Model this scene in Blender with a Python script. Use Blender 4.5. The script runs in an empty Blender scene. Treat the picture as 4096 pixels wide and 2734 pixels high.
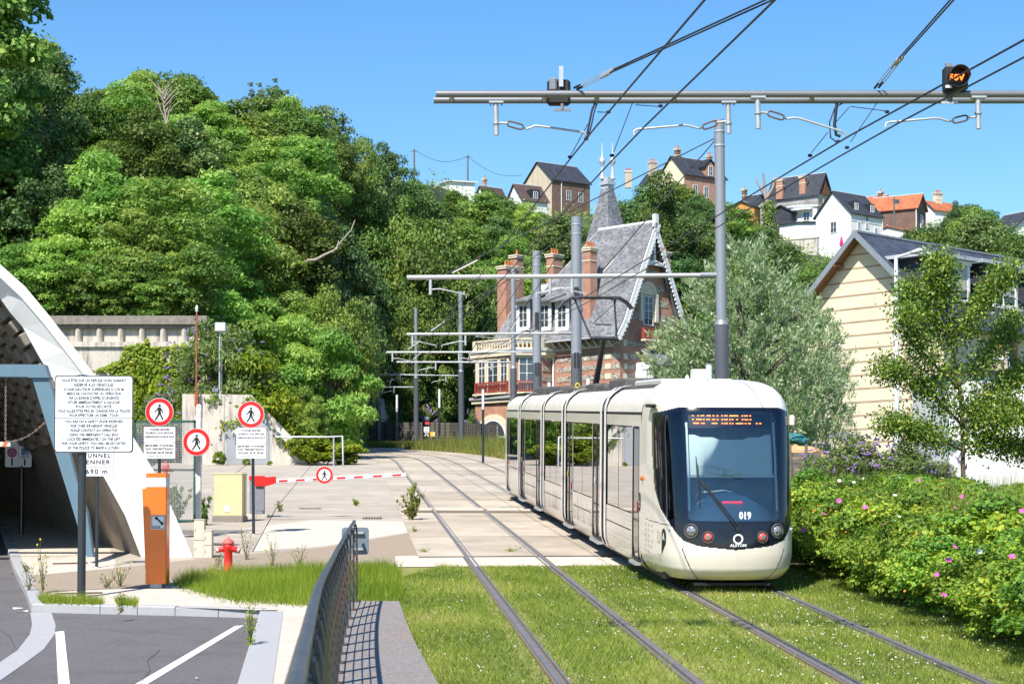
import bpy, bmesh, math, random
import numpy as np
from mathutils import Vector, Matrix, Euler

random.seed(7)
rng = np.random.default_rng(7)
SC = bpy.context.scene
COL = SC.collection
PI = math.pi
R = math.radians

# ------------------------------------------------------------------ camera
F = 7850.0                 # focal length in photograph pixels (4096 wide)
CX, CY = 2048.0, 1900.0    # principal point (shift lens)
PITCH = math.atan(250.0 / F)
CAMZ = 3.04
GR = 0.0665                # the street climbs away from the camera
cam = bpy.data.cameras.new('camera')
cam.sensor_width = 36.0
cam.lens = 36.0 * F / 4096.0
cam.shift_y = (CY - 1367.0) / 4096.0
cam.clip_start = 0.2
cam.clip_end = 6000
cam.dof.use_dof = True
cam.dof.focus_distance = 40.0
cam.dof.aperture_fstop = 9.0
camo = bpy.data.objects.new('camera', cam)
COL.objects.link(camo)
camo.location = (0, 0, CAMZ)
camo.rotation_euler = (PI / 2 + PITCH, 0, 0)
SC.camera = camo

# ------------------------------------------------------------------ light
SUN_AZ = R(24)     # light travels away from the camera and to the right
SUN_EL = R(51)
w = bpy.data.worlds.new('World')
SC.world = w
w.use_nodes = True
nt = w.node_tree
nt.nodes.clear()
sky = nt.nodes.new('ShaderNodeTexSky')
sky.sky_type = 'NISHITA'
sky.sun_disc = False
sky.sun_elevation = SUN_EL
sky.sun_rotation = PI + SUN_AZ
sky.altitude = 20
sky.air_density = 1.0
sky.dust_density = 0.1
sky.ozone_density = 4.0
bg = nt.nodes.new('ShaderNodeBackground')
bg.inputs['Strength'].default_value = 0.112
out = nt.nodes.new('ShaderNodeOutputWorld')
hsv = nt.nodes.new('ShaderNodeHueSaturation')
hsv.inputs['Saturation'].default_value = 1.24
nt.links.new(sky.outputs[0], hsv.inputs['Color'])
nt.links.new(hsv.outputs[0], bg.inputs['Color'])
nt.links.new(bg.outputs[0], out.inputs['Surface'])
sl = bpy.data.lights.new('sun', 'SUN')
sl.energy = 4.8
sl.angle = R(0.53)
sl.color = (1.0, 0.94, 0.84)
so = bpy.data.objects.new('sun', sl)
COL.objects.link(so)
tosun = Vector((-math.sin(SUN_AZ) * math.cos(SUN_EL), -math.cos(SUN_AZ) * math.cos(SUN_EL), math.sin(SUN_EL)))
so.rotation_euler = tosun.to_track_quat('Z', 'Y').to_euler()
so.location = (-20, -20, 60)
SC.view_settings.view_transform = 'Standard'
SC.view_settings.look = 'None'
SC.view_settings.exposure = 0.72
SC.view_settings.gamma = 1.0
SC.render.film_transparent = False
try:
    SC.cycles.max_bounces = 8
    SC.cycles.transparent_max_bounces = 12
    SC.cycles.use_denoising = True
    SC.cycles.caustics_reflective = False
    SC.cycles.caustics_refractive = False
except Exception:
    pass

# ------------------------------------------------------------------ photograph pixel -> place
_f = Vector((0, math.cos(PITCH), math.sin(PITCH)))
_u = Vector((0, -math.sin(PITCH), math.cos(PITCH)))
CAM = Vector((0, 0, CAMZ))


def ray(x, y):
    return Vector(((x - CX) / F, 0, 0)) + _u * ((CY - y) / F) + _f


def at(x, y, Y):
    d = ray(x, y)
    return CAM + d * (Y / d.y)


def gp(x, y, h=0.0):
    """where the ray meets the climbing street plane raised by h"""
    d = ray(x, y)
    t = (h - CAMZ) / (d.z - GR * d.y)
    return CAM + d * t


def gz(Y):
    return GR * Y


def pm(Y):
    return F / Y


def onplane(x, Y, h=0.0):
    """the point of the street at depth Y seen in column x"""
    return Vector(((x - CX) / F * Y, Y, GR * Y + h))


# ------------------------------------------------------------------ materials
MATS = {}


def principled(name):
    m = bpy.data.materials.new(name)
    m.use_nodes = True
    n = m.node_tree
    return m, n, n.nodes['Principled BSDF']


def mat(name, col, rough=0.7, var=0.12, scale=6.0, bump=0.0, bscale=40.0, metal=0.0, spec=0.5, dirt=None, dscale=1.5, damt=0.4, coat=0.0, streak=False):
    """plain procedural surface: colour broken by noise, optional dirt, optional bump"""
    if name in MATS:
        return MATS[name]
    m, n, b = principled(name)
    N, L = n.nodes, n.links
    b.inputs['Roughness'].default_value = rough
    b.inputs['Metallic'].default_value = metal
    b.inputs['Specular IOR Level'].default_value = spec
    b.inputs['Coat Weight'].default_value = coat
    tc = N.new('ShaderNodeTexCoord')
    nz = N.new('ShaderNodeTexNoise')
    nz.inputs['Scale'].default_value = scale
    nz.inputs['Detail'].default_value = 6
    nz.inputs['Roughness'].default_value = 0.65
    L.new(tc.outputs['Object'], nz.inputs['Vector'])
    r = N.new('ShaderNodeValToRGB')
    c = Vector(col[:3])
    lo = c * (1 - var)
    hi = c * (1 + var)
    r.color_ramp.elements[0].position = 0.3
    r.color_ramp.elements[1].position = 0.7
    r.color_ramp.elements[0].color = (*lo, 1)
    r.color_ramp.elements[1].color = (*[min(1, v) for v in hi], 1)
    L.new(nz.outputs['Fac'], r.inputs['Fac'])
    src = r.outputs['Color']
    if dirt is not None:
        nd = N.new('ShaderNodeTexNoise')
        nd.inputs['Scale'].default_value = dscale
        nd.inputs['Detail'].default_value = 8
        nd.inputs['Roughness'].default_value = 0.7
        if streak:
            mp = N.new('ShaderNodeMapping')
            mp.inputs['Scale'].default_value = (1, 1, 0.12)
            L.new(tc.outputs['Object'], mp.inputs['Vector'])
            L.new(mp.outputs['Vector'], nd.inputs['Vector'])
        else:
            L.new(tc.outputs['Object'], nd.inputs['Vector'])
        rd = N.new('ShaderNodeValToRGB')
        rd.color_ramp.elements[0].position = 0.48
        rd.color_ramp.elements[1].position = 0.72
        rd.color_ramp.elements[0].color = (0, 0, 0, 1)
        rd.color_ramp.elements[1].color = (damt, damt, damt, 1)
        L.new(nd.outputs['Fac'], rd.inputs['Fac'])
        mx = N.new('ShaderNodeMix')
        mx.data_type = 'RGBA'
        L.new(rd.outputs['Color'], mx.inputs['Factor'])
        L.new(src, mx.inputs['A'])
        mx.inputs['B'].default_value = (*dirt, 1)
        src = mx.outputs['Result']
    L.new(src, b.inputs['Base Color'])
    if bump:
        nb = N.new('ShaderNodeTexNoise')
        nb.inputs['Scale'].default_value = bscale
        nb.inputs['Detail'].default_value = 4
        L.new(tc.outputs['Object'], nb.inputs['Vector'])
        bp = N.new('ShaderNodeBump')
        bp.inputs['Strength'].default_value = bump
        bp.inputs['Distance'].default_value = 0.02
        L.new(nb.outputs['Fac'], bp.inputs['Height'])
        L.new(bp.outputs['Normal'], b.inputs['Normal'])
    MATS[name] = m
    return m


def leafmat(name, cols, transl=0.35, rough=0.55, objvar=0.25):
    """leaves: colour varies leaf by leaf (attribute rnd) and tree by tree, part of the light passes through"""
    if name in MATS:
        return MATS[name]
    m, n, b = principled(name)
    N, L = n.nodes, n.links
    at_ = N.new('ShaderNodeAttribute')
    at_.attribute_name = 'rnd'
    r = N.new('ShaderNodeValToRGB')
    els = r.color_ramp.elements
    while len(els) < len(cols):
        els.new(0.5)
    for i, c in enumerate(cols):
        els[i].position = i / (len(cols) - 1)
        els[i].color = (*c, 1)
    L.new(at_.outputs['Fac'], r.inputs['Fac'])
    oi = N.new('ShaderNodeObjectInfo')
    hs = N.new('ShaderNodeHueSaturation')
    mr = N.new('ShaderNodeMapRange')
    mr.inputs['To Min'].default_value = 1 - objvar
    mr.inputs['To Max'].default_value = 1 + objvar
    L.new(oi.outputs['Random'], mr.inputs['Value'])
    L.new(mr.outputs['Result'], hs.inputs['Value'])
    mr2 = N.new('ShaderNodeMapRange')
    mr2.inputs['To Min'].default_value = 0.5 - 0.05 * objvar
    mr2.inputs['To Max'].default_value = 0.5 + 0.09 * objvar
    mt = N.new('ShaderNodeMath')
    mt.operation = 'FRACT'
    mm = N.new('ShaderNodeMath')
    mm.operation = 'MULTIPLY'
    mm.inputs[1].default_value = 7.31
    L.new(oi.outputs['Random'], mm.inputs[0])
    L.new(mm.outputs[0], mt.inputs[0])
    L.new(mt.outputs[0], mr2.inputs['Value'])
    L.new(mr2.outputs['Result'], hs.inputs['Hue'])
    L.new(r.outputs['Color'], hs.inputs['Color'])
    L.new(hs.outputs['Color'], b.inputs['Base Color'])
    b.inputs['Roughness'].default_value = rough
    b.inputs['Specular IOR Level'].default_value = 0.3
    tr = N.new('ShaderNodeBsdfTranslucent')
    hs2 = N.new('ShaderNodeHueSaturation')
    hs2.inputs['Hue'].default_value = 0.485
    hs2.inputs['Saturation'].default_value = 1.1
    hs2.inputs['Value'].default_value = 1.5
    L.new(hs.outputs['Color'], hs2.inputs['Color'])
    L.new(hs2.outputs['Color'], tr.inputs['Color'])
    ms = N.new('ShaderNodeMixShader')
    ms.inputs[0].default_value = transl
    L.new(b.outputs[0], ms.inputs[1])
    L.new(tr.outputs[0], ms.inputs[2])
    L.new(ms.outputs[0], N['Material Output'].inputs['Surface'])
    MATS[name] = m
    return m


def brickmat(name, c1, c2, mortar, bw=0.22, bh=0.075, ms=0.1, rough=0.85, bump=0.4, noise=0.25, axis=None):
    """bricks on vertical walls: u runs along the wall (|x|+|y| of the object's own axes), v is height"""
    if name in MATS:
        return MATS[name]
    m, n, b = principled(name)
    N, L = n.nodes, n.links
    b.inputs['Roughness'].default_value = rough
    b.inputs['Specular IOR Level'].default_value = 0.25
    uv = N.new('ShaderNodeUVMap')
    uv.uv_map = 'wall'
    br = N.new('ShaderNodeTexBrick')
    br.inputs['Scale'].default_value = 1.0
    br.inputs['Brick Width'].default_value = bw
    br.inputs['Row Height'].default_value = bh
    br.inputs['Mortar Size'].default_value = bh * ms
    br.inputs['Mortar Smooth'].default_value = 0.3
    br.inputs['Bias'].default_value = 0.0
    br.inputs['Color1'].default_value = (*c1, 1)
    br.inputs['Color2'].default_value = (*c2, 1)
    br.inputs['Mortar'].default_value = (*mortar, 1)
    L.new(uv.outputs[0], br.inputs['Vector'])
    nz = N.new('ShaderNodeTexNoise')
    nz.inputs['Scale'].default_value = 0.7
    nz.inputs['Detail'].default_value = 8
    nz.inputs['Roughness'].default_value = 0.7
    L.new(uv.outputs[0], nz.inputs['Vector'])
    mr = N.new('ShaderNodeMapRange')
    mr.inputs['From Min'].default_value = 0.3
    mr.inputs['From Max'].default_value = 0.7
    mr.inputs['To Min'].default_value = 1 - noise
    mr.inputs['To Max'].default_value = 1 + noise
    L.new(nz.outputs['Fac'], mr.inputs['Value'])
    hs = N.new('ShaderNodeHueSaturation')
    L.new(mr.outputs['Result'], hs.inputs['Value'])
    L.new(br.outputs['Color'], hs.inputs['Color'])
    L.new(hs.outputs['Color'], b.inputs['Base Color'])
    bp = N.new('ShaderNodeBump')
    bp.inputs['Strength'].default_value = bump
    bp.inputs['Distance'].default_value = 0.01
    L.new(br.outputs['Fac'], bp.inputs['Height'])
    bp.invert = True
    L.new(bp.outputs['Normal'], b.inputs['Normal'])
    MATS[name] = m
    return m


def glow(name, col, strength):
    if name in MATS:
        return MATS[name]
    m, n, b = principled(name)
    b.inputs['Base Color'].default_value = (*col, 1)
    b.inputs['Emission Color'].default_value = (*col, 1)
    b.inputs['Emission Strength'].default_value = strength
    MATS[name] = m
    return m


def glassmat(name, tint, refl=0.25, rough=0.02):
    """clear pane: mostly passes light, tinted, with a fresnel mirror"""
    if name in MATS:
        return MATS[name]
    m, n, b = principled(name)
    N, L = n.nodes, n.links
    tr = N.new('ShaderNodeBsdfTransparent')
    tr.inputs['Color'].default_value = (*tint, 1)
    gl = N.new('ShaderNodeBsdfGlossy')
    gl.inputs['Roughness'].default_value = rough
    fr = N.new('ShaderNodeFresnel')
    fr.inputs['IOR'].default_value = 1.5
    ma = N.new('ShaderNodeMath')
    ma.operation = 'ADD'
    ma.inputs[1].default_value = refl
    L.new(fr.outputs[0], ma.inputs[0])
    ms = N.new('ShaderNodeMixShader')
    L.new(ma.outputs[0], ms.inputs[0])
    L.new(tr.outputs[0], ms.inputs[1])
    L.new(gl.outputs[0], ms.inputs[2])
    L.new(ms.outputs[0], N['Material Output'].inputs['Surface'])
    MATS[name] = m
    return m


# ------------------------------------------------------------------ object helpers
def tag(o, label=None, cat=None, group=None, kind=None):
    if label:
        o['label'] = label
    if cat:
        o['category'] = cat
    if group:
        o['group'] = group
    if kind:
        o['kind'] = kind
    return o


def thing(name, label, cat, loc=(0, 0, 0), rz=0.0, group=None, rx=0.0):
    o = bpy.data.objects.new(name, None)
    o.empty_display_size = 0.2
    COL.objects.link(o)
    o.location = loc
    o.rotation_euler = (rx, 0, rz)
    return tag(o, label, cat, group)


def link(name, me, material=None, parent=None, loc=(0, 0, 0), rot=(0, 0, 0), scale=(1, 1, 1)):
    o = bpy.data.objects.new(name, me)
    COL.objects.link(o)
    if material is not None and not me.materials:
        me.materials.append(material)
    if parent is not None:
        o.parent = parent
    o.location = loc
    o.rotation_euler = rot
    o.scale = scale
    return o


def copy_tree(o, parent=None):
    c = o.copy()
    COL.objects.link(c)
    c.parent = parent
    for ch in list(o.children):
        copy_tree(ch, c)
    return c


class MB:
    """collects simple solids, then becomes ONE mesh object"""

    def __init__(s):
        s.v, s.f, s.sm = [], [], []

    def add(s, vs, fs, smooth=False):
        k = len(s.v)
        s.v += [tuple(p) for p in vs]
        s.f += [tuple(i + k for i in f) for f in fs]
        s.sm += [smooth] * len(fs)
        return s

    def box(s, c, d, rz=0.0, rot=None):
        hx, hy, hz = d[0] / 2, d[1] / 2, d[2] / 2
        vs = [Vector((x, y, z)) for z in (-hz, hz) for y in (-hy, hy) for x in (-hx, hx)]
        if rot is not None:
            M = Euler(rot).to_matrix()
            vs = [M @ p for p in vs]
        elif rz:
            M = Matrix.Rotation(rz, 3, 'Z')
            vs = [M @ p for p in vs]
        c = Vector(c)
        return s.add([p + c for p in vs], [(0, 2, 3, 1), (4, 5, 7, 6), (0, 1, 5, 4), (2, 6, 7, 3), (0, 4, 6, 2), (1, 3, 7, 5)])

    def box2(s, lo, hi):
        return s.box([(a + b) / 2 for a, b in zip(lo, hi)], [abs(b - a) for a, b in zip(lo, hi)])

    def bbox(s, c, d, bev=0.01, rz=0.0):
        """box with chamfered edges"""
        hx, hy, hz = d[0] / 2, d[1] / 2, d[2] / 2
        e = min(bev, hx * .9, hy * .9, hz * .9)
        vs = []
        for sx in (-1, 1):
            for sy in (-1, 1):
                for sz in (-1, 1):
                    vs.append(Vector((sx * (hx - e), sy * (hy - e), sz * hz)))
                    vs.append(Vector((sx * (hx - e), sy * hy, sz * (hz - e))))
                    vs.append(Vector((sx * hx, sy * (hy - e), sz * (hz - e))))
        bm = bmesh.new()
        M = Matrix.Rotation(rz, 3, 'Z')
        for p in vs:
            bm.verts.new((M @ p) + Vector(c))
        bmesh.ops.convex_hull(bm, input=bm.verts)
        bmesh.ops.dissolve_limit(bm, angle_limit=0.01, verts=bm.verts, edges=bm.edges)
        bm.verts.index_update()
        vv = [v.co.copy() for v in bm.verts]
        ff = [[v.index for v in f.verts] for f in bm.faces]
        bm.free()
        return s.add(vv, ff)

    def cyl(s, p0, p1, r0, r1=None, n=10, caps=True, smooth=True):
        r1 = r0 if r1 is None else r1
        p0, p1 = Vector(p0), Vector(p1)
        d = (p1 - p0)
        if d.length < 1e-6:
            return s
        q = d.to_track_quat('Z', 'Y').to_matrix()
        vs = []
        for p, r in ((p0, r0), (p1, r1)):
            for i in range(n):
                a = 2 * PI * i / n
                vs.append(p + q @ Vector((r * math.cos(a), r * math.sin(a), 0)))
        s.add(vs, [(i, (i + 1) % n, n + (i + 1) % n, n + i) for i in range(n)], smooth)
        if caps:
            s.add(vs[:n], [tuple(reversed(range(n)))])
            s.add(vs[n:], [tuple(range(n))])
        return s

    def tube(s, pts, r, n=6, caps=True):
        pts = [Vector(p) for p in pts]
        rr = r if isinstance(r, (list, tuple)) else [r] * len(pts)
        vs = []
        up = None
        for i, p in enumerate(pts):
            t = (pts[min(i + 1, len(pts) - 1)] - pts[max(i - 1, 0)]).normalized()
            if up is None:
                up = Vector((0, 0, 1)) if abs(t.z) < 0.9 else Vector((1, 0, 0))
            sd = t.cross(up)
            if sd.length < 1e-5:
                sd = t.cross(Vector((0, 1, 0)))
            sd.normalize()
            up = sd.cross(t).normalized()
            for k in range(n):
                a = 2 * PI * k / n
                vs.append(p + (sd * math.cos(a) + up * math.sin(a)) * rr[i])
        fs = []
        for i in range(len(pts) - 1):
            for k in range(n):
                fs.append((i * n + k, i * n + (k + 1) % n, (i + 1) * n + (k + 1) % n, (i + 1) * n + k))
        s.add(vs, fs, True)
        if caps:
            s.add(vs[:n], [tuple(reversed(range(n)))])
            s.add(vs[-n:], [tuple(range(n))])
        return s

    def lathe(s, prof, c=(0, 0, 0), n=14, smooth=True):
        c = Vector(c)
        vs = []
        for r, z in prof:
            for i in range(n):
                a = 2 * PI * i / n
                vs.append(c + Vector((r * math.cos(a), r * math.sin(a), z)))
        m = len(prof)
        fs = [(j * n + i, j * n + (i + 1) % n, (j + 1) * n + (i + 1) % n, (j + 1) * n + i) for j in range(m - 1) for i in range(n)]
        fs.append(tuple(reversed(range(n))))
        fs.append(tuple((m - 1) * n + i for i in range(n)))
        s.add(vs, fs[:-2], smooth)
        s.add(vs[:n], [tuple(reversed(range(n)))])
        s.add(vs[-n:], [tuple(range(n))])
        return s

    def prism(s, poly, off):
        """polygon of 3-D points swept by vector off"""
        poly = [Vector(p) for p in poly]
        off = Vector(off)
        n = len(poly)
        return s.add(poly + [p + off for p in poly], [tuple(reversed(range(n))), tuple(range(n, 2 * n))] + [(i, (i + 1) % n, n + (i + 1) % n, n + i) for i in range(n)])

    def poly(s, pts):
        return s.add(pts, [tuple(range(len(pts)))])

    def roundrect(s, cx, cz, wx, hz, r, y0, y1, n=5):
        """rounded plate standing in the xz plane"""
        pts = rrect(cx, cz, wx, hz, r, n)
        return s.prism([(x, y0, z) for x, z in pts], (0, y1 - y0, 0))

    def disc(s, c, r, th, n=32):
        c = Vector(c)
        return s.cyl(c, c + Vector((0, th, 0)), r, n=n, smooth=False)

    def xf(s, M):
        s.v = [tuple(M @ Vector(p)) for p in s.v]
        return s

    def mesh(s, name, uvwall=False):
        me = bpy.data.meshes.new(name)
        me.from_pydata(s.v, [], s.f)
        me.update()
        if any(s.sm):
            me.polygons.foreach_set('use_smooth', s.sm)
        bm = bmesh.new()
        bm.from_mesh(me)
        bmesh.ops.recalc_face_normals(bm, faces=bm.faces)
        bm.to_mesh(me)
        bm.free()
        if uvwall:
            walluv(me)
        return me

    def build(s, name, material, parent=None, uvwall=False, **k):
        return link(name, s.mesh(name, uvwall), material, parent, **k)


def rrect(cx, cz, wx, hz, r, n=5):
    pts = []
    for sx, sz, a0 in ((1, 1, 0), (-1, 1, 90), (-1, -1, 180), (1, -1, 270)):
        for i in range(n + 1):
            a = R(a0 + 90 * i / n)
            pts.append((cx + sx * (wx / 2 - r) + r * math.cos(a), cz + sz * (hz / 2 - r) + r * math.sin(a)))
    return pts


def walluv(me):
    """u along the wall, v up, in metres, so that brick courses stay level on every wall"""
    uvl = me.uv_layers.new(name='wall')
    for p in me.polygons:
        nrm = p.normal
        t = Vector((-nrm.y, nrm.x, 0))
        if t.length < 0.2:
            t = Vector((1, 0, 0))
            for li in p.loop_indices:
                co = me.vertices[me.loops[li].vertex_index].co
                uvl.data[li].uv = (co.x, co.y)
            continue
        t.normalize()
        vv = nrm.cross(t)
        for li in p.loop_indices:
            co = me.vertices[me.loops[li].vertex_index].co
            uvl.data[li].uv = (co.dot(t), co.dot(vv))


def quads_mesh(name, P, rnd=None, material=None, tri=False):
    """P: (n,4,3) or (n,3,3) array of loose leaves, with a face attribute rnd"""
    n, k = P.shape[0], P.shape[1]
    me = bpy.data.meshes.new(name)
    me.vertices.add(n * k)
    me.vertices.foreach_set('co', P.reshape(-1).astype(np.float32))
    me.loops.add(n * k)
    me.loops.foreach_set('vertex_index', np.arange(n * k, dtype=np.int32))
    me.polygons.add(n)
    me.polygons.foreach_set('loop_start', np.arange(0, n * k, k, dtype=np.int32))
    me.polygons.foreach_set('loop_total', np.full(n, k, dtype=np.int32))
    me.update(calc_edges=True)
    if rnd is None:
        rnd = rng.random(n)
    a = me.attributes.new('rnd', 'FLOAT', 'FACE')
    a.data.foreach_set('value', rnd.astype(np.float32))
    if material is not None:
        me.materials.append(material)
    return me


def leaves(C, Nrm, L, W, fold=0.0, droop=0.0):
    """leaf quads (kite shaped) at C (n,3), facing Nrm, length L and width W (arrays or numbers)"""
    n = len(C)
    Nrm = Nrm / (np.linalg.norm(Nrm, axis=1, keepdims=True) + 1e-9)
    A = rng.normal(size=(n, 3))
    if droop:
        A[:, 2] -= droop
    T = A - (A * Nrm).sum(1, keepdims=True) * Nrm
    T /= np.linalg.norm(T, axis=1, keepdims=True) + 1e-9
    B = np.cross(Nrm, T)
    L = np.broadcast_to(np.asarray(L, float), (n,))[:, None]
    W = np.broadcast_to(np.asarray(W, float), (n,))[:, None]
    P = np.stack([C - T * L * .5, C + B * W * .5 + T * L * .05, C + T * L * .5 - Nrm * L * .08, C - B * W * .5 + T * L * .05], axis=1)
    return P


_font_cache = {}


def textmesh(txt, size, bold=0.0, shear=0.0, sx=1.0, align='CENTER', spacing=1.0):
    key = (txt, size, bold, shear, sx, align, spacing)
    if key in _font_cache:
        return _font_cache[key]
    cu = bpy.data.curves.new('lettering', 'FONT')
    cu.body = txt
    cu.size = size
    cu.align_x = align
    cu.align_y = 'CENTER'
    cu.offset = bold
    cu.shear = shear
    cu.space_character = spacing
    cu.resolution_u = 2
    o = bpy.data.objects.new('lettering', cu)
    COL.objects.link(o)
    dg = bpy.context.evaluated_depsgraph_get()
    me = bpy.data.meshes.new_from_object(o.evaluated_get(dg))
    COL.objects.unlink(o)
    bpy.data.objects.remove(o)
    for v in me.vertices:
        v.co.x *= sx
    _font_cache[key] = me
    return me


def lettering(txt, size, m, parent, loc, w=None, bold=0.0, shear=0.0, rot=(PI / 2, 0, 0), spacing=1.0, name='lettering', align='CENTER'):
    """flat lettering standing on a plate; w fits it to a width"""
    sx = 1.0
    if w is not None:
        me0 = textmesh(txt, size, bold, shear, 1.0, align, spacing)
        xs = [v.co.x for v in me0.vertices]
        if xs:
            sx = w / max(1e-6, max(xs) - min(xs))
    me = textmesh(txt, size, bold, shear, sx, align, spacing).copy()
    me.materials.clear()
    return link(name, me, m, parent, loc=loc, rot=rot)


def plane_sheet(name, px, h, m, kind='structure', label=None):
    """flat sheet on the climbing street, outline given as photograph pixels"""
    pts = [gp(x, y) + Vector((0, 0, h)) for x, y in px]
    return sheet3(name, pts, m, kind)


def sheet3(name, pts, m, kind='structure', parent=None):
    bm = bmesh.new()
    vs = [bm.verts.new(p) for p in pts]
    f = bm.faces.new(vs)
    f.normal_update()
    if f.normal.z < 0:
        f.normal_flip()
    bmesh.ops.triangulate(bm, faces=bm.faces)
    me = bpy.data.meshes.new(name)
    bm.to_mesh(me)
    bm.free()
    o = link(name, me, m, parent)
    if kind and parent is None:
        o['kind'] = kind
    return o


def raised(name, pts, h0, h1, m, parent=None, kind=None):
    """slab between street heights h0 and h1, outline of (X, Y) places"""
    b = MB()
    b.prism([(p[0], p[1], GR * p[1] + h0) for p in pts], (0, 0, h1 - h0))
    o = b.build(name, m, parent)
    if kind:
        o['kind'] = kind
    return o

# ------------------------------------------------------------------ terrain: street plane, wooded hill, ridge
def lerp(tab, x):
    return float(np.interp(x, [t[0] for t in tab], [t[1] for t in tab]))


# by direction (photograph column): where the hill begins, where its crest is, how high tree tops stand there
FOOT = [(-4000, 111), (822, 111), (832, 112), (1000, 112), (1290, 116), (1380, 140), (1450, 163), (1850, 176), (2800, 176), (3200, 150), (3600, 135), (9000, 135)]
CREST = [(-4000, 140), (300, 158), (1250, 165), (1450, 188), (1640, 205), (1760, 240), (2900, 240), (3200, 238), (9000, 238)]
SKY = [(-900, -300), (-200, -120), (0, 20), (120, 90), (170, 160), (220, 285), (350, 320), (450, 330), (530, 262), (640, 232), (750, 268), (850, 330), (905, 385),
       (970, 345), (1080, 316), (1180, 335), (1260, 372), (1330, 455), (1450, 515), (1600, 560), (1645, 640), (1665, 705), (1720, 760), (1800, 735),
       (1900, 725), (2000, 740), (2080, 785), (2140, 815), (2210, 830), (2300, 815), (2400, 860), (2500, 790), (2580, 712), (2640, 695), (2720, 715), (2790, 765),
       (2860, 775), (2950, 800), (3000, 845), (3060, 880), (3120, 900), (3180, 975), (3250, 1030), (3330, 1040), (3420, 1010), (3600, 960), (3700, 870),
       (3850, 795), (4000, 830), (4080, 930), (4300, 930), (9000, 930)]


def hill(X, Y):
    Yc_ = max(Y, 12.0)
    c = CX + F * X / Yc_
    yf, yc = lerp(FOOT, c), lerp(CREST, c)
    if Y <= yf:
        off = -0.25 if Y < 70 else (-0.03 if Y > 90 else -0.25 + 0.22 * (Y - 70) / 20)
        return GR * Y + off
    zf = 15.3 if c < 818 else GR * yf
    if 818 <= c < 900:
        zf = 15.3 + (GR * yf - 15.3) * (c - 818) / 82
    ysk = sum(lerp(SKY, c + dc) for dc in (-220, -110, 0, 110, 220)) / 5
    rgt = min(1.0, max(0.0, (c - 1620) / 100))
    zl = CAMZ + (2150 - ysk) / F * yc - 6.5
    zr = CAMZ + (2150 - ysk - 55) / F * yc
    zc = max(zl + (zr - zl) * rgt, zf + 3)
    if Y < yc:
        t = (Y - yf) / (yc - yf)
        t = t * 0.75 + 0.25 * (t * t * (3 - 2 * t))
        return zf + (zc - zf) * t
    return zc + min(Y - yc, 75) * (0.03 + 0.13 * rgt)


def terrain():
    ys = [-40, -15, 0, 5, 10, 15, 20, 30, 40, 50, 60, 70, 80, 86, 90, 95, 100, 105, 110.6, 111.3, 113]
    y = 115.5
    while y < 330:
        ys.append(y)
        y += 3.5
    ys += [350, 400, 500, 800, 1500, 3000]
    us = np.linspace(-0.75, 0.85, 150)
    vs, fs = [], []
    for yy in ys:
        for u in us:
            xx = u * max(yy, 45) * (1.0 if yy < 330 else 1.6)
            vs.append((xx, yy, hill(xx, yy)))
    n = len(us)
    for j in range(len(ys) - 1):
        for i in range(n - 1):
            fs.append((j * n + i, j * n + i + 1, (j + 1) * n + i + 1, (j + 1) * n + i))
    me = bpy.data.meshes.new('ground')
    me.from_pydata(vs, [], fs)
    me.update()
    return me


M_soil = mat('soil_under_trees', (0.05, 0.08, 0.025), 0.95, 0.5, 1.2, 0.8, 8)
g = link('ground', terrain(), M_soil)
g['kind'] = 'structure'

# ------------------------------------------------------------------ street surfaces
M_asph = mat('asphalt', (0.145, 0.136, 0.140), 0.93, 0.26, 22, 0.9, 120, dirt=(0.085, 0.078, 0.078), dscale=0.9, damt=0.65)
M_conc = mat('worn_concrete', (0.40, 0.35, 0.29), 0.9, 0.18, 0.5, 0.4, 70, dirt=(0.25, 0.215, 0.18), dscale=0.9, damt=0.55)
M_conc2 = mat('track_concrete', (0.40, 0.34, 0.27), 0.9, 0.2, 0.5, 0.4, 60, dirt=(0.22, 0.18, 0.14), dscale=0.8, damt=0.65)
M_pale = mat('pale_concrete', (0.56, 0.50, 0.42), 0.9, 0.08, 2.5, 0.4, 90, dirt=(0.40, 0.36, 0.31), dscale=2.0, damt=0.5)
M_pave = mat('beige_paving', (0.55, 0.475, 0.40), 0.9, 0.1, 3.0, 0.4, 120, dirt=(0.40, 0.35, 0.30), dscale=1.2, damt=0.5)
M_grav = mat('beige_exposed_aggregate', (0.36, 0.285, 0.21), 0.95, 0.35, 45, 1.0, 90, dirt=(0.24, 0.19, 0.14), dscale=3, damt=0.4)
M_gran = mat('grey_granite', (0.36, 0.36, 0.37), 0.8, 0.14, 120, 0.2, 150, dirt=(0.27, 0.26, 0.25), dscale=6, damt=0.4)
M_line = mat('road_paint', (0.80, 0.78, 0.73), 0.75, 0.06, 10, 0.2, 80, dirt=(0.5, 0.45, 0.38), dscale=7, damt=0.35)
M_dark = mat('dark_joint', (0.05, 0.045, 0.04), 0.95, 0.3, 5)
M_lawn = mat('lawn_soil', (0.21, 0.22, 0.05), 0.95, 0.35, 5.0, 0.8, 60, dirt=(0.30, 0.25, 0.11), dscale=1.2, damt=0.6)
M_stepshade = mat('step_shade_brown', (0.14, 0.105, 0.075), 0.95, 0.3, 6)  # brown tone painted in for the shadow at the step across the tracks
M_iron = mat('rusty_iron', (0.11, 0.07, 0.05), 0.8, 0.3, 12)


def P2(x, y, h=0.0):
    p = gp(x, y, h)
    return (p.x, p.y)


def flat(name, pts, h, m):
    return sheet3(name, [(p[0], p[1], GR * p[1] + h) for p in pts], m)


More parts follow.
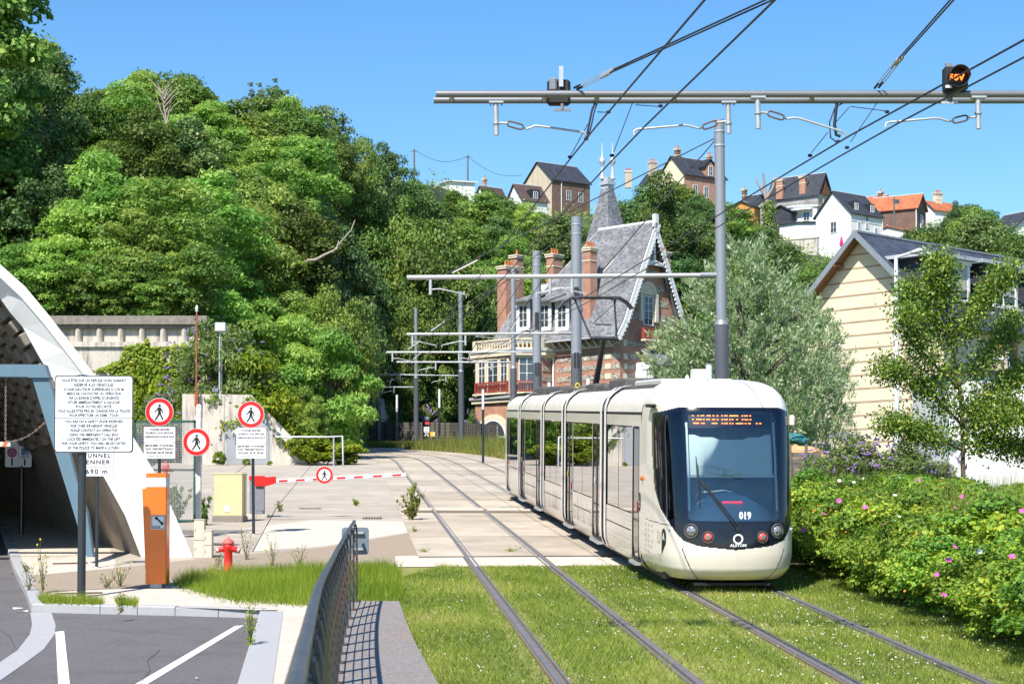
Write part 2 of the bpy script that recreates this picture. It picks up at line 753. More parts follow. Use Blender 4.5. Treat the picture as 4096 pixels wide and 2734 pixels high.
# the carriageway lies a kerb's height below the pavements
KH = -0.13
flat('asphalt_road', [P2(x, y, KH) for x, y in [(-2600, 3300), (-2600, 2020), (-300, 2020), (-100, 2080), (5, 2130), (30, 2215), (56, 2290), (106, 2390), (135, 2430), (985, 2450), (1040, 2450), (1000, 2734), (970, 3300)]], KH, M_asph)
flat('pavement', [P2(*p) for p in [(34, 2200), (66, 2276), (116, 2372), (138, 2408), (985, 2436), (1044, 2438), (1110, 2438), (1040, 2900), (1390, 2900), (1430, 2400), (1470, 2300), (900, 2240), (480, 2262), (580, 2233), (140, 2050), (-60, 2042), (5, 2120)]], 0.0, M_pave)
flat('apron', [P2(*p) for p in [(470, 2268), (420, 2150), (430, 1990), (560, 1900), (640, 1845), (1290, 1845), (1400, 1790), (1700, 1790), (1880, 1990), (1760, 2230), (1640, 2140), (1300, 2200), (780, 2250)]], 0.004, M_conc)
flat('gravel_strip', [P2(*p) for p in [(118, 2335), (135, 2300), (480, 2270), (767, 2238), (1000, 2216), (1300, 2188), (1560, 2145), (1658, 2128), (1680, 2165), (1702, 2205), (1570, 2262), (1440, 2290), (700, 2330), (610, 2350), (400, 2356), (205, 2366), (175, 2384)]], 0.008, M_grav)
raised('granite_strip', [P2(*p) for p in [(1040, 2444), (1133, 2444), (1091, 2734), (1062, 2930), (880, 2930), (950, 2734)]], -.3, 0.008, M_gran, kind='structure')
flat('patch', [P2(*p) for p in [(1010, 2205), (1060, 2105), (1250, 2080), (1640, 2085), (1660, 2125), (1300, 2184)]], 0.008, M_pale)

# the light border between lawn and concrete across the tracks
flat('track_border', [P2(*p) for p in [(1585, 2268), (1580, 2225), (2050, 2212), (2560, 2205), (3300, 2200), (3500, 2262), (2480, 2264), (2100, 2265)]], 0.012, M_pale)

# painted lines on the carriageway
for k, q in enumerate([[(222, 2526), (256, 2523), (279, 2734), (300, 2930), (250, 2930), (233, 2734)],
                       [(941, 2502), (975, 2500), (590, 2734), (250, 2940), (190, 2940), (543, 2734)]]):
    o = flat('lane_line', [P2(x, y, KH) for x, y in q], KH + 0.004, M_line)
    o['label'] = ['white painted line running to the bottom edge at left', 'long slanting white painted line on the asphalt'][k]

# repairs and cracks in the asphalt
wear = bpy.data.objects.new('asphalt_wear', None)
COL.objects.link(wear)
wear['kind'] = 'structure'
M_rep = mat('asphalt_repair', (0.085, 0.08, 0.083), 0.9, 0.25, 25, 0.6, 120)
M_crk = mat('asphalt_crack', (0.04, 0.037, 0.035), 0.95, 0.3, 9)
for line in ([(260, 2505), (340, 2518), (420, 2512), (520, 2530), (640, 2526), (760, 2545), (900, 2540)], [(560, 2734), (600, 2680), (590, 2640), (640, 2600)], [(0, 2520), (40, 2545), (60, 2590)]):
    for (xa, ya), (xb, yb) in zip(line[:-1], line[1:]):
        a_, b_ = Vector((*P2(xa, ya, KH), 0)), Vector((*P2(xb, yb, KH), 0))
        nn = Vector((-(b_ - a_).y, (b_ - a_).x, 0)).normalized() * .004
        sheet3('crack', [(p.x, p.y, GR * p.y + KH + .005) for p in (a_ - nn, b_ - nn, b_ + nn, a_ + nn)], M_crk, None, wear)
# curved band of flat granite slabs in the asphalt
band = bpy.data.objects.new('granite_band', None)
COL.objects.link(band)
band['kind'] = 'structure'
Lp = [(121, 2449), (128, 2498), (119, 2536), (70, 2600), (0, 2647), (-120, 2715), (-300, 2800)]
Rp = [(206, 2450), (223, 2498), (219, 2536), (175, 2596), (85, 2662), (0, 2721), (-170, 2830)]
for i in range(len(Lp) - 1):
    q = [Lp[i], Rp[i], Rp[i + 1], Lp[i + 1]]
    pts = [Vector((*P2(x, y, KH), 0)) for x, y in q]
    c = sum(pts, Vector()) / 4
    pts = [c + (p - c) * 0.992 for p in pts]
    b = MB().prism([(p.x, p.y, GR * p.y + KH - 0.05) for p in pts], (0, 0, 0.056))
    b.build('granite_slab', M_gran, band)

# kerb stones, one by one
kerb = bpy.data.objects.new('kerb', None)
COL.objects.link(kerb)
kerb['kind'] = 'structure'


def kerb_run(pxs, length, width=0.17):
    pts = [Vector((*P2(x, y, KH), 0)) for x, y in pxs]
    segs = []
    for a, b_ in zip(pts[:-1], pts[1:]):
        n = max(1, round((b_ - a).length / length))
        for i in range(n):
            segs.append((a + (b_ - a) * (i / n), a + (b_ - a) * ((i + 1) / n)))
    for a, b_ in segs:
        d = (b_ - a)
        t = d.normalized()
        nn = Vector((-t.y, t.x, 0))
        a2, b2 = a + t * 0.006, b_ - t * 0.006
        jit = random.uniform(-0.004, 0.006)
        e = 0.02
        prof = [(0, KH - 0.1), (0, 0.008 - e + jit), (e, 0.008 + jit), (width, 0.008 + jit), (width, KH - 0.1)]
        vs = []
        for p in (a2, b2):
            for o_, z in prof:
                q = p + nn * o_
                vs.append((q.x, q.y, GR * q.y + z))
        m_ = MB().add(vs, [(0, 1, 6, 5), (1, 2, 7, 6), (2, 3, 8, 7), (3, 4, 9, 8), (4, 3, 2, 1, 0), (5, 6, 7, 8, 9)])
        m_.build('kerb_stone', M_gran, kerb)


kerb_run([(125, 2447), (400, 2454), (700, 2461), (1048, 2471)], 0.8)
kerb_run([(-140, 2065), (-40, 2098), (5, 2130), (28, 2207), (54, 2287), (104, 2387), (123, 2445)], 0.9, 0.2)

# joints, gratings and covers in the apron
joints = bpy.data.objects.new('apron_joints', None)
COL.objects.link(joints)
joints['kind'] = 'structure'


def strip(name, a, b_, w_, h, m, parent):
    a, b_ = Vector((*P2(*a), 0)), Vector((*P2(*b_), 0))
    t = (b_ - a).normalized()
    nn = Vector((-t.y, t.x, 0)) * w_ / 2
    pts = [a - nn, b_ - nn, b_ + nn, a + nn]
    return sheet3(name, [(p.x, p.y, GR * p.y + h) for p in pts], m, None, parent)


for a, b_, w_ in [((960, 2034), (1640, 2022), 0.05), ((950, 2078), (1650, 2070), 0.045), ((1010, 2208), (1105, 2030), 0.02), ((1105, 2030), (1245, 1860), 0.015), ((850, 1960), (985, 1860), 0.03), ((1560, 1900), (1600, 2030), 0.03)]:
    strip('joint', a, b_, w_, 0.013, M_dark, joints)
for i in range(7):
    x0 = 1454 + i * 11
    strip('grating_bar', (x0, 2077), (x0 + 2, 2068), 0.035, 0.018, M_iron, joints)
strip('grating_channel', (1450, 2072), (1532, 2072), 0.22, 0.014, M_dark, joints)
strip('cover', (1198, 2034), (1285, 2034), 0.3, 0.016, M_iron, joints)
strip('channel_grating', (228, 2374), (410, 2370), 0.16, 0.012, M_iron, joints)
strip('channel_grating', (210, 2254), (350, 2251), 0.22, 0.012, M_iron, joints)
strip('cover', (848, 2180), (905, 2175), 0.9, 0.016, M_iron, joints)

# ------------------------------------------------------------------ tramway: two tracks, straight, then bending left
def centre_path(step=1.0):
    pts = []
    x, y = 4.59 - 0.08 * 4, 4.0
    hd = math.atan(0.08)
    s = 0
    kmax = 1 / 26.0
    s0 = (102 - 4) * math.hypot(1, .08)
    while len(pts) < 230:
        pts.append((Vector((x, y, 0)), hd))
        k = 0
        if s > s0:
            k = min((s - s0) * 0.000556, 1 / 45.0)
            if s > s0 + 44:
                k = kmax
        if hd > R(96):
            k = 0
        hd += k * step
        x -= math.sin(hd) * step
        y += math.cos(hd) * step
        s += step
        if x < -70:
            break
    return pts


PATH = centre_path()


def path_pt(i, off):
    p, h = PATH[i]
    return Vector((p.x + math.cos(h) * off, p.y + math.sin(h) * off, 0))


def sweep(name, offs, zs, m, i0=0, i1=None, parent=None, closed=False, kind=None):
    """profile (lateral offset, height) carried along the tracks"""
    i1 = len(PATH) if i1 is None else i1
    k = len(offs)
    vs, fs = [], []
    for i in range(i0, i1):
        for o_, z in zip(offs, zs):
            q = path_pt(i, o_)
            vs.append((q.x, q.y, GR * q.y + z))
    for i in range(i1 - i0 - 1):
        for j in range(k - 1):
            fs.append((i * k + j, i * k + j + 1, (i + 1) * k + j + 1, (i + 1) * k + j))
    b = MB().add(vs, fs)
    o = b.build(name, m, parent)
    if kind:
        o['kind'] = kind
    return o


iY = lambda Y: min(range(len(PATH)), key=lambda i: abs(PATH[i][0].y - Y) if PATH[i][0].x > -14 else 1e9)
i37 = iY(37.6)
i40 = iY(40.3)
# lawn between and beside the rails, with its bare soil under the blades
lawn_pts = [path_pt(0, -4.4), path_pt(0, 7.5), path_pt(i37 + 4, 7.5), path_pt(i37, 3.2), path_pt(i37, -3.35), path_pt(i37, -5.3), path_pt(iY(31), -5.2), path_pt(iY(29.2), -4.4)]
flat('track_lawn', [(p.x, p.y) for p in lawn_pts], 0.0, M_lawn)
# concrete bed in panels
bed = sweep('track_bed', [-3.3, 4.3], [0.014, 0.014], M_dark, i40, None, kind='structure')
i = i40
M_c3 = [M_conc2, mat('track_concrete_b', (0.46, 0.395, 0.315), 0.9, 0.16, 0.6, 0.4, 60, dirt=(0.27, 0.225, 0.175), dscale=1.0, damt=0.65)]
k = 0
while i < len(PATH) - 8:
    j = min(i + 6, len(PATH) - 1)
    for (a, b_) in [(-3.3, -2.37), (-2.28, -0.87), (-0.75, 0.79), (0.88, 2.29), (2.41, 4.3)]:
        sweep('concrete_panel', [a, a + 0.001, b_, b_ + 0.001], [0.010, 0.030, 0.030, 0.010], M_c3[(k * 7 + int(a * 3)) % 2], i, j + 1 if k % 2 else j + 1, bed)
    strip_i = j
    q0, q1 = path_pt(j, -3.3), path_pt(j, 4.3)
    t = (path_pt(min(j + 1, len(PATH) - 1), 0) - path_pt(j, 0)).normalized() * 0.02
    sheet3('panel_joint', [(p.x, p.y, GR * p.y + 0.033) for p in (q0 - t, q1 - t, q1 + t, q0 + t)], M_dark, None, bed)
    i = j
    k += 1
for (ya, yb, hh, mm, nm) in ((57.0, 57.9, .075, M_pale, 'cross_beam'), (55.9, 57.0, .036, M_stepshade, 'step_shade_strip')):  # pale raised beam, and a dark strip standing in for its shadowed front
    for (a, b_) in [(-3.3, -2.37), (-2.28, -0.87), (-0.75, 0.79), (0.88, 2.29), (2.41, 4.3)]:
        q = [path_pt(iY(ya), a), path_pt(iY(ya), b_), path_pt(iY(yb), b_), path_pt(iY(yb), a)]
        q = [Vector((q[0].x, ya - .06 * a, 0)), Vector((q[1].x, ya - .06 * b_, 0)), Vector((q[2].x, yb - .06 * b_, 0)), Vector((q[3].x, yb - .06 * a, 0))]
        MB().prism([(p.x, p.y, GR * p.y + .01) for p in q], (0, 0, hh - .01)).build(nm, mm, bed)
M_rail = mat('rail_steel', (0.29, 0.27, 0.25), 0.45, 0.25, 8, metal=0.6)
M_railside = mat('rail_brown', (0.16, 0.12, 0.09), 0.8, 0.3, 20)
rails = {}
for tr, off in (('left', -1.58), ('right', 1.58)):
    T = thing('tram_track', {'left': 'empty tram track of two grooved rails through the lawn beside the railing', 'right': 'tram track of two grooved rails under the tram'}[tr], 'track', path_pt(0, off) + Vector((0, 0, gz(4))), group='the two tram tracks')
    base = T.location
    for sd in (-1, 1):
        c = off + sd * 0.7525
        zb = 0.036
        for nm, a, b_, z, m in (('rail', c - 0.035, c + 0.035, zb, M_rail), ('groove', c - sd * 0.035, c - sd * 0.085, zb - 0.03, M_railside), ('guard_lip', c - sd * 0.085, c - sd * 0.115, zb - 0.002, M_rail), ('filler', c + sd * 0.035, c + sd * 0.075, zb - 0.012, M_railside)):
            a, b_ = min(a, b_), max(a, b_)
            o = sweep(nm, [a, a + .001, b_ - .001, b_], [-0.05, z, z, -0.05], m, 0, None)
            o.parent = T
            o.location = -base

# ------------------------------------------------------------------ the tram
M_cream = mat('cream_paint', (0.74, 0.675, 0.585), 0.28, 0.02, 2, spec=0.5, coat=0.4, dirt=(0.60, 0.54, 0.46), dscale=1.4, damt=0.35)
M_white_lit = mat('white_and_sunlit_cream', (0.78, 0.735, 0.665), 0.3, 0.02, 2, coat=0.3, dirt=(0.66, 0.63, 0.58), dscale=1.2, damt=0.3)  # white fittings; on the roof cap, cream paint lightened as if in strong sun
M_fair = mat('grey_fairing', (0.72, 0.67, 0.585), 0.42, 0.04, 1.5, coat=0.1, dirt=(0.45, 0.42, 0.37), dscale=1.3, damt=0.5)
M_mask = mat('navy_gloss', (0.006, 0.008, 0.02), 0.12, 0.1, 3, spec=0.5)
M_blk = mat('black_rubber', (0.015, 0.015, 0.017), 0.6, 0.2, 9)
M_eq = mat('roof_equipment_grey', (0.10, 0.095, 0.09), 0.7, 0.25, 5, dirt=(0.2, 0.17, 0.13), dscale=4, damt=0.4)
M_steel = mat('galvanised_steel', (0.50, 0.52, 0.54), 0.45, 0.12, 9, metal=0.6)
M_led = glow('orange_display', (1.0, 0.16, 0.02), 6.0)
M_cabgl = glassmat('tinted_windscreen', (0.84, 0.93, 0.95), 0.09)
M_sideg = glassmat('tram_window', (0.20, 0.24, 0.22), 0.20, 0.01)
M_darkg = glassmat('dark_cab_window', (0.10, 0.11, 0.12), 0.04, 0.01)
M_blind = mat('sun_blind', (0.80, 0.88, 0.84), 0.8, 0.03, 3)
M_int = mat('cab_interior', (0.50, 0.62, 0.68), 0.9, 0.2, 3)
M_dash = mat('dashboard', (0.38, 0.48, 0.55), 0.7, 0.1, 4)
M_red = mat('red_lens', (0.70, 0.10, 0.09), 0.25, 0.1, 30)
M_lens = mat('headlamp_glass', (0.42, 0.43, 0.46), 0.1, 0.1, 40, metal=0.6)
M_org = mat('orange_lens', (0.75, 0.15, 0.02), 0.3, 0.1, 30)
M_txtk = mat('black_print', (0.012, 0.012, 0.014), 0.6, 0.05, 3)
M_txtw = mat('white_print', (0.82, 0.82, 0.82), 0.6, 0.02, 3)
M_beige = mat('beige_print', (0.60, 0.50, 0.36), 0.6, 0.02, 3)
M_dot = mat('grey_dot_print', (0.42, 0.39, 0.35), 0.4, 0.02, 3)
M_yel = mat('yellow_plastic', (0.75, 0.5, 0.03), 0.5, 0.05, 3)


def cr(xs, ys, x):
    """smooth curve through knots"""
    x = np.asarray(x, float)
    xs, ys = np.array(xs, float), np.array(ys, float)
    h = np.diff(xs)
    d = np.diff(ys) / h
    m_ = np.zeros(len(xs))
    for i in range(1, len(xs) - 1):
        m_[i] = 0 if d[i - 1] * d[i] <= 0 else 2 * d[i - 1] * d[i] / (d[i - 1] + d[i])
    m_[0], m_[-1] = d[0], d[-1]
    i = np.clip(np.searchsorted(xs, x) - 1, 0, len(xs) - 2)
    t = np.clip((x - xs[i]) / h[i], 0, 1)
    return ((1 + 2 * t) * (1 - t) ** 2) * ys[i] + t * (1 - t) ** 2 * h[i] * m_[i] + t * t * (3 - 2 * t) * ys[i + 1] + t * t * (t - 1) * h[i] * m_[i + 1]


NYB = 2.4
A_K = [0, .15, .3, .45, .55, .65, .75, .85, .93, 1]
XF = [0, .2, .4, .58, .69, .79, .875, .945, .982, 1]
YF = [0, .006, .024, .055, .09, .15, .25, .44, .68, 1]
W_Z, W_V = [.2, .28, .4, .6, 2.6, 2.9, 3.05, 3.2, 3.34, 3.43, 3.47], [1.02, 1.10, 1.17, 1.2, 1.2, 1.185, 1.155, 1.09, .97, .80, .55]
Y_Z, Y_V = [.2, .28, .4, .65, 1.1, 1.6, 2.1, 2.6, 2.98, 3.15, 3.3, 3.4, 3.47], [.22, .10, .03, 0, .04, .14, .27, .42, .56, .68, .95, 1.35, 1.9]


def nose_y(x, z):
    w_ = float(cr(W_Z, W_V, z))
    y0 = float(cr(Y_Z, Y_V, z))
    xf = min(1, abs(x) / w_)
    a = float(np.interp(xf, XF, A_K))
    return y0 + (NYB - y0) * float(cr(A_K, YF, a))


AB_Z, AB_V = [.70, .76, .84, .95, 1.1, 1.32, 1.65, 2.2, 2.97], [.0, .38, .545, .62, .70, .80, .865, .885, .885]

tram = thing('tram', 'cream five-section tram with dark windscreen and orange display standing on the right track', 'tram', (6.14 - .08 * 31.7, 31.7, gz(31.7) + .036), math.atan(.08), rx=math.atan(GR))


def nose_parts(parent):
    NU, NZ = 250, 270
    us = np.linspace(-1, 1, NU + 1)
    z0s = np.concatenate([np.linspace(.2, 3.2, 225), np.linspace(3.2, 3.47, NZ - 223)[1:]])
    nz = len(z0s)
    wz, yz = cr(W_Z, W_V, z0s), cr(Y_Z, Y_V, z0s)
    xf, yf = cr(A_K, XF, np.abs(us)), cr(A_K, YF, np.abs(us))
    V = np.zeros((nz, NU + 1, 3))
    V[:, :, 0] = wz[:, None] * (xf * np.sign(us))[None, :]
    V[:, :, 1] = yz[:, None] + (NYB - yz)[:, None] * yf[None, :]
    V[:, :, 2] = z0s[:, None]
    verts = V.reshape(-1, 3)
    cls = {}
    for j in range(nz - 1):
        zc = (z0s[j] + z0s[j + 1]) / 2
        ab = float(np.interp(zc, AB_Z, AB_V))
        wh = (wz[j] + wz[j + 1]) / 2
        for i in range(NU):
            a = abs((us[i] + us[i + 1]) / 2)
            xm = abs(wh * np.interp(a, A_K, XF))
            k = 'front_shell'
            top = 3.0 - 0.10 * max(0, a - .56) / .3
            if zc > 3.03:
                k = 'roof_cap'
            if .70 < zc < top and a < ab:
                k = 'front_mask'
                # windscreen with rounded corners
                dx, dz = xm - .665, abs(zc - 2.05) - .80
                rr = math.hypot(max(dx, 0), max(dz, 0)) if (dx > 0 and dz > 0) else max(dx, dz)
                if rr < .085 and a < .505:
                    k = 'windscreen'
                elif .53 < a < ab - .018 and 1.14 + max(0, .74 - a) * .5 < zc < top - .06:
                    k = 'corner_window' if us[i] < 0 else 'corner_window_'
            else:
                if zc < .9 and abs(a - (.42 + .16 * (zc - .2) / .6)) < .006 and zc < .72:
                    k = 'panel_seam' + ('_' if us[i] < 0 else '__')
                elif a > .62 and abs(zc - (1.06 + .12 * (a - .62))) < .006 and zc < 1.12 and a < .95:
                    k = 'panel_seam' + ('___' if us[i] < 0 else '____')
            cls.setdefault(k, []).append((j * (NU + 1) + i, j * (NU + 1) + i + 1, (j + 1) * (NU + 1) + i + 1, (j + 1) * (NU + 1) + i))
    # smooth normals come from the complete surface, so every part keeps them
    mats = {'front_shell': M_cream, 'roof_cap': M_white_lit, 'front_mask': M_mask, 'windscreen': M_cabgl, 'corner_window': M_darkg, 'corner_window_': M_darkg, 'panel_seam': M_blk}  # roof cap is the same cream, its sun glare put into a lighter colour
    out = []
    for k, fs in cls.items():
        ids = sorted({i for f in fs for i in f})
        mp = {v: n for n, v in enumerate(ids)}
        me = bpy.data.meshes.new(k)
        me.from_pydata([tuple(verts[i]) for i in ids], [], [tuple(mp[i] for i in f) for f in fs])
        me.update()
        me.polygons.foreach_set('use_smooth', [True] * len(fs))
        out.append(link(k.rstrip('_'), me, mats[k.rstrip('_')], parent))
        if k.startswith('panel'):
            out[-1]['kind'] = 'stuff'
    return out


nose = nose_parts(tram)
# the rear cab: the same shapes turned round
for o in nose:
    c = o.copy()
    COL.objects.link(c)
    c.rotation_euler = (0, 0, PI)
    c.location = (0, 35.0, 0)

# cab interior: floor box, blind, dashboard, display
b = MB()
b.box2((-1.05, 2.15, .4), (1.05, 2.25, 3.0))
b.box2((-1.02, .45, 1.0), (1.02, 2.2, 1.03))
b.build('cab_bulkhead', M_int, tram)
for sx in (-1, 1):
    MB().box2((sx * 1.08, 1.3, .5), (sx * 1.10, 2.2, 2.95)).build('cab_side_lining', M_int, tram)


def front_sheet(name, pts, off, m, thick=0.004, nx=14, parent=tram):
    """a thin sheet following the windscreen, outline by (x, zlow, zhigh) columns"""
    b = MB()
    vs = []
    for (x, za, zb) in pts:
        for q in range(7):
            z = za + (zb - za) * q / 6
            vs.append((x, nose_y(x, z) + off, z))
    n = len(pts)
    fs = [(i * 7 + q, (i + 1) * 7 + q, (i + 1) * 7 + q + 1, i * 7 + q + 1) for i in range(n - 1) for q in range(6)]
    b.add(vs, fs, True)
    return b.build(name, m, parent)


xs = np.linspace(-.69, .68, 15)
front_sheet('sun_blind', [(x, 1.90, 2.45 + (0.1 if abs(x) > .5 else (.02 if abs(x) < .28 else .06))) for x in xs], .10, M_blind)
b = MB()
b.box2((-.70, nose_y(.5, 1.9) + .08, 1.86), (.69, nose_y(.5, 1.9) + .11, 1.90))
b.build('blind_bar', M_blind, tram)
for sx in (-1, 1):
    front_sheet('windscreen_pillar_lining', [(sx * x, 1.32, 2.75) for x in (.705, .725, .74)], .03, M_blind)
front_sheet('display_board', [(x, 2.66, 2.88) for x in np.linspace(-.68, .68, 12)], .07, M_blk)
# display: the lit dashes of three rows
ROWS = [(2.862, [500, 540, 565, 578, (605, 635), 655, 685, 720, 742, 755, (778, 845), 878, 900, 915, 940]),
        (2.800, [500, (525, 565), 580, 605, 620, 648, 660, 685, 720, 740, 755, 780, 800, 835, 878, 900, 915, 940]),
        (2.738, [(500, 545), 565, 580, (640, 680), 720, 742, 755, 780, 800, (825, 880), 900, (920, 940), (985, 995), (1010, 1025)])]
b = MB()
for z, ds in ROWS:
    for d_ in ds:
        a0, a1 = d_ if isinstance(d_, tuple) else (d_ - 5, d_ + 6)
        x0, x1 = -.62 + (a0 - 495) * .00214, -.62 + (a1 - 495) * .00214
        y = nose_y((x0 + x1) / 2, z) + .055
        b.box2((x0, y, z - .007), (x1, y + .006, z + .007))
b.build('display_lettering', M_led, tram)['kind'] = 'stuff'
b = MB()
dp = [(-.75, .62, 1.14), (-.6, .5, 1.36), (-.35, .45, 1.52), (0, .42, 1.58), (.3, .45, 1.52), (.6, .5, 1.34), (.75, .62, 1.14)]
vs = [(x, y_ - .05, 1.10) for x, y_, z in dp] + [(x, y_, z) for x, y_, z in dp] + [(x, 1.4, z + .06) for x, y_, z in dp]
b.add(vs, [(i, i + 1, i + 8, i + 7) for i in range(6)] + [(7 + i, 8 + i, 15 + i, 14 + i) for i in range(6)], True)
b.build('dashboard', M_dash, tram)
b = MB()
b.box2((-.15, .40, 1.44), (.18, .42, 1.47))
b.build('brake_light_strip', glow('red_strip', (0.9, 0.03, 0.06), 1.0), tram)

# lamps, badge, wiper, small fittings on the nose
def ring(c, r0, r1, th=.02, n=24):
    b = MB()
    vs = []
    for r, y in ((r0, 0), (r0, -th), (r1, -th), (r1, 0)):
        for i in range(n):
            a = 2 * PI * i / n
            vs.append((c[0] + r * math.cos(a), c[1] + y, c[2] + r * math.sin(a)))
    b.add(vs, [(k * n + i, k * n + (i + 1) % n, ((k + 1) % 4) * n + (i + 1) % n, ((k + 1) % 4) * n + i) for k in range(4) for i in range(n)], True)
    return b


for x, z, r, lens in ((-.70, 1.0, .12, M_lens), (-.44, .905, .098, M_red), (.44, .905, .098, M_red), (.70, 1.0, .12, M_lens)):
    y = nose_y(x, z)
    ang = -math.copysign(.22 if abs(x) < .5 else .45, x)
    hl = MB().disc((0, -.012, 0), r, .03).build('headlamp' if r > .1 else 'rear_lamp', M_blk, tram, loc=(x, y, z), rot=(0, 0, -ang))
    ring((0, -.008, 0), r * .84, r, .022).build('bezel', M_eq, hl)
    MB().lathe([(0.001, 0), (r * .72, .0), (r * .7, .02), (r * .35, .035), (0.001, .04)], n=20).xf(Matrix.Rotation(PI / 2, 4, 'X')).build('lens', lens, hl, loc=(0, -.012, 0))
    if r > .1:
        MB().box2((-.055, -.06, -.008), (.055, -.045, .008)).box2((-.008, -.062, -.055), (.008, -.046, .055)).build('reflector_cross', M_lens, hl)
    else:
        MB().disc((0, -.054, 0), r * .36, .01, 14).build('inner_lens', M_lens, hl)
y = nose_y(0.03, .87)
badge = ring((.04, y - .002, .875), .055, .085, .006).build('badge', M_txtw, tram)
lettering('ALSTOM', .062, M_txtw, tram, (.04, nose_y(.04, .775) - .006, .775), w=.27, bold=.002)
lettering('019', .16, M_txtw, tram, (.16, nose_y(.16, 1.24) - .008, 1.25), w=.20, bold=.006, rot=(PI / 2 - .1, 0, 0))
# wiper
def npnt(x, z, off):
    return Vector((x, nose_y(x, z) - off, z))


b = MB()
pv = npnt(.02, 1.05, .03)
b.tube([pv, npnt(-.25, 1.4, .05), npnt(-.56, 1.82, .04)], .014)
b.tube([npnt(.07, 1.05, .03), npnt(-.20, 1.4, .05), npnt(-.53, 1.80, .04)], .010)
b.cyl(pv + Vector((0, .02, 0)), pv + Vector((0, -.03, 0)), .035)
wp = b.build('wiper', M_blk, tram)
MB().tube([npnt(-.60, 2.20, .018), npnt(-.585, 1.8, .03), npnt(-.56, 1.36, .018)], [.008, .016, .010]).build('wiper_blade', M_blk, wp)
b = MB()
pts = [npnt(-.24 + .04 * math.sin(0), 1.09, .006)]
arc = [npnt(.27 * math.cos(t), 1.05 - .14 * math.sin(t), .006) for t in np.linspace(PI, 0, 14)]
b.tube(arc, .006, 4)
b.build('mask_groove', M_blk, tram)
b = MB()
b.bbox((1.115, .98, 2.78), (.09, .12, .19), .03)
b.build('camera_pod', M_white_lit, tram)
b = MB()
b.bbox((-1.19, 1.42, 3.02), (.14, .5, .06), .03)
b.build('camera_recess', M_blk, tram)
b = MB()
b.lathe([(.001, .05), (.03, .04), (.05, .0)], n=12).xf(Matrix.Rotation(-PI / 2, 4, 'Y'))
b.build('turn_lamp', M_org, tram, loc=(-1.20, 2.2, 1.78))
b = MB()
for x in (-.62, -.38):
    b.bbox((x * .9 + .1, 1.62, 3.52), (.2, .26, .2), .02)
b = MB().bbox((-.32, 1.75, 3.54), (.26, .2, .2), .015)
b.build('roof_antenna_box', M_white_lit, tram)
MB().lathe([(.001, .09), (.03, .06), (.035, -.03)], n=10).build('roof_antenna', M_white_lit, tram, loc=(-.52, 1.75, 3.46))
# coupler shield line under the nose
MB().box2((-.62, .25, .11), (.62, .45, .15)).build('obstacle_guard', M_blk, tram)

# side shells with windows and doors
SIDE_LO = [(1.05, .2), (1.14, .28), (1.19, .42), (1.2, .6), (1.2, 1.1)]
FAIR = [(1.195, 2.91), (1.175, 3.02), (1.115, 3.14), (1.02, 3.24), (.9, 3.32), (.75, 3.37)]


def side_strip(b, prof, ya, yb, sx):
    n = len(prof)
    vs = [(sx * x, ya, z) for x, z in prof] + [(sx * x, yb, z) for x, z in prof]
    b.add(vs, [(i, i + 1, n + i + 1, n + i) for i in range(n - 1)], True)


WIN, DOOR = 'window', 'door'
MODULES = [
    (2.40, 7.35, [(DOOR, 2.62, 3.42), (WIN, 3.52, 5.30), (WIN, 5.33, 7.15)]),
    (7.70, 14.75, [(DOOR, 7.90, 8.60), (DOOR, 8.61, 9.31), (WIN, 9.42, 11.2), (WIN, 11.23, 13.0), (DOOR, 13.12, 13.82), (DOOR, 13.83, 14.53)]),
    (15.10, 20.05, [(WIN, 15.35, 16.8), (WIN, 16.83, 18.3), (WIN, 18.33, 19.8)]),
    (20.40, 27.35, [(DOOR, 20.6, 21.3), (DOOR, 21.31, 22.01), (WIN, 22.1, 23.85), (WIN, 23.88, 25.65), (DOOR, 25.75, 26.45), (DOOR, 26.46, 27.16)]),
    (27.70, 32.60, [(WIN, 27.95, 29.7), (WIN, 29.73, 31.5), (DOOR, 31.6, 32.4)]),
]
M_hoop = mat('white_hoop', (0.86, 0.84, 0.80), 0.35, 0.02, 2)
M_vin = mat('vinyl_print', (0.53, 0.49, 0.44), 0.4, 0.05, 3)
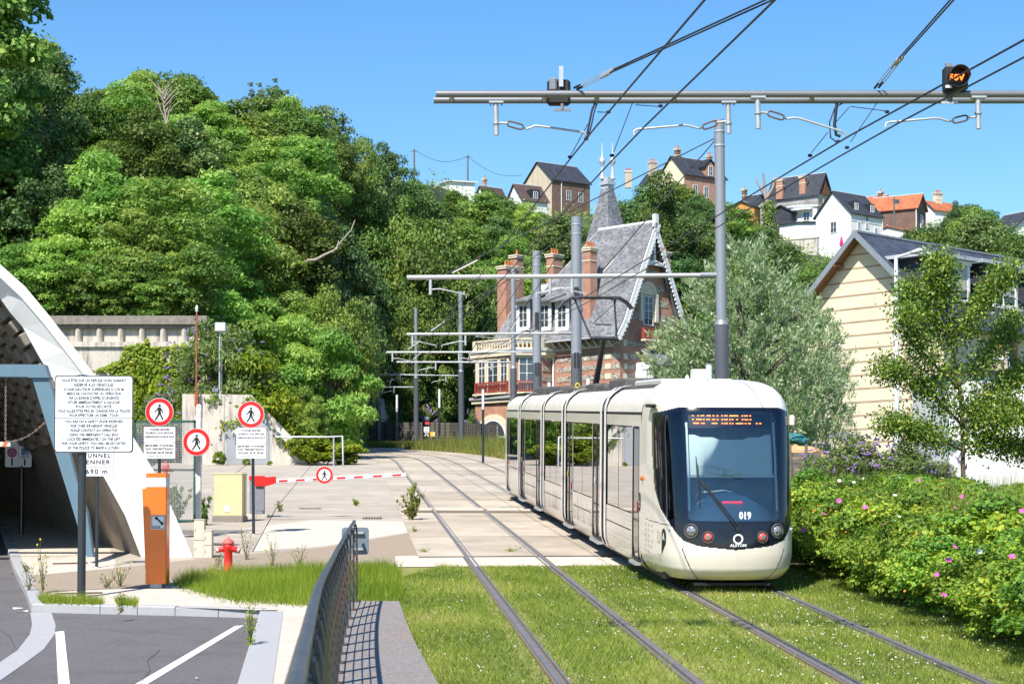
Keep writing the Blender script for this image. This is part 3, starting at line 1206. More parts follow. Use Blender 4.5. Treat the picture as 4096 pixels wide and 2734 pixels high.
for mi, (y0, y1, ops) in enumerate(MODULES):
    doors = [(a, c) for k, a, c in ops if k == DOOR]
    # merge neighbouring door leaves
    runs = []
    for a, c in doors:
        if runs and a - runs[-1][1] < .05:
            runs[-1][1] = c
        else:
            runs.append([a, c])
    for sx in (-1, 1):
        lo, up, fr, gap = MB(), MB(), MB(), MB()
        cur = y0
        for a, c in runs:
            side_strip(lo, SIDE_LO, cur, a - .03, sx)
            side_strip(lo, SIDE_LO[:2] + [(1.155, .31)], a - .03, c + .03, sx)
            cur = c + .03
        side_strip(lo, SIDE_LO, cur, y1, sx)
        side_strip(up, [(1.2, 2.66), (1.2, 2.86)], y0, y1, sx)
        side_strip(fr, FAIR, y0, y1, sx)
        side_strip(gap, [(1.185, 2.85), (1.185, 2.92)], y0, y1, sx)
        # window posts
        marks = sorted([y0] + [v for k, a, c in ops for v in (a, c)] + [y1])
        for a, c in zip(marks[:-1], marks[1:]):
            inside = any(abs(a - oa) < 1e-6 for k, oa, oc in ops)
            if not inside and c - a > .1:
                side_strip(up, [(1.2, 1.1), (1.2, 2.66)], a, c, sx)
            elif not inside:
                side_strip(gap, [(1.19, .4 if any(abs(a - q[1]) < .04 or abs(c - q[0]) < .04 for q in runs) else 1.1), (1.19, 2.66)], a - .001, c + .001, sx)
        lo.build('side_panel', M_cream, tram)
        up.build('upper_panel', M_cream, tram)
        fr.build('roof_fairing', M_fair, tram)
        gap.build('seal', M_blk, tram)
    for k, a, c in ops:
        for sx in (-1, 1):
            if k == WIN:
                o = MB().add([(sx * 1.196, a + .015, 1.12), (sx * 1.196, c - .015, 1.12), (sx * 1.196, c - .015, 2.64), (sx * 1.196, a + .015, 2.64)], [(0, 1, 2, 3)]).build('window', M_sideg, tram)
            else:
                o = MB().add([(sx * 1.178, a + .02, .36), (sx * 1.192, a + .02, .6), (sx * 1.192, a + .02, 2.62), (sx * 1.178, c - .02, .36), (sx * 1.192, c - .02, .6), (sx * 1.192, c - .02, 2.62)], [(0, 3, 4, 1), (1, 4, 5, 2)]).build('door', M_sideg, tram)
                fb = MB()
                for yy in (a + .015, c - .015):
                    fb.box((sx * 1.19, yy, 1.48), (.03, .03, 2.26))
                fb.box((sx * 1.19, (a + c) / 2, 2.63), (.03, c - a, .03)).box((sx * 1.175, (a + c) / 2, .345), (.05, c - a, .04))
                fb.build('frame', M_blk, o)
                MB().box((sx * 1.21, (a + c) / 2, .27), (.10, c - a, .05)).build('sill', M_steel, o)
    # stickers on the side glass
    for (k, a, c), (dy, dz, rr, m) in zip([op for op in ops if op[0] == DOOR], [(.3, 1.25, .10, M_red), (.3, 1.5, .07, M_txtw), (.35, 1.2, .09, M_red), (.3, 1.45, .07, M_yel)]):
        MB().cyl((-1.200, a + dy, dz), (-1.203, a + dy, dz), rr, n=18).build('sticker', m, tram)
    # white edge hoops where the sections meet
    for ye in (y0, y1):
        if ye < 2.5 or ye > 32.2:
            continue
        prof = [(1.06, .19), (1.15, .27), (1.205, .42), (1.217, .6), (1.217, 2.9), (1.205, 3.03), (1.15, 3.18), (1.05, 3.29), (.92, 3.38), (.7, 3.43)]
        d_ = .30 if ye == y0 else -.30
        for sx in (-1, 1):
            h = MB()
            side_strip(h, prof, ye, ye + d_, sx)
            h.build('edge_hoop', M_hoop, tram)
# bellows
for ya, yb in ((7.35, 7.70), (14.75, 15.10), (20.05, 20.40), (27.35, 27.70)):
    n = 6
    for sx in (-1, 1):
        b = MB()
        for i in range(n):
            y_a, y_b = ya + (yb - ya) * i / n, ya + (yb - ya) * (i + 1) / n
            ins = .10
            ym = (y_a + y_b) / 2
            side_strip(b, [(1.05 - ins, .3), (1.2 - ins, .6), (1.2 - ins, 2.9), (.9, 3.25)], y_a, ym, sx)
            side_strip(b, [(1.02 - ins, .3), (1.15 - ins, .6), (1.15 - ins, 2.9), (.86, 3.22)], ym, y_b, sx)
        b.build('bellows', M_blk, tram)
# passenger saloon: floor, far wall, seats seen darkly through the glass, and roof deck
MB().box2((-1.1, 2.4, .32), (1.1, 32.6, .36)).build('floor', mat('saloon_floor', (0.12, 0.12, 0.12), 0.8), tram)
MB().box2((-1.1, 2.4, 2.7), (1.1, 32.6, 2.74)).build('ceiling', mat('saloon_ceiling', (0.45, 0.45, 0.43), 0.8), tram)
MB().box2((-.86, 2.2, 3.33), (.86, 32.8, 3.37)).build('roof_deck', M_eq, tram)
MB().box2((-1.02, .9, .16), (1.02, 34.1, .30)).build('underframe', M_blk, tram)
seat0 = None
for k, ys_ in enumerate([3.9, 4.8, 5.7, 6.6, 9.7, 10.6, 11.6, 12.5, 15.6, 16.5, 17.4, 18.4, 19.4, 22.5, 23.4, 24.3, 25.2, 28.2, 29.1, 30.0, 31.0]):
    for sx in (-1, 1):
        if seat0 is None:
            seat0 = MB().bbox((0, 0, .45), (.8, .42, .1), .03).bbox((0, .2, .8), (.8, .08, .7), .03).mesh('seat')
        link('seat', seat0, mat('seat_cloth', (0.25, 0.08, 0.03), 0.9), tram, loc=(sx * .6, ys_, .36))
for k, ys_ in enumerate([8.6, 13.8, 15.3, 21.3, 26.4]):
    MB().cyl((-.7, ys_, .36), (-.7, ys_, 2.7), .018, n=6).build('grab_pole', M_steel, tram)
# bogies
for yb in (5.2, 17.6, 29.8):
    for dy in (-.8, .8):
        for sx in (-1, 1):
            MB().cyl((sx * .70, yb + dy, .29), (sx * .80, yb + dy, .29), .29, n=20).build('wheel', M_iron, tram)
# roof equipment
for (x0, x1, ya, yb, h) in [(-.7, .7, 8.0, 10.6, .2), (-.75, .75, 11.0, 12.6, .12), (-.55, .55, 14.4, 16.2, .17), (-.75, .75, 17.0, 18.4, .1), (-.7, .7, 20.5, 24.6, .18), (-.6, .6, 26.4, 29.0, .22)]:
    b = MB().bbox(((x0 + x1) / 2, (ya + yb) / 2, 3.37 + h / 2), (x1 - x0, yb - ya, h), .02)
    for q in range(4):
        b.box(((x0 + x1) / 2, ya + (yb - ya) * (q + .5) / 4, 3.375 + h), ((x1 - x0) * .9, .04, .03))
    b.build('roof_box', M_eq, tram)
b = MB()
b.bbox((0, 5.4, 3.45), (1.3, 3.4, .12), .03)
b.build('roof_cover', M_white_lit, tram)
# pantograph
M_pan = mat('pantograph_steel', (0.045, 0.045, 0.05), 0.5, 0.2, 8, metal=0.3)
pt = MB()
pb = Vector((0, 18.9, 3.42))
kn = Vector((0, 17.05, 4.70))
hd = Vector((0, 18.9, 5.80))
pt.tube([pb, kn], [.085, .06], 8)
pt.cyl(kn + Vector((-.34, 0, 0)), kn + Vector((.34, 0, 0)), .05, n=8)
pt.cyl(pb + Vector((-.45, 0, 0)), pb + Vector((.45, 0, 0)), .07, n=8)
pan = pt.build('pantograph_lower_arm', M_pan, tram)
u_ = MB()
for sx in (-1, 1):
    u_.tube([kn + Vector((sx * .32, 0, 0)), hd + Vector((sx * .5, 0, -.12))], .026, 6)
    u_.tube([hd + Vector((sx * .5, 0, -.14)), hd + Vector((sx * .52, 0, .0))], .03, 6)
u_.cyl(kn + Vector((-.2, .25, .35)), kn + Vector((.2, .25, .35)), .02, n=6)
u_.tube([kn + Vector((-.25, .3, .37)), hd + Vector((.45, 0, -.2))], .01, 5)
u_.build('pantograph_upper_arm', M_pan, tram)
h = MB()
for dy in (-.18, .18):
    h.tube([hd + Vector((-.95, dy, -.28)), hd + Vector((-.82, dy, -.12)), hd + Vector((-.62, dy, 0)), hd + Vector((.62, dy, 0)), hd + Vector((.82, dy, -.12)), hd + Vector((.95, dy, -.28))], .034, 6)
for sx in (-1, 1):
    h.box(hd + Vector((sx * .5, 0, -.03)), (.12, .42, .06))
h.build('pantograph_head', M_pan, tram)
b = MB()
b.bbox(pb + Vector((0, -.6, -.0)), (1.2, .5, .1), .02).bbox(pb + Vector((0, .9, -.02)), (.5, .7, .14), .02)
b.tube([pb + Vector((-.5, .2, .05)), pb + Vector((.55, -.5, .1))], .06, 8)
b.build('pantograph_base', M_eq, tram)
b = MB()
b.tube([Vector((-.7, 16.6, 3.44)) + Vector((.05 * math.cos(t), 0, .07 + .07 * math.sin(t) * (1 if t < PI * 1.1 else .6))) for t in np.linspace(0, 5.2, 14)], .018, 6)
b.build('lifting_eye', M_yel, tram)
# printed marks on the cream side by the cab door
MB().cyl((-1.203, 2.52, 1.36), (-1.207, 2.52, 1.36), .16, n=28).build('oval_sticker', M_txtk, tram).scale = (1, .7, 1)
for o in tram.children:
    if o.name.startswith('oval_sticker'):
        o.location = (0, 2.52 * .3, 0)
for i, t_ in enumerate(('LE', 'HAVRE', 'SEINE')):
    lettering(t_, .072, M_txtw, tram, (-1.209, 2.52, 1.43 - i * .075), w=[.05, .15, .14][i], rot=(PI / 2, 0, -PI / 2))


def side_pt(y, z, off=.006):
    """the cream side shell near the nose at depth y"""
    w_ = float(cr(W_Z, W_V, z))
    y0_ = float(cr(Y_Z, Y_V, z))
    yf = (y - y0_) / (NYB - y0_)
    aa = np.linspace(0, 1, 200)
    a = float(np.interp(yf, cr(A_K, YF, aa), aa))
    x = w_ * float(cr(A_K, XF, a))
    e = .01
    a2 = float(np.interp(yf + e, cr(A_K, YF, aa), aa))
    x2 = w_ * float(cr(A_K, XF, min(1, a2)))
    tang = Vector((-(x2 - x), e * (NYB - y0_), 0)).normalized()
    nrm = Vector((-tang.y, tang.x, 0))
    if nrm.x > 0:
        nrm = -nrm
    return Vector((-x, y, z)) + nrm * off, math.atan2(nrm.x, -nrm.y)


b = MB()
for r_ in range(8):
    z = .40 + r_ * .088
    for q in range(3):
        y = 1.32 + q * .26 + (.04 if r_ % 2 else 0)
        if r_ in (2, 5) and q == 0:
            continue
        p, ang = side_pt(y, z)
        M_ = Matrix.Translation(p) @ Matrix.Rotation(ang, 4, 'Z')
        b2 = MB().disc((0, 0, 0), .026, .001, 12).xf(M_)
        b.add(b2.v, b2.f)
b.build('dot_print', M_dot, tram)['kind'] = 'stuff'
b = MB()
for y_ in np.arange(3.6, 7.1, .22):
    for z in np.arange(.45, 1.05, .085):
        if (int(y_ * 50) + int(z * 90)) % 5 != 0 and z < .45 + .6 * (7.2 - y_) / 3.4:
            b.box((-1.2015, y_, z), (.001, .04, .04))
b.build('dot_print', M_dot, tram)['kind'] = 'stuff'
b = MB()
for y0_, y1_ in ((9.5, 12.9), (15.4, 19.7), (22.2, 25.6)):
    y_ = y0_
    while y_ < y1_:
        hh = random.uniform(.15, .5)
        b.box((-1.2015, y_, .5 + hh / 2), (.001, random.choice((.05, .1)), hh))
        y_ += random.choice((.16, .24, .4))
b.build('skyline_print', M_dot, tram)['kind'] = 'stuff'
for i, (ya, yb) in enumerate([(3.6, 7.1), (9.5, 12.9), (15.4, 19.7), (22.2, 25.6)]):
    MB().box((-1.2005, (ya + yb) / 2, .80), (.004, yb - ya, .02)).build('rub_strip', M_blk, tram)
# the operator's mark on the corner
p, ang = side_pt(.66, .80, .008)
mk = MB()
mk.prism([(x, 0, z) for x, z in [(-.085, -.22)] + [(.085 * math.cos(t), .10 + .11 * math.sin(t)) for t in np.linspace(PI, 0, 14)] + [(.085, -.02)]], (0, .002, 0))
mk.build('operator_mark', M_txtk, tram, loc=p, rot=(0, 0, ang))
lettering('A', .17, M_txtw, tram, p + Matrix.Rotation(ang, 3, 'Z') @ Vector((0, -.004, .07)), w=.09, bold=.004, rot=(PI / 2, 0, ang))
p2, a2 = side_pt(.90, .86, .008)
lettering('Li', .30, M_beige, tram, p2, w=.15, bold=.004, rot=(PI / 2, 0, a2))
p3, a3 = side_pt(.84, .54, .008)
lettering('TOUJOURS LiA', .05, M_dot, tram, p3 + Vector((0, 0, .03)), w=.24, rot=(PI / 2, 0, a3))
lettering('POUR VOUS', .05, M_dot, tram, p3 + Vector((0, 0, -.03)), w=.18, rot=(PI / 2, 0, a3))

# ------------------------------------------------------------------ street furniture on the left
M_galv = mat('galvanised', (0.46, 0.48, 0.50), 0.5, 0.1, 12, metal=0.5)
M_pole = mat('dark_pole_paint', (0.022, 0.028, 0.036), 0.35, 0.1, 6, coat=0.2)
M_plate = mat('sign_white', (0.74, 0.75, 0.77), 0.35, 0.03, 2)
M_sgred = mat('sign_red', (0.62, 0.018, 0.014), 0.35, 0.05, 2)
M_sgblue = mat('sign_blue', (0.02, 0.13, 0.42), 0.4, 0.05, 2)
M_back = mat('sign_back_grey', (0.14, 0.17, 0.20), 0.5, 0.08, 5)
M_wpost = mat('white_flaking_post', (0.66, 0.63, 0.58), 0.8, 0.08, 6, dirt=(0.35, 0.33, 0.3), dscale=14, damt=0.8)
M_orange = mat('orange_paint', (0.78, 0.15, 0.004), 0.3, 0.05, 2, coat=0.4, dirt=(0.5, 0.12, 0.02), dscale=3, damt=0.3)
M_refl = mat('reflective_band', (0.62, 0.62, 0.64), 0.4, 0.04, 20)
M_ccyel = mat('pale_yellow_cabinet', (0.60, 0.53, 0.30), 0.55, 0.04, 3, dirt=(0.45, 0.38, 0.22), dscale=5, damt=0.3)
M_grcab = mat('grey_cabinet', (0.20, 0.21, 0.24), 0.5, 0.06, 4)
M_bbox = mat('beige_box', (0.58, 0.51, 0.42), 0.6, 0.05, 4, dirt=(0.4, 0.35, 0.3), dscale=6, damt=0.4)
M_redp = mat('red_paint', (0.62, 0.02, 0.015), 0.35, 0.08, 5, coat=0.3)
M_pinkred = mat('faded_red_cap', (0.60, 0.12, 0.10), 0.6, 0.15, 20)
M_ccold = mat('stained_concrete', (0.54, 0.49, 0.425), 0.9, 0.12, 1.5, 0.3, 30, dirt=(0.10, 0.09, 0.075), dscale=2.6, damt=0.85, streak=True)
M_ccdark = mat('dark_old_concrete', (0.24, 0.21, 0.18), 0.95, 0.2, 2.5, 0.4, 30, dirt=(0.09, 0.08, 0.07), dscale=3.5, damt=0.7)
M_rust = mat('rusted_pole', (0.33, 0.085, 0.03), 0.75, 0.2, 20)
M_green = mat('green_frame', (0.02, 0.09, 0.075), 0.5, 0.1, 6)


def base_y(Y):
    return 1628 + CAMZ * F / Y


class Loc:
    """local metres of a thing standing at column x, depth Y"""

    def __init__(s, x, Y, h=0.0):
        s.x, s.Y, s.k = x, Y, Y / F
        s.p = onplane(x, Y, h)
        s.by = base_y(Y) - h / s.k

    def X(s, px):
        return (px - s.x) * s.k

    def Z(s, py):
        return (s.by - py) * s.k


def walking_man(parent, c, r, m):
    """the pedestrian pictogram, r = radius of the white disc"""
    def q(pts):
        return [(c[0] + x * r, c[1], c[2] + z * r) for x, z in pts]
    b = MB()
    b.disc((c[0] + .02 * r, c[1], c[2] + .66 * r), .125 * r, .003, 16)
    for pts in ([(-.15, .48), (.13, .48), (.15, .0), (-.12, .0)],
                [(-.12, .06), (.07, .04), (-.02, -.34), (-.36, -.80), (-.50, -.80), (-.18, -.30)],
                [(-.02, .06), (.15, .04), (.20, -.28), (.44, -.72), (.30, -.80), (.05, -.30)],
                [(-.15, .47), (-.04, .40), (-.26, .12), (-.47, -.02), (-.50, .06), (-.32, .20)],
                [(.11, .47), (.30, .22), (.40, -.10), (.31, -.12), (.20, .14), (.06, .32)]):
        b.prism(q(pts), (0, .003, 0))
    o = b.build('pictogram', m, parent)
    o['kind'] = 'stuff'
    return o


def round_sign(parent, cx, cz, r, y=-.06):
    pl = MB().disc((cx, y + .012, cz), r, .012, 40).build('sign_back', M_back, parent)
    MB().disc((cx, y + .006, cz), r * .99, .006, 40).build('white_face', M_plate, parent)
    b = MB()
    n = 40
    r0, r1 = r * .69, r * .96
    vs = []
    for rr, yy in ((r0, 0), (r1, 0)):
        for i in range(n):
            a = 2 * PI * i / n
            vs.append((cx + rr * math.cos(a), y + .003 + yy, cz + rr * math.sin(a)))
    b.add(vs, [(i, (i + 1) % n, n + (i + 1) % n, n + i) for i in range(n)])
    b.build('red_ring', M_sgred, parent)
    walking_man(parent, (cx, y - .001, cz), r * .69, M_txtk)


def plate(parent, cx, cz, wx, hz, r=.03, y=-.05, edge=True):
    MB().roundrect(cx, cz, wx + (.012 if edge else 0), hz + (.012 if edge else 0), r, y, y + .02).build('plate_edge', M_galv, parent)
    return MB().roundrect(cx, cz, wx, hz, r, y - .003, y).build('plate', M_plate, parent)


PED1 = [('TUNNEL JENNER', .062, .46), ('INTERDIT AUX PIÉTONS', .062, .62), ('AMENDE ENCOURUE 38 €', .062, .66), ('(Code pénal art. 131-13)', .035, .32)]
PED2 = [('JENNER TUNNEL', .072, .66), ('NO PEDESTRIAN', .072, .62), ('ZONE 38 € FINE', .072, .60), ('(Penal code art. 131-13)', .042, .50)]


def ped_plates(T, L, x0, x1, y0, y1, y2, y3):
    cx = (L.X(x0) + L.X(x1)) / 2
    wx = L.X(x1) - L.X(x0)
    for (ya, yb), rows in (((y0, y1), PED1), ((y2, y3), PED2)):
        za, zb = L.Z(yb), L.Z(ya)
        plate(T, cx, (za + zb) / 2, wx, zb - za, .03)
        hs = [.22, .24, .26, .16]
        zz = zb - (zb - za) * .06
        for (t_, s_, w_), f_ in zip(rows, hs):
            it = t_.startswith('(')
            lettering(t_, s_ * .78, M_txtk, T, (cx, -.056, zz - (zb - za) * f_ * .48), w=w_ * wx / .70, bold=.0 if it else .0018, shear=.25 if it else 0)
            zz -= (zb - za) * f_ * .97


# 1 the large notice on the dark post
L = Loc(328, 31.4)
T = thing('notice_board', 'large white notice in two languages on a thick dark post by the kerb', 'sign', L.p)
b = MB()
b.cyl((0, 0, -.02), (0, 0, 2.85), .066, n=20)
b.cyl((0, 0, 2.85), (0, 0, L.Z(1520)), .055, n=16)
b.build('post', M_pole, T)
MB().lathe([(.055, 0), (.10, .0), (.11, .03), (.09, .05), (.04, .06), (.001, .062)], n=18).build('post_cap', M_pole, T, loc=(0, 0, L.Z(1512)))
MB().lathe([(.12, 0), (.12, .012), (.07, .014)], n=18).build('foot_collar', M_galv, T)
x0, x1, z0, z1 = L.X(225), L.X(531), L.Z(1806), L.Z(1506)
MB().roundrect((x0 + x1) / 2, (z0 + z1) / 2, x1 - x0 + .03, z1 - z0 + .03, .05, -.10, -.06).build('panel_edge', M_pole, T)
MB().roundrect((x0 + x1) / 2, (z0 + z1) / 2, x1 - x0, z1 - z0, .045, -.106, -.10).build('panel', M_plate, T)
MB().box2((x0, -.108, L.Z(1674)), (x1, -.1045, L.Z(1672))).build('divider', M_txtk, T)
cxx = (x0 + x1) / 2
rows = [('VOUS ÊTES SUR UN REFUGE HORS GABARIT', 577, 1170, 0), ('RÉSERVÉ AUX VÉHICULES', 350, 1210, 0), ("D'UNE HAUTEUR SUPÉRIEURE A 2,70 M", 533, 1250, 0), ('MERCI DE CONTACTER UN OPÉRATEUR', 487, 1288, 0),
        ("VIA LA BORNE D'APPEL D'URGENCE", 450, 1327, 0), ('SITUÉE IMMÉDIATEMENT A GAUCHE', 462, 1366, 0), ('POUR VOTRE SÉCURITÉ,', 325, 1404, 0), ('VOUS ALLEZ ÊTRE PRIS EN CHARGE PAR LA POLICE', 648, 1443, 0),
        ('POUR EFFECTUER UN DEMI - TOUR', 438, 1482, 0), ('YOU ARE ON A SAFETY ZONE RESERVED', 517, 1537, 1), ("FOR OVER 8'8 HEIGHT VEHICLES", 420, 1577, 1), ('PLEASE CONTACT AN OPERATOR', 418, 1616, 1),
        ('USING THE EMERGENCY CALL BOX', 443, 1655, 1), ('LOCATED IMMEDIATELY ON THE LEFT', 476, 1695, 1), ('FOR YOUR SAFETY, YOU WILL BE ESCORTED', 575, 1733, 1), ('BY THE POLICE TO MAKE A U-TURN', 460, 1773, 1)]
for t_, wz, yz, it in rows:
    lettering(t_, .061, M_txtk, T, (cxx, -.110, L.Z(1000 + yz / 2.24)), w=wz / 2.24 * L.k, bold=0.0010, shear=.22 if it else 0)

# 2 tunnel name sign
L = Loc(388, 37.3)
T = thing('tunnel_name_sign', 'white TUNNEL JENNER 690 m sign on a thin dark post behind the large notice', 'sign', L.p)
MB().cyl((0, 0, -.02), (0, 0, L.Z(1815)), .032, n=14).build('post', M_pole, T)
MB().lathe([(.09, 0), (.09, .012), (.035, .014)], n=14).build('foot_collar', M_galv, T)
for ya, yb, rows in ((1800, 1866, [('TUNNEL', 1822, .60), ('JENNER', 1848, .60)]), (1869, 1903, [('690 m', 1886, .46)])):
    plate(T, 0, (L.Z(ya) + L.Z(yb)) / 2, .62, L.Z(ya) - L.Z(yb), .035)
    for t_, yy, w_ in rows:
        lettering(t_, .11 if len(rows) > 1 else .13, M_txtk, T, (.0, -.056, L.Z(yy)), w=w_ * .8 + .04, bold=.003, spacing=1.25)

# 3 no-pedestrian sign behind the call box
L = Loc(637, 44.8)
T = thing('no_pedestrians_sign', 'red ringed no pedestrians sign with two plates rising behind the orange call box', 'sign', L.p, group='no pedestrians signs')
MB().cyl((0, 0, -.02), (0, 0, L.Z(1600)), .036, n=14).build('post', M_pole, T)
round_sign(T, 0, L.Z(1647), .325)
ped_plates(T, L, 576, 700, 1707, 1769, 1771, 1833)
# 4 no-pedestrian sign on the white post
L = Loc(794, 46.4)
T = thing('gate_post', 'white flaking gate post beside the wire mesh panel', 'post', L.p)
MB().bbox((0, 0, (L.Z(1626)) / 2), (.13, .13, L.Z(1626)), .02).build('shaft', M_wpost, T)
MB().lathe([(.07, 0), (.05, .05), (.001, .07)], n=10).build('rounded_top', M_wpost, T, loc=(0, 0, L.Z(1626)))
MB().box((-.07, -.02, 1.5), (.02, .06, .25)).build('hinge', M_galv, T)
L2 = Loc(786, 46.0)
T = thing('no_pedestrians_sign', 'red ringed no pedestrians sign fixed low on the white post with no plates under it', 'sign', L2.p + Vector((0, 0, L2.Z(1767))), group='no pedestrians signs')
round_sign(T, 0, 0, .325, -.05)
MB().box((0.05, .03, 0), (.06, .16, .05)).build('clamp', M_galv, T)
# 5 no-pedestrian sign in front of the grey doors
L = Loc(1015, 46.9)
T = thing('no_pedestrians_sign', 'red ringed no pedestrians sign with two plates on a dark post before the barrier', 'sign', L.p, group='no pedestrians signs')
MB().cyl((0, 0, -.02), (-.04, 0, L.Z(1610)), .036, n=14).build('post', M_pole, T)
MB().lathe([(.10, 0), (.10, .012), (.04, .014)], n=14).build('foot_collar', M_galv, T)
round_sign(T, L.X(1003), L.Z(1657), .325)
ped_plates(T, L, 946, 1063, 1711, 1773, 1775, 1832)

# 6 barrier
L = Loc(1026, 54)
T = thing('barrier', 'red and white lift barrier on a grey cabinet reaching toward the tracks', 'barrier', L.p)
MB().bbox((0, .16, .04), (.62, .5, .12), .02).build('plinth', M_ccold, T)
MB().bbox((0, .15, (L.Z(1920)) / 2 + .05), (.38, .36, L.Z(1920) - .1), .015).build('cabinet', M_grcab, T)
MB().bbox((0, .15, L.Z(1911)), (.41, .39, .13), .02).build('cabinet_top', M_redp, T)
MB().box((.1, -.035, .6), (.22, .008, .8)).build('cabinet_door', M_grcab, T)
MB().cyl((.03, -.045, .55), (.03, -.03, .55), .02, n=10).build('lock', M_galv, T)
b = MB()
z = L.Z(1926)
b.prism([(L.X(1015), -.10, z + .06), (L.X(1030), -.10, z + .13), (L.X(1062), -.10, z + .14), (L.X(1062), -.10, z - .12), (L.X(1022), -.10, z - .12)], (0, .1, 0))
b.prism([(L.X(1062), -.12, z + .12), (L.X(1104), -.12, z + .15), (L.X(1104), -.12, z - .04), (L.X(1062), -.12, z - .13)], (0, .12, 0))
b.build('arm_bracket', M_redp, T)
a0, a1 = Vector((L.X(1104), -.06, L.Z(1924))), Vector((L.X(1626), -.06, L.Z(1897)))
dv = a1 - a0
ang = math.atan2(dv.z, dv.x)
arm = MB().bbox((0, 0, 0), (dv.length, .05, .11), .015).build('boom', M_plate, T, loc=(a0 + a1) / 2, rot=(0, -ang, 0))
for f_ in (.025, .156, .285, .468, .600, .746, .894):
    MB().box((-dv.length / 2 + dv.length * (f_ + .032), -.027, .0), (.24 * 1.02, .004, .055)).build('red_stripe', M_redp, arm)
T2 = thing('no_pedestrians_sign', 'small red ringed no pedestrians sign hung on the barrier boom', 'sign', L.p + Vector((L.X(1299), -.10, L.Z(1899))), group='no pedestrians signs')
round_sign(T2, 0, 0, 35 * L.k, -.02)

# 7 cabinets
L = Loc(911, 51.9)
T = thing('utility_cabinet', 'pale yellow utility cabinet on a concrete base beside the barrier', 'cabinet', L.p, rz=R(-8))
MB().bbox((0, .22, .07), (.84, .5, .2), .02).build('base', M_ccdark, T)
MB().bbox((0, .22, .72), (.78, .44, 1.10), .012).build('body', M_ccyel, T)
MB().bbox((0, .22, 1.285), (.81, .47, .05), .015).build('lid', M_ccyel, T)
MB().box((-.02, -.005, .36), (.16, .02, .18)).build('meter_window', M_refl, T)
MB().box((.392, .22, .72), (.006, .01, 1.05)).build('door_gap', M_blk, T)
for x, ya, yb, w_, lab in ((797, 2078, 2231, .21, 'tall narrow beige junction box at the foot of the white post'), (833, 2121, 2229, .16, 'short beige junction box standing right of a taller one')):
    L = Loc(x, 39.6)
    T = thing('junction_box', lab, 'box', L.p, group='beige junction boxes')
    MB().bbox((0, .1, L.Z(ya) / 2), (w_, .22, L.Z(ya)), .01).build('body', M_bbox, T)
    MB().bbox((0, .1, L.Z(ya) + .005), (w_ + .02, .24, .02), .008).build('lid', M_bbox, T)
    MB().box((0, -.012, L.Z(ya) * .47), (w_ * .96, .004, .006)).build('door_gap', M_dark, T)
    for zz in (.25, .75):
        MB().box((-w_ * .38, -.014, L.Z(ya) * zz), (.015, .02, .05)).build('hinge', M_galv, T)

# 8 emergency call box
L = Loc(623, 33.0)
T = thing('emergency_call_box', 'tall orange SOS call box with open side flap and silver band', 'call box', L.p)
MB().bbox((0, .15, .06), (.21, .21, .14), .01).build('foot', M_galv, T)
zt, zb = L.Z(1891), L.Z(2333)
b = MB()
prof = [(-.165, 0), (-.09, -.03), (.175, -.03), (.185, -.01), (.185, .30), (-.165, .30)]
b.prism([(x, y, zb) for x, y in prof], (0, 0, L.Z(1946) - zb))
b.build('housing', M_orange, T)
MB().prism([(x * .98, y * .98, L.Z(1946)) for x, y in prof], (0, 0, L.Z(1909) - L.Z(1946))).build('reflective_band', M_refl, T)
MB().prism([(x, y, L.Z(1909)) for x, y in prof], (0, 0, zt - L.Z(1909))).build('cap', M_orange, T)
b = MB()
b.prism([(-.165, .02, zb + .25), (-.165, .02, L.Z(1952)), (-.235, .03, L.Z(1955)), (-.215, .03, L.Z(2060)), (-.175, .03, zb + .25)], (0, .22, 0))
b.build('side_flap', M_orange, T)
MB().box2((-.085, -.034, zb + .55), (.168, -.0295, L.Z(1950))).build('door', M_orange, T)
sg = MB().roundrect(L.X(634), L.Z(2088), .235, .235, .012, -.038, -.034).build('sos_plate', M_plate, T)
b = MB()
cx_, cz_ = L.X(634), L.Z(2088)
for (x0_, z0_, x1_, z1_) in ((-.108, .1, .108, .108), (-.108, -.108, .108, -.1), (-.108, -.108, -.1, .108), (.1, -.108, .108, .108)):
    b.box2((cx_ + x0_, -.041, cz_ + z0_), (cx_ + x1_, -.038, cz_ + z1_))
b.build('plate_border', M_txtk, T)
b = MB()
hs = [(-.055, .075), (-.02, .085), (.0, .07), (.005, .05), (.045, .015), (.06, .0), (.085, -.005), (.09, -.045), (.07, -.06), (.05, -.055), (.045, -.03), (.0, .02), (-.03, .04), (-.055, .045)]
b.prism([(cx_ + x, -.041, cz_ + z + .01) for x, z in hs], (0, .003, 0))
b.build('handset_symbol', M_txtk, T)
lettering('S.O.S.', .055, M_txtk, T, (cx_ - .02, -.042, cz_ - .075), w=.14, bold=.002)

# 9 hydrants
def hydrant(name, label, L, s=1.0):
    T = thing(name, label, 'hydrant', L.p, group='red hydrants')
    MB().lathe([(.10, -.05), (.10, .02), (.085, .05), (.085, .40), (.10, .43), (.115, .48), (.115, .52), (.10, .55)], n=18).build('barrel', M_redp, T)
    MB().lathe([(.105, 0), (.118, .01), (.118, .04), (.09, .09), (.05, .12), (.02, .125), (.02, .16), (.001, .165)], n=18).build('bonnet', M_pinkred, T, loc=(0, 0, .55))
    for sx, r_ in ((-1, .05), (1, .06)):
        o = MB().cyl((0, 0, 0), (sx * .13, 0, -.035), r_ * 1.15, r_, n=14).build('outlet', M_redp, T, loc=(sx * .06, -.02, .47))
        MB().cyl((sx * .13, 0, -.035), (sx * .165, 0, -.045), r_ * 1.05, n=14).build('silver_cap', M_galv, o)
        MB().cyl((sx * .165, 0, -.045), (sx * .185, 0, -.05), r_ * .8, n=14).build('cap_face', M_redp, o)
    T.scale = (s, s, s)
    return T


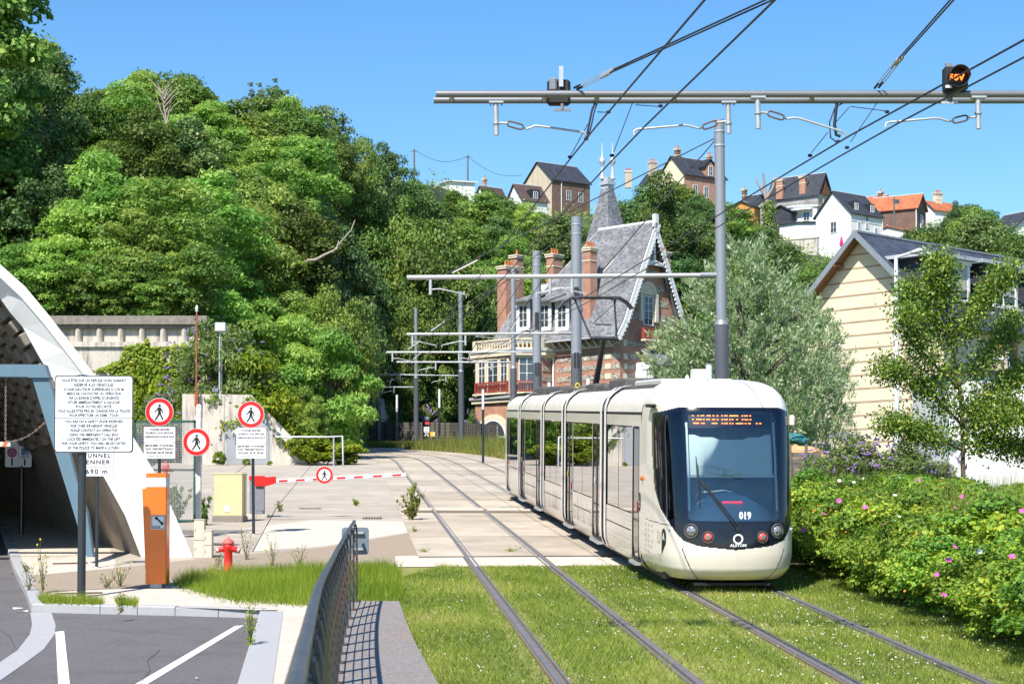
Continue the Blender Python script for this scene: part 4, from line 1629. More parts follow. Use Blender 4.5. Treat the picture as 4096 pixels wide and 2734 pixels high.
hydrant('fire_hydrant', 'red fire hydrant with two capped outlets standing in tall grass', Loc(914, 36.3), .92)
hydrant('fire_hydrant', 'distant red hydrant seen through the wire mesh panel', Loc(662, 78), 1.25)

# 10 wire mesh gate panel
L = Loc(658, 46.6)
T = thing('mesh_gate', 'dark green framed wire mesh gate panel left of the white post', 'gate', L.p)
b = MB()
xa, xb, za, zb_ = L.X(534), L.X(782), L.Z(2086), L.Z(1680)
for q in ((xa, za, xa + .05, zb_), (xb - .05, za, xb, zb_), (xa, zb_ - .05, xb, zb_), (xa, za, xb, za + .05), (xa, L.Z(1880), xb, L.Z(1880) + .03)):
    b.box2((q[0], -.025, q[1]), (q[2], .025, q[3]))
b.build('frame', M_green, T)
b = MB()
n = 40
for i in range(1, n):
    x = xa + (xb - xa) * i / n
    b.box2((x - .0035, -.004, za), (x + .0035, .003, zb_))
n = 62
for i in range(1, n):
    z = za + (zb_ - za) * i / n
    b.box2((xa, -.008, z - .0035), (xb, -.004, z + .0035))
o = b.build('wire_mesh', M_galv, T)
o['kind'] = 'stuff'

# 11 concrete wing wall with doors
L = Loc(1000, 104)
T = thing('wing_wall', 'weathered concrete wall block with sloping end and grey steel doors', 'wall', L.p)
b = MB()
poly = [(L.X(727), 0, -.3), (L.X(727), 0, L.Z(1574)), (L.X(1002), 0, L.Z(1577)), (L.X(1274), 0, L.Z(1858)), (L.X(1280), 0, -.3)]
b.prism(poly, (0, .6, 0))
b.build('wall', M_ccold, T)
MB().box2((L.X(727), -.02, -.3), (L.X(745), 3.0, L.Z(1576))).build('return_wall', M_ccold, T)
for i, x in enumerate((806, 896)):
    MB().box2((L.X(x), -.006, 0), (L.X(x) + .025, .0, L.Z(1580))).build('pour_joint', M_ccdark, T)
M_door = mat('grey_steel_door', (0.33, 0.34, 0.36), 0.5, 0.06, 4, metal=.2)
MB().box2((L.X(900), -.04, 0), (L.X(1078), -.02, L.Z(1690))).build('door_frame', M_galv, T)
for x0_, x1_ in ((905, 968), (970, 1073)):
    d_ = MB().box2((L.X(x0_), -.07, .02), (L.X(x1_), -.04, L.Z(1694))).build('steel_door', M_door, T)
MB().box2((L.X(927), -.08, L.Z(1738)), (L.X(944), -.07, L.Z(1720))).build('notice', M_plate, T)
MB().cyl((L.X(1063), -.12, L.Z(1692)), (L.X(1063), -.12, L.Z(1650)), .06, n=10).build('bin', M_galv, T)
# floodlight mast on the wall
L2 = Loc(876, 104.3, L.Z(1576))
T2 = thing('floodlight_mast', 'slim galvanised floodlight mast on top of the concrete wall', 'lamp', onplane(876, 104.3) + Vector((0, 0, L.Z(1577))))
hz = L.Z(1325) - L.Z(1577)
MB().cyl((0, 0, 0), (.0, 0, hz), .055, .045, n=8).build('mast', M_galv, T2)
MB().lathe([(.22, 0), (.2, .03), (.06, .22)], n=8).build('foot', M_galv, T2)
MB().bbox((.05, -.1, hz + .25), (.60, .25, .50), .04).build('floodlight', M_galv, T2)
MB().box((.05, -.235, hz + .25), (.48, .01, .38)).build('floodlight_glass', M_refl, T2)
MB().cyl((.12, 0, .1), (.10, 0, hz), .012, n=5).build('cable', M_galv, T2)
T2 = thing('small_floodlight', 'small dark floodlight lying on the concrete wall', 'lamp', onplane(860, 104.2) + Vector((0, 0, L.Z(1577))))
MB().bbox((0, -.05, .24), (.34, .2, .2), .02).build('housing', M_grcab, T2)
MB().box((0, -.05, .07), (.06, .06, .14)).build('bracket', M_galv, T2)
# rusty pole
T2 = thing('rusty_pole', 'tall thin rust coloured pole with white insulator on top', 'pole', onplane(783, 103.6) + Vector((0, 0, L.Z(1660))))
hz = L.Z(1245) - L.Z(1660)
MB().cyl((0, 0, 0), (0, 0, hz), .045, n=8).build('shaft', M_rust, T2)
for z in (.35, .75):
    MB().bbox((0, .12, z + .3), (.18, .3, .35), .01).build('bracket', M_rust, T2)
MB().lathe([(.05, 0), (.09, .05), (.05, .12), (.09, .18), (.06, .26), (.03, .34), (.001, .36)], n=10).build('insulator', M_plate, T2, loc=(0, 0, hz))
# handrail by the sloping end
L = Loc(1334, 101)
T = thing('guard_rail', 'galvanised tube guard rail at the end of the sloping wall', 'railing', L.p)
b = MB()
b.tube([(L.X(1100), 0, L.Z(1746)), (L.X(1330), 0, L.Z(1746)), (L.X(1372), -.4, L.Z(1744)), (L.X(1375), -.4, -.2)], .045, 8)
b.build('top_tube', M_galv, T)
MB().cyl((0, .0, -.2), (0, .0, L.Z(1746)), .045, n=8).build('post', M_galv, T)

# 12 balustrade retaining wall
Y0 = 110.0
L = Loc(500, Y0)
T = thing('balustrade_wall', 'old pale concrete retaining wall with blind balustrade and dark coping', 'wall', L.p)
xl, xr = L.X(-500), L.X(824)
zc0, zc1 = L.Z(1296), L.Z(1262)
MB().box2((xl, 0, -.4), (xr - .1, .5, L.Z(1388))).build('wall', M_ccold, T)
MB().box2((xl, -.30, zc0), (xr + .05, .6, zc1)).build('coping', M_ccdark, T)
MB().box2((xl, -.12, L.Z(1312)), (xr, .5, zc0)).build('frieze', M_ccdark, T)
MB().box2((xl, .16, L.Z(1368)), (xr - .05, .5, L.Z(1312))).build('back_panel', M_ccold, T)
MB().box2((xl, -.16, L.Z(1386)), (xr, .5, L.Z(1366))).build('ledge', M_ccold, T)
MB().box2((xl, -.04, L.Z(1486)), (xr - .1, .1, L.Z(1478))).build('string_course', M_ccdark, T)
bal = MB().lathe([(.19, 0), (.19, .05), (.18, .1), (.18, .45), (.18, .62)], n=12).mesh('baluster')
for i in range(-2, 7):
    x = L.X(308 + 85.2 * i)
    link('baluster', bal, M_ccold, T, loc=(x, .05, L.Z(1366)), scale=(1, 1, (L.Z(1312) - L.Z(1366)) / .62))
# 13 tunnel portal: a flaring hood cut off obliquely
TD = Vector((-.36, .93, 0)).normalized()
P0 = gp(767, 2228)


def onring(px, py, back=0.0):
    d = ray(px, py)
    q = P0 + TD * back
    t = (q - CAM).dot(TD) / d.dot(TD)
    return CAM + d * t


M_pwhite = mat('portal_white', (0.82, 0.815, 0.80), 0.8, 0.02, 2, 0.1, 20, dirt=(0.5, 0.48, 0.45), dscale=2.5, damt=0.25)
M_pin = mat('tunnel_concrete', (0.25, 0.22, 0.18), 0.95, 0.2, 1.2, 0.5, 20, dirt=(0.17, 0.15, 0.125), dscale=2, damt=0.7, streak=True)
OUT = [(790, 2262), (767, 2218), (700, 2060), (620, 1890), (532, 1745), (455, 1615), (380, 1500), (300, 1395), (200, 1265), (100, 1145), (0, 1056)]
SEAM = [(775, 2262), (752, 2225), (672, 2060), (578, 1895), (480, 1722), (400, 1598), (330, 1492), (262, 1404), (172, 1290), (85, 1188), (0, 1108)]
INN = [(600, 2262), (580, 2234), (513, 2060), (425, 1900), (335, 1720), (275, 1603), (214, 1498), (172, 1430), (100, 1300), (50, 1242), (0, 1172)]
RDIR = Vector((TD.y, -TD.x, 0))


def complete(pts, dr, dz):
    """carry the arch on past the picture edge, over the crown and down the far side"""
    P = [onring(*p) for p in pts]
    r = [(p - P0).dot(RDIR) for p in P]
    z = [p.z for p in P]
    rr, zz = list(r), list(z)
    for a_, b_ in zip(dr, dz):
        rr.append(rr[-1] - a_)
        zz.append(zz[-1] + b_)
    ra, zg = rr[-1], None
    for i in range(len(rr) - 2, -1, -1):
        rr.append(2 * ra - rr[i])
        zz.append(zz[i])
    return [Vector((P0.x + RDIR.x * a_, P0.y + RDIR.y * a_, b_)) for a_, b_ in zip(rr, zz)]


DR = [.5, .7, .9, .9]
O_, S_, I_ = complete(OUT, DR, [.33, .34, .25, .08]), complete(SEAM, DR, [.33, .34, .25, .08]), complete(INN, DR, [.36, .36, .26, .08])
T = thing('tunnel_portal', 'white concrete tunnel mouth arching over the road at the left edge', 'tunnel', (P0.x, P0.y, P0.z))


def loft(name, A, B, m, offa=Vector(), offb=Vector(), parent=T, smooth=True):
    n = len(A)
    b = MB().add([p + offa - P0 for p in A] + [p + offb - P0 for p in B], [(i, i + 1, n + i + 1, n + i) for i in range(n - 1)], smooth)
    return b.build(name, m, parent)


loft('outer_face', O_, S_, M_pwhite, Vector(), TD * .02, smooth=False)
loft('inner_face', S_, I_, M_pwhite, TD * .05, TD * .35, smooth=False)
loft('face_groove', S_, S_, M_ccold, TD * .02, TD * .05)
loft('extrados', O_, O_, M_pwhite, Vector(), TD * 1.2)
# vault: narrows a little, then runs on into the dark
ctr = sum(I_, Vector()) / len(I_)
I2 = [ctr + (p - ctr) * 1.0 for p in I_]
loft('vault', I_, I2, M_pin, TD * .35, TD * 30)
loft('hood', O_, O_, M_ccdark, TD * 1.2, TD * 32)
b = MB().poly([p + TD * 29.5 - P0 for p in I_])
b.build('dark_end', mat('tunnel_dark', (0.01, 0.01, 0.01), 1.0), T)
# lamella blocks lining the vault near the mouth
lam = MB().bbox((0, 0, 0), (.26, 1.02, .16), .02).mesh('lamella')
npts = 60
arc = []
tot = [0]
for a_, b_ in zip(I_[:-1], I_[1:]):
    tot.append(tot[-1] + (b_ - a_).length)
cnt = 0
for k in range(13):
    for i in range(22):
        if cnt >= 290:
            break
        sarc = 3.1 + i * .34 + (.17 if k % 2 else 0)
        j = max(q for q in range(len(tot)) if tot[q] <= sarc)
        if j >= len(I_) - 1:
            continue
        f_ = (sarc - tot[j]) / (tot[j + 1] - tot[j])
        p = I_[j].lerp(I_[j + 1], f_)
        tg = (I_[j + 1] - I_[j]).normalized()
        nr = tg.cross(TD).normalized()
        if nr.dot(ctr - p) < 0:
            nr = -nr
        if (p + TD * 1).z < P0.z + 1.4:
            continue
        q = p + TD * (.9 + k * 1.12 + (i % 3) * .18) + nr * .05
        Mx = Matrix((tg, TD, nr)).transposed()
        o = link('lamella', lam, M_pin, T, loc=q - P0)
        o.rotation_euler = Mx.to_euler()
        cnt += 1
# 14 height gauge frame with chains
M_blue = mat('blue_grey_steel', (0.105, 0.19, 0.25), 0.45, 0.06, 4, dirt=(0.25, 0.2, 0.15), dscale=18, damt=0.25)
L = Loc(362, 38.4)
T = thing('height_gauge', 'blue grey steel frame with slanting leg in front of the tunnel mouth', 'frame', L.p)
b = MB()
vs = []
for (pa, pb, py) in ((352, 377, 2226), (300, 352, 2050), (256, 308, 1912), (157, 221, 1600), (128, 192, 1508)):
    for px, yy in ((pa, -.1), (pb, -.1), (pb, .12), (pa, .12)):
        vs.append((L.X(px), yy, L.Z(py)))
fs = []
for k in range(4):
    for i in range(4):
        fs.append((k * 4 + i, k * 4 + (i + 1) % 4, k * 4 + 4 + (i + 1) % 4, k * 4 + 4 + i))
b.add(vs, fs + [(0, 1, 2, 3), (16, 17, 18, 19)])
b.build('leg', M_blue, T)
MB().prism([(L.X(-700), -.14, L.Z(1503)), (L.X(196), -.14, L.Z(1508)), (L.X(180), -.14, L.Z(1458)), (L.X(-700), -.14, L.Z(1455))], (0, .3, 0)).build('crossbeam', M_blue, T)
MB().box2((L.X(115), -.16, L.Z(1511)), (L.X(200), .18, L.Z(1505))).build('joint_plate', M_blue, T)


def chain(parent, pts, m, step=.045):
    b = MB()
    P = [Vector(p) for p in pts]
    k = 0
    for a_, b_ in zip(P[:-1], P[1:]):
        n = max(1, int((b_ - a_).length / step))
        for i in range(n):
            c = a_.lerp(b_, (i + .5) / n)
            t_ = (b_ - a_).normalized()
            s_ = Vector((0, 1, 0)) if k % 2 else t_.cross(Vector((0, 1, 0))).normalized()
            loop = [c + t_ * (.032 * math.cos(w_)) + s_ * (.017 * math.sin(w_)) for w_ in np.linspace(0, 2 * PI, 9)]
            b.tube(loop, .006, 4, False)
            k += 1
    o = b.build('chain', m, parent)
    o['kind'] = 'stuff'
    return o


M_chain = mat('rusty_chain', (0.32, 0.25, 0.19), 0.6, 0.3, 30, metal=.4)
chain(T, [(L.X(19), 0, L.Z(1500)), (L.X(20), 0, L.Z(1765))], M_chain)
sag = [(L.X(22 + (178 - 22) * t), -.02, L.Z(1766 + (1690 - 1766) * t + 34 * math.sin(PI * t) * .6)) for t in np.linspace(0, 1, 12)]
chain(T, sag, M_chain)
T2 = thing('warning_bar', 'orange and white striped bar hanging on chains in the tunnel mouth', 'bar', L.p + Vector((L.X(20), 0, L.Z(1776))))
bar = MB().bbox((-.55, 0, 0), (1.3, .04, .09), .01).build('bar', M_plate, T2)
for i in range(4):
    x = .02 - i * .2
    MB().prism([(x, -.024, -.044), (x - .09, -.024, -.044), (x - .05, -.024, .044), (x + .04, -.024, .044)], (0, .003, 0)).build('orange_stripe', M_orange, T2)
# 15 sign inside the tunnel mouth
L = Loc(87, 47.0)
T = thing('lay_by_sign', 'two-part white no stopping and lay-by sign standing inside the tunnel mouth', 'sign', L.p)
MB().cyl((0, 0, 0), (0, 0, L.Z(1860)), .06, n=12).build('post', M_pole, T)
cx_, wz_ = L.X(74), L.X(126) - L.X(22)
zc_, hz_ = (L.Z(1764) + L.Z(1866)) / 2, L.Z(1764) - L.Z(1866)
plate(T, cx_, zc_, wz_, hz_, .04)
MB().box2((cx_ - .003, -.056, zc_ - hz_ / 2), (cx_ + .003, -.053, zc_ + hz_ / 2)).build('divider', M_txtk, T)
ns = MB().disc((L.X(49), -.058, L.Z(1809)), .115, .004, 24).build('no_stopping_disc', M_sgblue, T)
ring((L.X(49), -.058, L.Z(1809)), .085, .118, .003).build('no_stopping_ring', M_sgred, T)
b = MB()
for a_ in (PI / 4, -PI / 4):
    b.box((L.X(49), -.062, L.Z(1809)), (.2, .003, .03), rot=(0, a_, 0))
b.build('no_stopping_cross', M_sgred, T)
MB().box2((L.X(86), -.058, L.Z(1819)), (L.X(115), -.054, L.Z(1791))).build('lay_by_square', M_sgblue, T)
b = MB()
b.prism([(L.X(x), -.062, L.Z(y)) for x, y in ((103, 1817), (103, 1810), (108, 1805), (103, 1800), (103, 1793), (106, 1793), (106, 1799), (112, 1805), (106, 1811), (106, 1817))], (0, .003, 0))
b.build('lay_by_symbol', M_txtw, T)
b = MB()
b.prism([(L.X(x), -.060, L.Z(y)) for x, y in ((100, 1770), (105, 1778), (102, 1778), (102, 1786), (98, 1786), (98, 1778), (95, 1778))], (0, .003, 0))
b.build('arrow', M_txtk, T)
for x, ya, yb in ((49, 1861, 1832), (100, 1861, 1835)):
    MB().box2((L.X(x) - .02, -.060, L.Z(ya)), (L.X(x) + .02, -.056, L.Z(yb))).build('arrow_shaft', M_txtk, T)
lettering('650 m', .07, M_txtk, T, (L.X(101), -.058, L.Z(1827)), w=.2, bold=.001)

# 16 the railing at the photographer's side
HR = [(1417, 2084, 28.7), (1388, 2128, 26.2), (1360, 2178, 23), (1323, 2248, 17), (1281, 2330, 11.5), (1253, 2421, 8.35), (1220, 2562, 6), (1182, 2734, 4.2)]
hp = [at(x, y, Y) for x, y, Y in HR]
hp.append(hp[-1] + (hp[-1] - hp[-2]) * 1.2)
# smooth the handrail line
ys_ = [p.y for p in hp][::-1]
Yr = np.linspace(ys_[0], ys_[-1], 90)
Xr = cr(ys_, [p.x for p in hp][::-1], Yr)
Zr = cr(ys_, [p.z for p in hp][::-1], Yr)
M_hand = mat('worn_handrail_paint', (0.075, 0.08, 0.085), 0.38, 0.2, 5, metal=.3, dirt=(0.22, 0.2, 0.17), dscale=8, damt=0.6)
M_post = mat('railing_post_paint', (0.030, 0.036, 0.045), 0.45, 0.2, 8, dirt=(0.22, 0.07, 0.025), dscale=6, damt=0.8)
T = thing('railing', 'dark steel railing curving away along the track wall from the bottom edge', 'railing', (float(Xr[-1]), float(Yr[-1]), gz(float(Yr[-1]))))
o_ = T.location
MB().tube([Vector((a_, b_, c_)) - o_ for a_, b_, c_ in zip(Xr, Yr, Zr)], .024, 12).build('handrail', M_hand, T)


def rail_at(Y):
    return Vector((float(np.interp(Y, Yr, Xr)), Y, float(np.interp(Y, Yr, Zr))))


Y = 28.6
k = 0
while Y > 3.4:
    p = rail_at(Y)
    q = MB()
    hgt = 1.15
    for dx in (-.022, .022):
        pts = [(dx - .012, 0), (dx + .012, 0), (dx + .012, hgt - .12), (dx * .5 + .006, hgt - .03), (dx * .5 - .006, hgt - .03), (dx - .012, hgt - .12)]
        q.prism([(x, -.035, z) for x, z in pts], (0, .07, 0))
    q.box((0, 0, hgt - .03), (.012, .04, .06))
    q.box((0, 0, .01), (.14, .14, .02))
    q.build('post', M_post, T, loc=p + Vector((.02, 0, -hgt - .01)) - o_)
    Y -= 1.15
    k += 1
for f_ in (.18, .38, .58, .76, .92):
    MB().tube([Vector((a_ + .02, b_, c_ - 1.15 * (1 - f_))) - o_ for a_, b_, c_ in zip(Xr, Yr, Zr)], .008, 6).build('mid_rail', M_post, T)
# coping wall carrying the railing
b = MB()
n = len(Yr)
M_slab = mat('dark_coping_concrete', (0.215, 0.20, 0.19), 0.95, 0.45, 22, 0.6, 60, dirt=(0.32, 0.17, 0.10), dscale=1.3, damt=0.35)
vs, fs = [], []
for a_, b_, c_ in zip(Xr, Yr, Zr):
    zt = c_ - 1.16
    wd = max(.66, -1.65 + .093 * (28.7 - b_) - a_ + .05) if b_ > 15 else .95
    for xx, zz in ((a_ - .05, gz(b_) - .4), (a_ - .05, zt), (a_ - .05 + wd, zt), (a_ - .05 + wd, gz(b_) - .4)):
        vs.append((xx, b_, zz))
for i in range(n - 1):
    for j in range(3):
        fs.append((i * 4 + j, i * 4 + j + 1, i * 4 + 5 + j, i * 4 + 4 + j))
b.add(vs, fs + [((n - 1) * 4, (n - 1) * 4 + 1, (n - 1) * 4 + 2, (n - 1) * 4 + 3)])
o = b.build('track_wall', M_slab, None)
tag(o, 'low dark concrete wall under the railing beside the lawn', 'wall')
# the ramp on the left of the wall
vs, fs = [], []
for a_, b_, c_ in zip(Xr, Yr, Zr):
    if b_ > 16.5:
        continue
    zt = max(c_ - 1.22, gz(b_) + .012) if b_ < 17 else gz(b_) - .05
    for xx, zz in ((a_ - .05, zt), (a_ - 2.2, zt), (a_ - 2.4, gz(b_) - .4)):
        vs.append((xx, b_, zz))
for i in range(len(vs) // 3 - 1):
    for j in range(2):
        fs.append((i * 3 + j, i * 3 + j + 1, i * 3 + 4 + j, i * 3 + 3 + j))
o = MB().add(vs, fs).build('ramp', M_pave)
o['kind'] = 'structure'
# back of a small sign on the last post
p = at(1420, 2162, 28.9)
T = thing('small_sign', 'small rounded grey sign seen from behind at the end of the railing', 'sign', p)
MB().roundrect(0, 0, .40, .40, .05, .05, .07).build('plate', M_back, T)
for z in (.12, -.12):
    MB().box((.05, .03, z), (.16, .06, .03)).build('clamp', M_galv, T)

# ------------------------------------------------------------------ overhead line
M_pgrey = mat('grey_mast_paint', (0.27, 0.285, 0.31), 0.42, 0.05, 3, metal=.25, dirt=(0.2, 0.2, 0.21), dscale=3, damt=.3)
M_pdark = mat('dark_mast_paint', (0.085, 0.09, 0.105), 0.45, 0.06, 3, dirt=(0.13, 0.13, 0.14), dscale=3, damt=.3)
M_beam = mat('pale_beam_tube', (0.44, 0.45, 0.46), 0.4, 0.05, 4, metal=.2)
M_beam1 = mat('grey_beam_tube', (0.20, 0.205, 0.22), 0.4, 0.06, 4, metal=.3)
M_wire = mat('dark_wire', (0.02, 0.02, 0.022), 0.6, 0.1, 4)
M_insul = mat('pale_insulator', (0.6, 0.56, 0.5), 0.5, 0.1, 9)


def mast(x, Y, ytop, r0, r1, label, hl=5.35, xtop=None, slots=(), group='overhead line masts', base=None):
    p = onplane(x, Y) if base is None else base
    top = at(x if xtop is None else xtop, ytop, Y)
    h = top.z - p.z
    T = thing('overhead_line_mast', label, 'mast', p, group=group)
    dx = (top.x - p.x)
    MB().cyl((0, 0, -.3), (dx * hl / h, 0, hl), r0, n=20).build('lower_shaft', M_pdark, T)
    MB().cyl((dx * hl / h, 0, hl), (dx * (hl + .12) / h, 0, hl + .12), r0, r1, n=20).build('collar', M_pgrey, T)
    MB().cyl((dx * (hl + .12) / h, 0, hl + .12), (dx, 0, h), r1, r1 * .97, n=20).build('upper_shaft', M_pgrey, T)
    MB().lathe([(r0 + .03, 0), (r0 + .03, .12), (r0, .14)], n=20).build('foot', M_pdark, T)
    for ya, yb, wf in slots:
        za, zb = at(x, yb, Y).z - p.z, at(x, ya, Y).z - p.z
        MB().roundrect(dx * za / h, (za + zb) / 2, r1 * wf, zb - za, .05, -r0 * .99, -r0 * .6).build('slot', M_blk, T)
    for z in (h - .75, h - .35):
        MB().cyl((dx * z / h, 0, z), (dx * z / h, 0, z + .05), r1 + .012, n=20).build('band', M_galv, T)
    return T, p, top


MASTS = {}
for key, args in {
    'm1': (2894, 54.7, 480, .20, .148, 'tall grey mast standing behind the front of the tram', 5.35, 2877, ()),
    'm2': (2306, 82.6, 868, .235, .225, 'stout grey mast with dark slots in front of the villa side wall', 5.3, 2305, ((1150, 1192, 1.0), (1411, 1473, 1.0), (1538, 1580, 1.0))),
    'm3': (2150, 100.6, 1004, .235, .23, 'stout grey mast with dark slots left of the tallest stout one', 5.3, 2146, ((1250, 1320, .9), (1450, 1505, .9), (1555, 1575, .9))),
    'm4': (2055, 113, 1072, .19, .145, 'slim grey mast before the bay window of the villa', 5.3, 2052, ()),
    'm5': (1846, 140, 1165, .21, .155, 'slim mast standing in the tall weeds left of the villa', 5.6, 1841, ()),
    'm6': (1665, 157, 1230, .21, .14, 'slim mast by the dark fence, second from the right there', 5.4, 1663, ()),
    'm7': (1514, 158, 1267, .19, .135, 'slim mast by the dark fence left of the track signals', 4.6, 1513, ()),
    'm8': (1397, 161, 1301, .18, .135, 'leftmost slim mast, half hidden behind the light green tree', 4.6, 1396, ()),
}.items():
    MASTS[key] = mast(*args[:6], hl=args[6], xtop=args[7], slots=args[8])


def beam(name, label, Y, xa, xb, ya, yb, r, m, drops, mkey, arms=True):
    """cantilever tube from its free end (xa) to the mast (xb) with droppers"""
    a, b_ = at(xa, ya, Y), at(xb, yb, Y)
    T = thing(name, label, 'beam', b_, group='overhead line cantilever beams')
    MB().cyl(a - b_, Vector((0, 0, 0)), r, n=14).build('tube', m, T)
    MB().cyl(Vector((-.5, 0, 0)), Vector((.12, 0, 0)), r * 1.25, n=14).build('socket', M_pgrey, T)
    for (xd, side) in drops:
        f_ = (xd - xa) / (xb - xa)
        q = a.lerp(b_, f_) - b_
        d = MB()
        d.cyl(q + Vector((0, 0, -r)), q + Vector((0, 0, -r - .42)), .045, n=8)
        d.build('drop_tube', M_beam, T)
        arm_ = MB()
        e = q + Vector((side * 1.0, 0, -r - .42))
        arm_.tube([q + Vector((0, 0, -r - .28)), q + Vector((side * .25, 0, -r - .26)), e, e + Vector((0, 0, -.1))], .022, 6)
        arm_.build('steady_arm', M_beam, T)
    if mkey:
        pt = MASTS[mkey][2]
        for f_, dz in ((.12, -.5), (.62, -.55)):
            q = a.lerp(b_, f_)
            s_ = MB()
            s_.tube([pt + Vector((-.1, 0, dz)) - b_, q + Vector((0, 0, r)) - b_], .017, 5)
            s_.build('stay', M_wire, T)
            v = (pt + Vector((0, 0, dz)) - q)
            i_ = MB()
            i_.tube([q + v * .03 - b_, q + v * .12 - b_], .022, 6)
            i_.build('insulator', M_insul, T)
    return T


beam('cantilever_beam', 'long pale cantilever beam reaching left from the tall mast across the villa roof', 54.7, 1628, 2872, 1109, 1100, .065, M_beam, [(1722, 1), (2288, -1), (2200, 1)], 'm1')
beam('cantilever_beam', 'pale cantilever beam level with the villa balustrade', 82.6, 1628, 2282, 1336, 1332, .055, M_beam, [(1862, -1), (1650, 1)], 'm2')
beam('cantilever_beam', 'pale cantilever beam crossing the upper bay windows of the villa', 100.6, 1546, 2127, 1408, 1407, .05, M_beam, [(1570, 1), (1836, 1)], 'm3')
beam('cantilever_beam', 'pale cantilever beam just below the upper bay window tops', 113, 1586, 2035, 1447, 1448, .05, M_beam, [(1743, -1), (1965, -1)], 'm4')
beam('cantilever_beam', 'small pale beam left of the mast in the weeds', 140, 1488, 1828, 1496, 1502, .05, M_beam, [(1601, -1), (1784, -1)], 'm5')
beam('cantilever_beam', 'small distant beam before the dark trees by the fence', 157, 1392, 1655, 1546, 1548, .05, M_beam, [(1576, -1)], 'm6')
beam('cantilever_beam', 'leftmost small distant beam, level with the white rock', 158, 1379, 1505, 1567, 1569, .05, M_beam, [(1420, -1)], None)

# the near gantry: twin tubes across the top of the picture
Yn, Yf = 22.6, 23.1
T = thing('near_gantry_beam', 'dark twin tube beam spanning the upper right of the sky above both tracks', 'beam', at(4400, 376, Yn))
o_ = T.location
for (xa, y_, Y) in ((1744, 376, Yn), (1735, 401, Yf)):
    MB().cyl(at(xa, y_, Y) - o_, at(4700, y_, Y) - o_, .0405, n=18).build('tube', M_beam1, T)
for xa in (1810, 2180, 2390, 2700, 3250, 3900):
    MB().cyl(at(xa, 376, Yn) - o_, at(xa - 4, 401, Yf) - o_, .03, n=8).build('spacer', M_beam1, T)


def pxtube(pts, Y, r, name, m, n=6, parent=None):
    parent = T if parent is None else parent
    return MB().tube([at(x, y, Y) - parent.location for x, y in pts], r, n).build(name, m, parent)


for (x, y0_, y1_, Y) in ((1985, 408, 541, Yf), (2914, 408, 534, Yf), (3032, 388, 515, Yn), (3913, 388, 515, Yn)):
    pxtube([(x - 2, y0_), (x + 1, y1_)], Y, .031, 'drop_tube', M_galv, 12)
    a_ = at(x, y0_ + 2, Y) - o_
    MB().box(a_, (.17, .09, .022)).build('clamp_plate', M_galv, T)
    for dx in (-.065, .065):
        MB().cyl(a_ + Vector((dx, 0, -.04)), a_ + Vector((dx, 0, .09)), .008, n=5).build('bolt', M_galv, T)
    MB().cyl(at(x, 491 if Y == Yf else 449, Y) - o_, at(x, 497 if Y == Yf else 456, Y) - o_, .045, n=12).build('collar', M_galv, T)


def shackle(xa, ya, xb, yb, Y):
    a_, b_ = at(xa, ya, Y) - o_, at(xb, yb, Y) - o_
    t_ = (b_ - a_).normalized()
    s_ = t_.cross(Vector((0, 1, 0))).normalized()
    L_ = (b_ - a_).length
    c = (a_ + b_) / 2
    loop = [c + t_ * (L_ * .5 * math.copysign(abs(math.cos(w_)) ** .5, math.cos(w_))) + s_ * (.032 * math.copysign(abs(math.sin(w_)) ** .5, math.sin(w_))) for w_ in np.linspace(0, 2 * PI, 17)]
    MB().tube(loop, .011, 6, False).build('tension_link', M_iron, T)


for arm, link_, post, Y in (([(2105, 516), (2122, 511), (2140, 503), (2180, 507), (2338, 530), (2346, 545)], (2030, 493, 2092, 510), (1990, 492), Yf),
                            ([(2538, 543), (2536, 524), (2548, 517), (2735, 501), (2760, 503), (2796, 514)], (2812, 510, 2868, 490), (2910, 485), Yf),
                            ([(3148, 476), (3172, 471), (3195, 473), (3365, 525), (3378, 532), (3379, 546)], (3072, 452, 3135, 472), (3036, 449), Yn),
                            ([(3542, 512), (3544, 494), (3556, 489), (3735, 473), (3760, 474), (3794, 485)], (3812, 484, 3870, 470), (3909, 468), Yn)):
    pxtube(arm, Y, .0135, 'steady_arm', M_galv, 8)
    shackle(*link_, Y)
    e1, e2 = (link_[0], link_[1]), (link_[2], link_[3])
    near_post = min((e1, e2), key=lambda e: abs(e[0] - post[0]))
    far = e2 if near_post == e1 else e1
    pxtube([post, near_post], Y, .014, 'insulator', M_galv, 8)
    end = min((arm[0], arm[-1]), key=lambda e: abs(e[0] - far[0]))
    pxtube([far, end], Y, .009, 'eye_rod', M_iron, 6)
for pts, r_ in (([(2382, 408), (2368, 440), (2358, 490), (2350, 530), (2342, 556)], .014), ([(2390, 408), (2376, 450), (2366, 500), (2352, 550)], .01), ([(3350, 400), (3344, 440), (3338, 500), (3345, 540), (3362, 545)], .02), ([(3385, 405), (3340, 430), (3318, 490), (3322, 550), (3345, 568)], .009)):
    pxtube(pts, Yf, r_, 'feeder_cable', M_blk)
for pts in ([(2352, 495), (2285, 618)], [(2530, 412), (2455, 607)], [(2542, 420), (2632, 426)], [(2388, 448), (2428, 450)], [(3312, 528), (3245, 612)], [(3515, 402), (3402, 568)], [(3345, 487), (3398, 428)], [(3402, 426), (3540, 444)], [(3515, 400), (3722, 396)]):
    pxtube(pts, Yf, .0055, 'dropper', M_wire, 5)
for x, y in ((2280, 628), (2448, 622), (2642, 424), (2434, 448), (3240, 622), (3388, 590), (3548, 447), (3730, 398), (2344, 556), (3352, 566)):
    p = at(x, y, Yf) - o_
    MB().bbox(p, (.05, .05, .035), .012, .5).build('wire_clamp', M_blk, T)
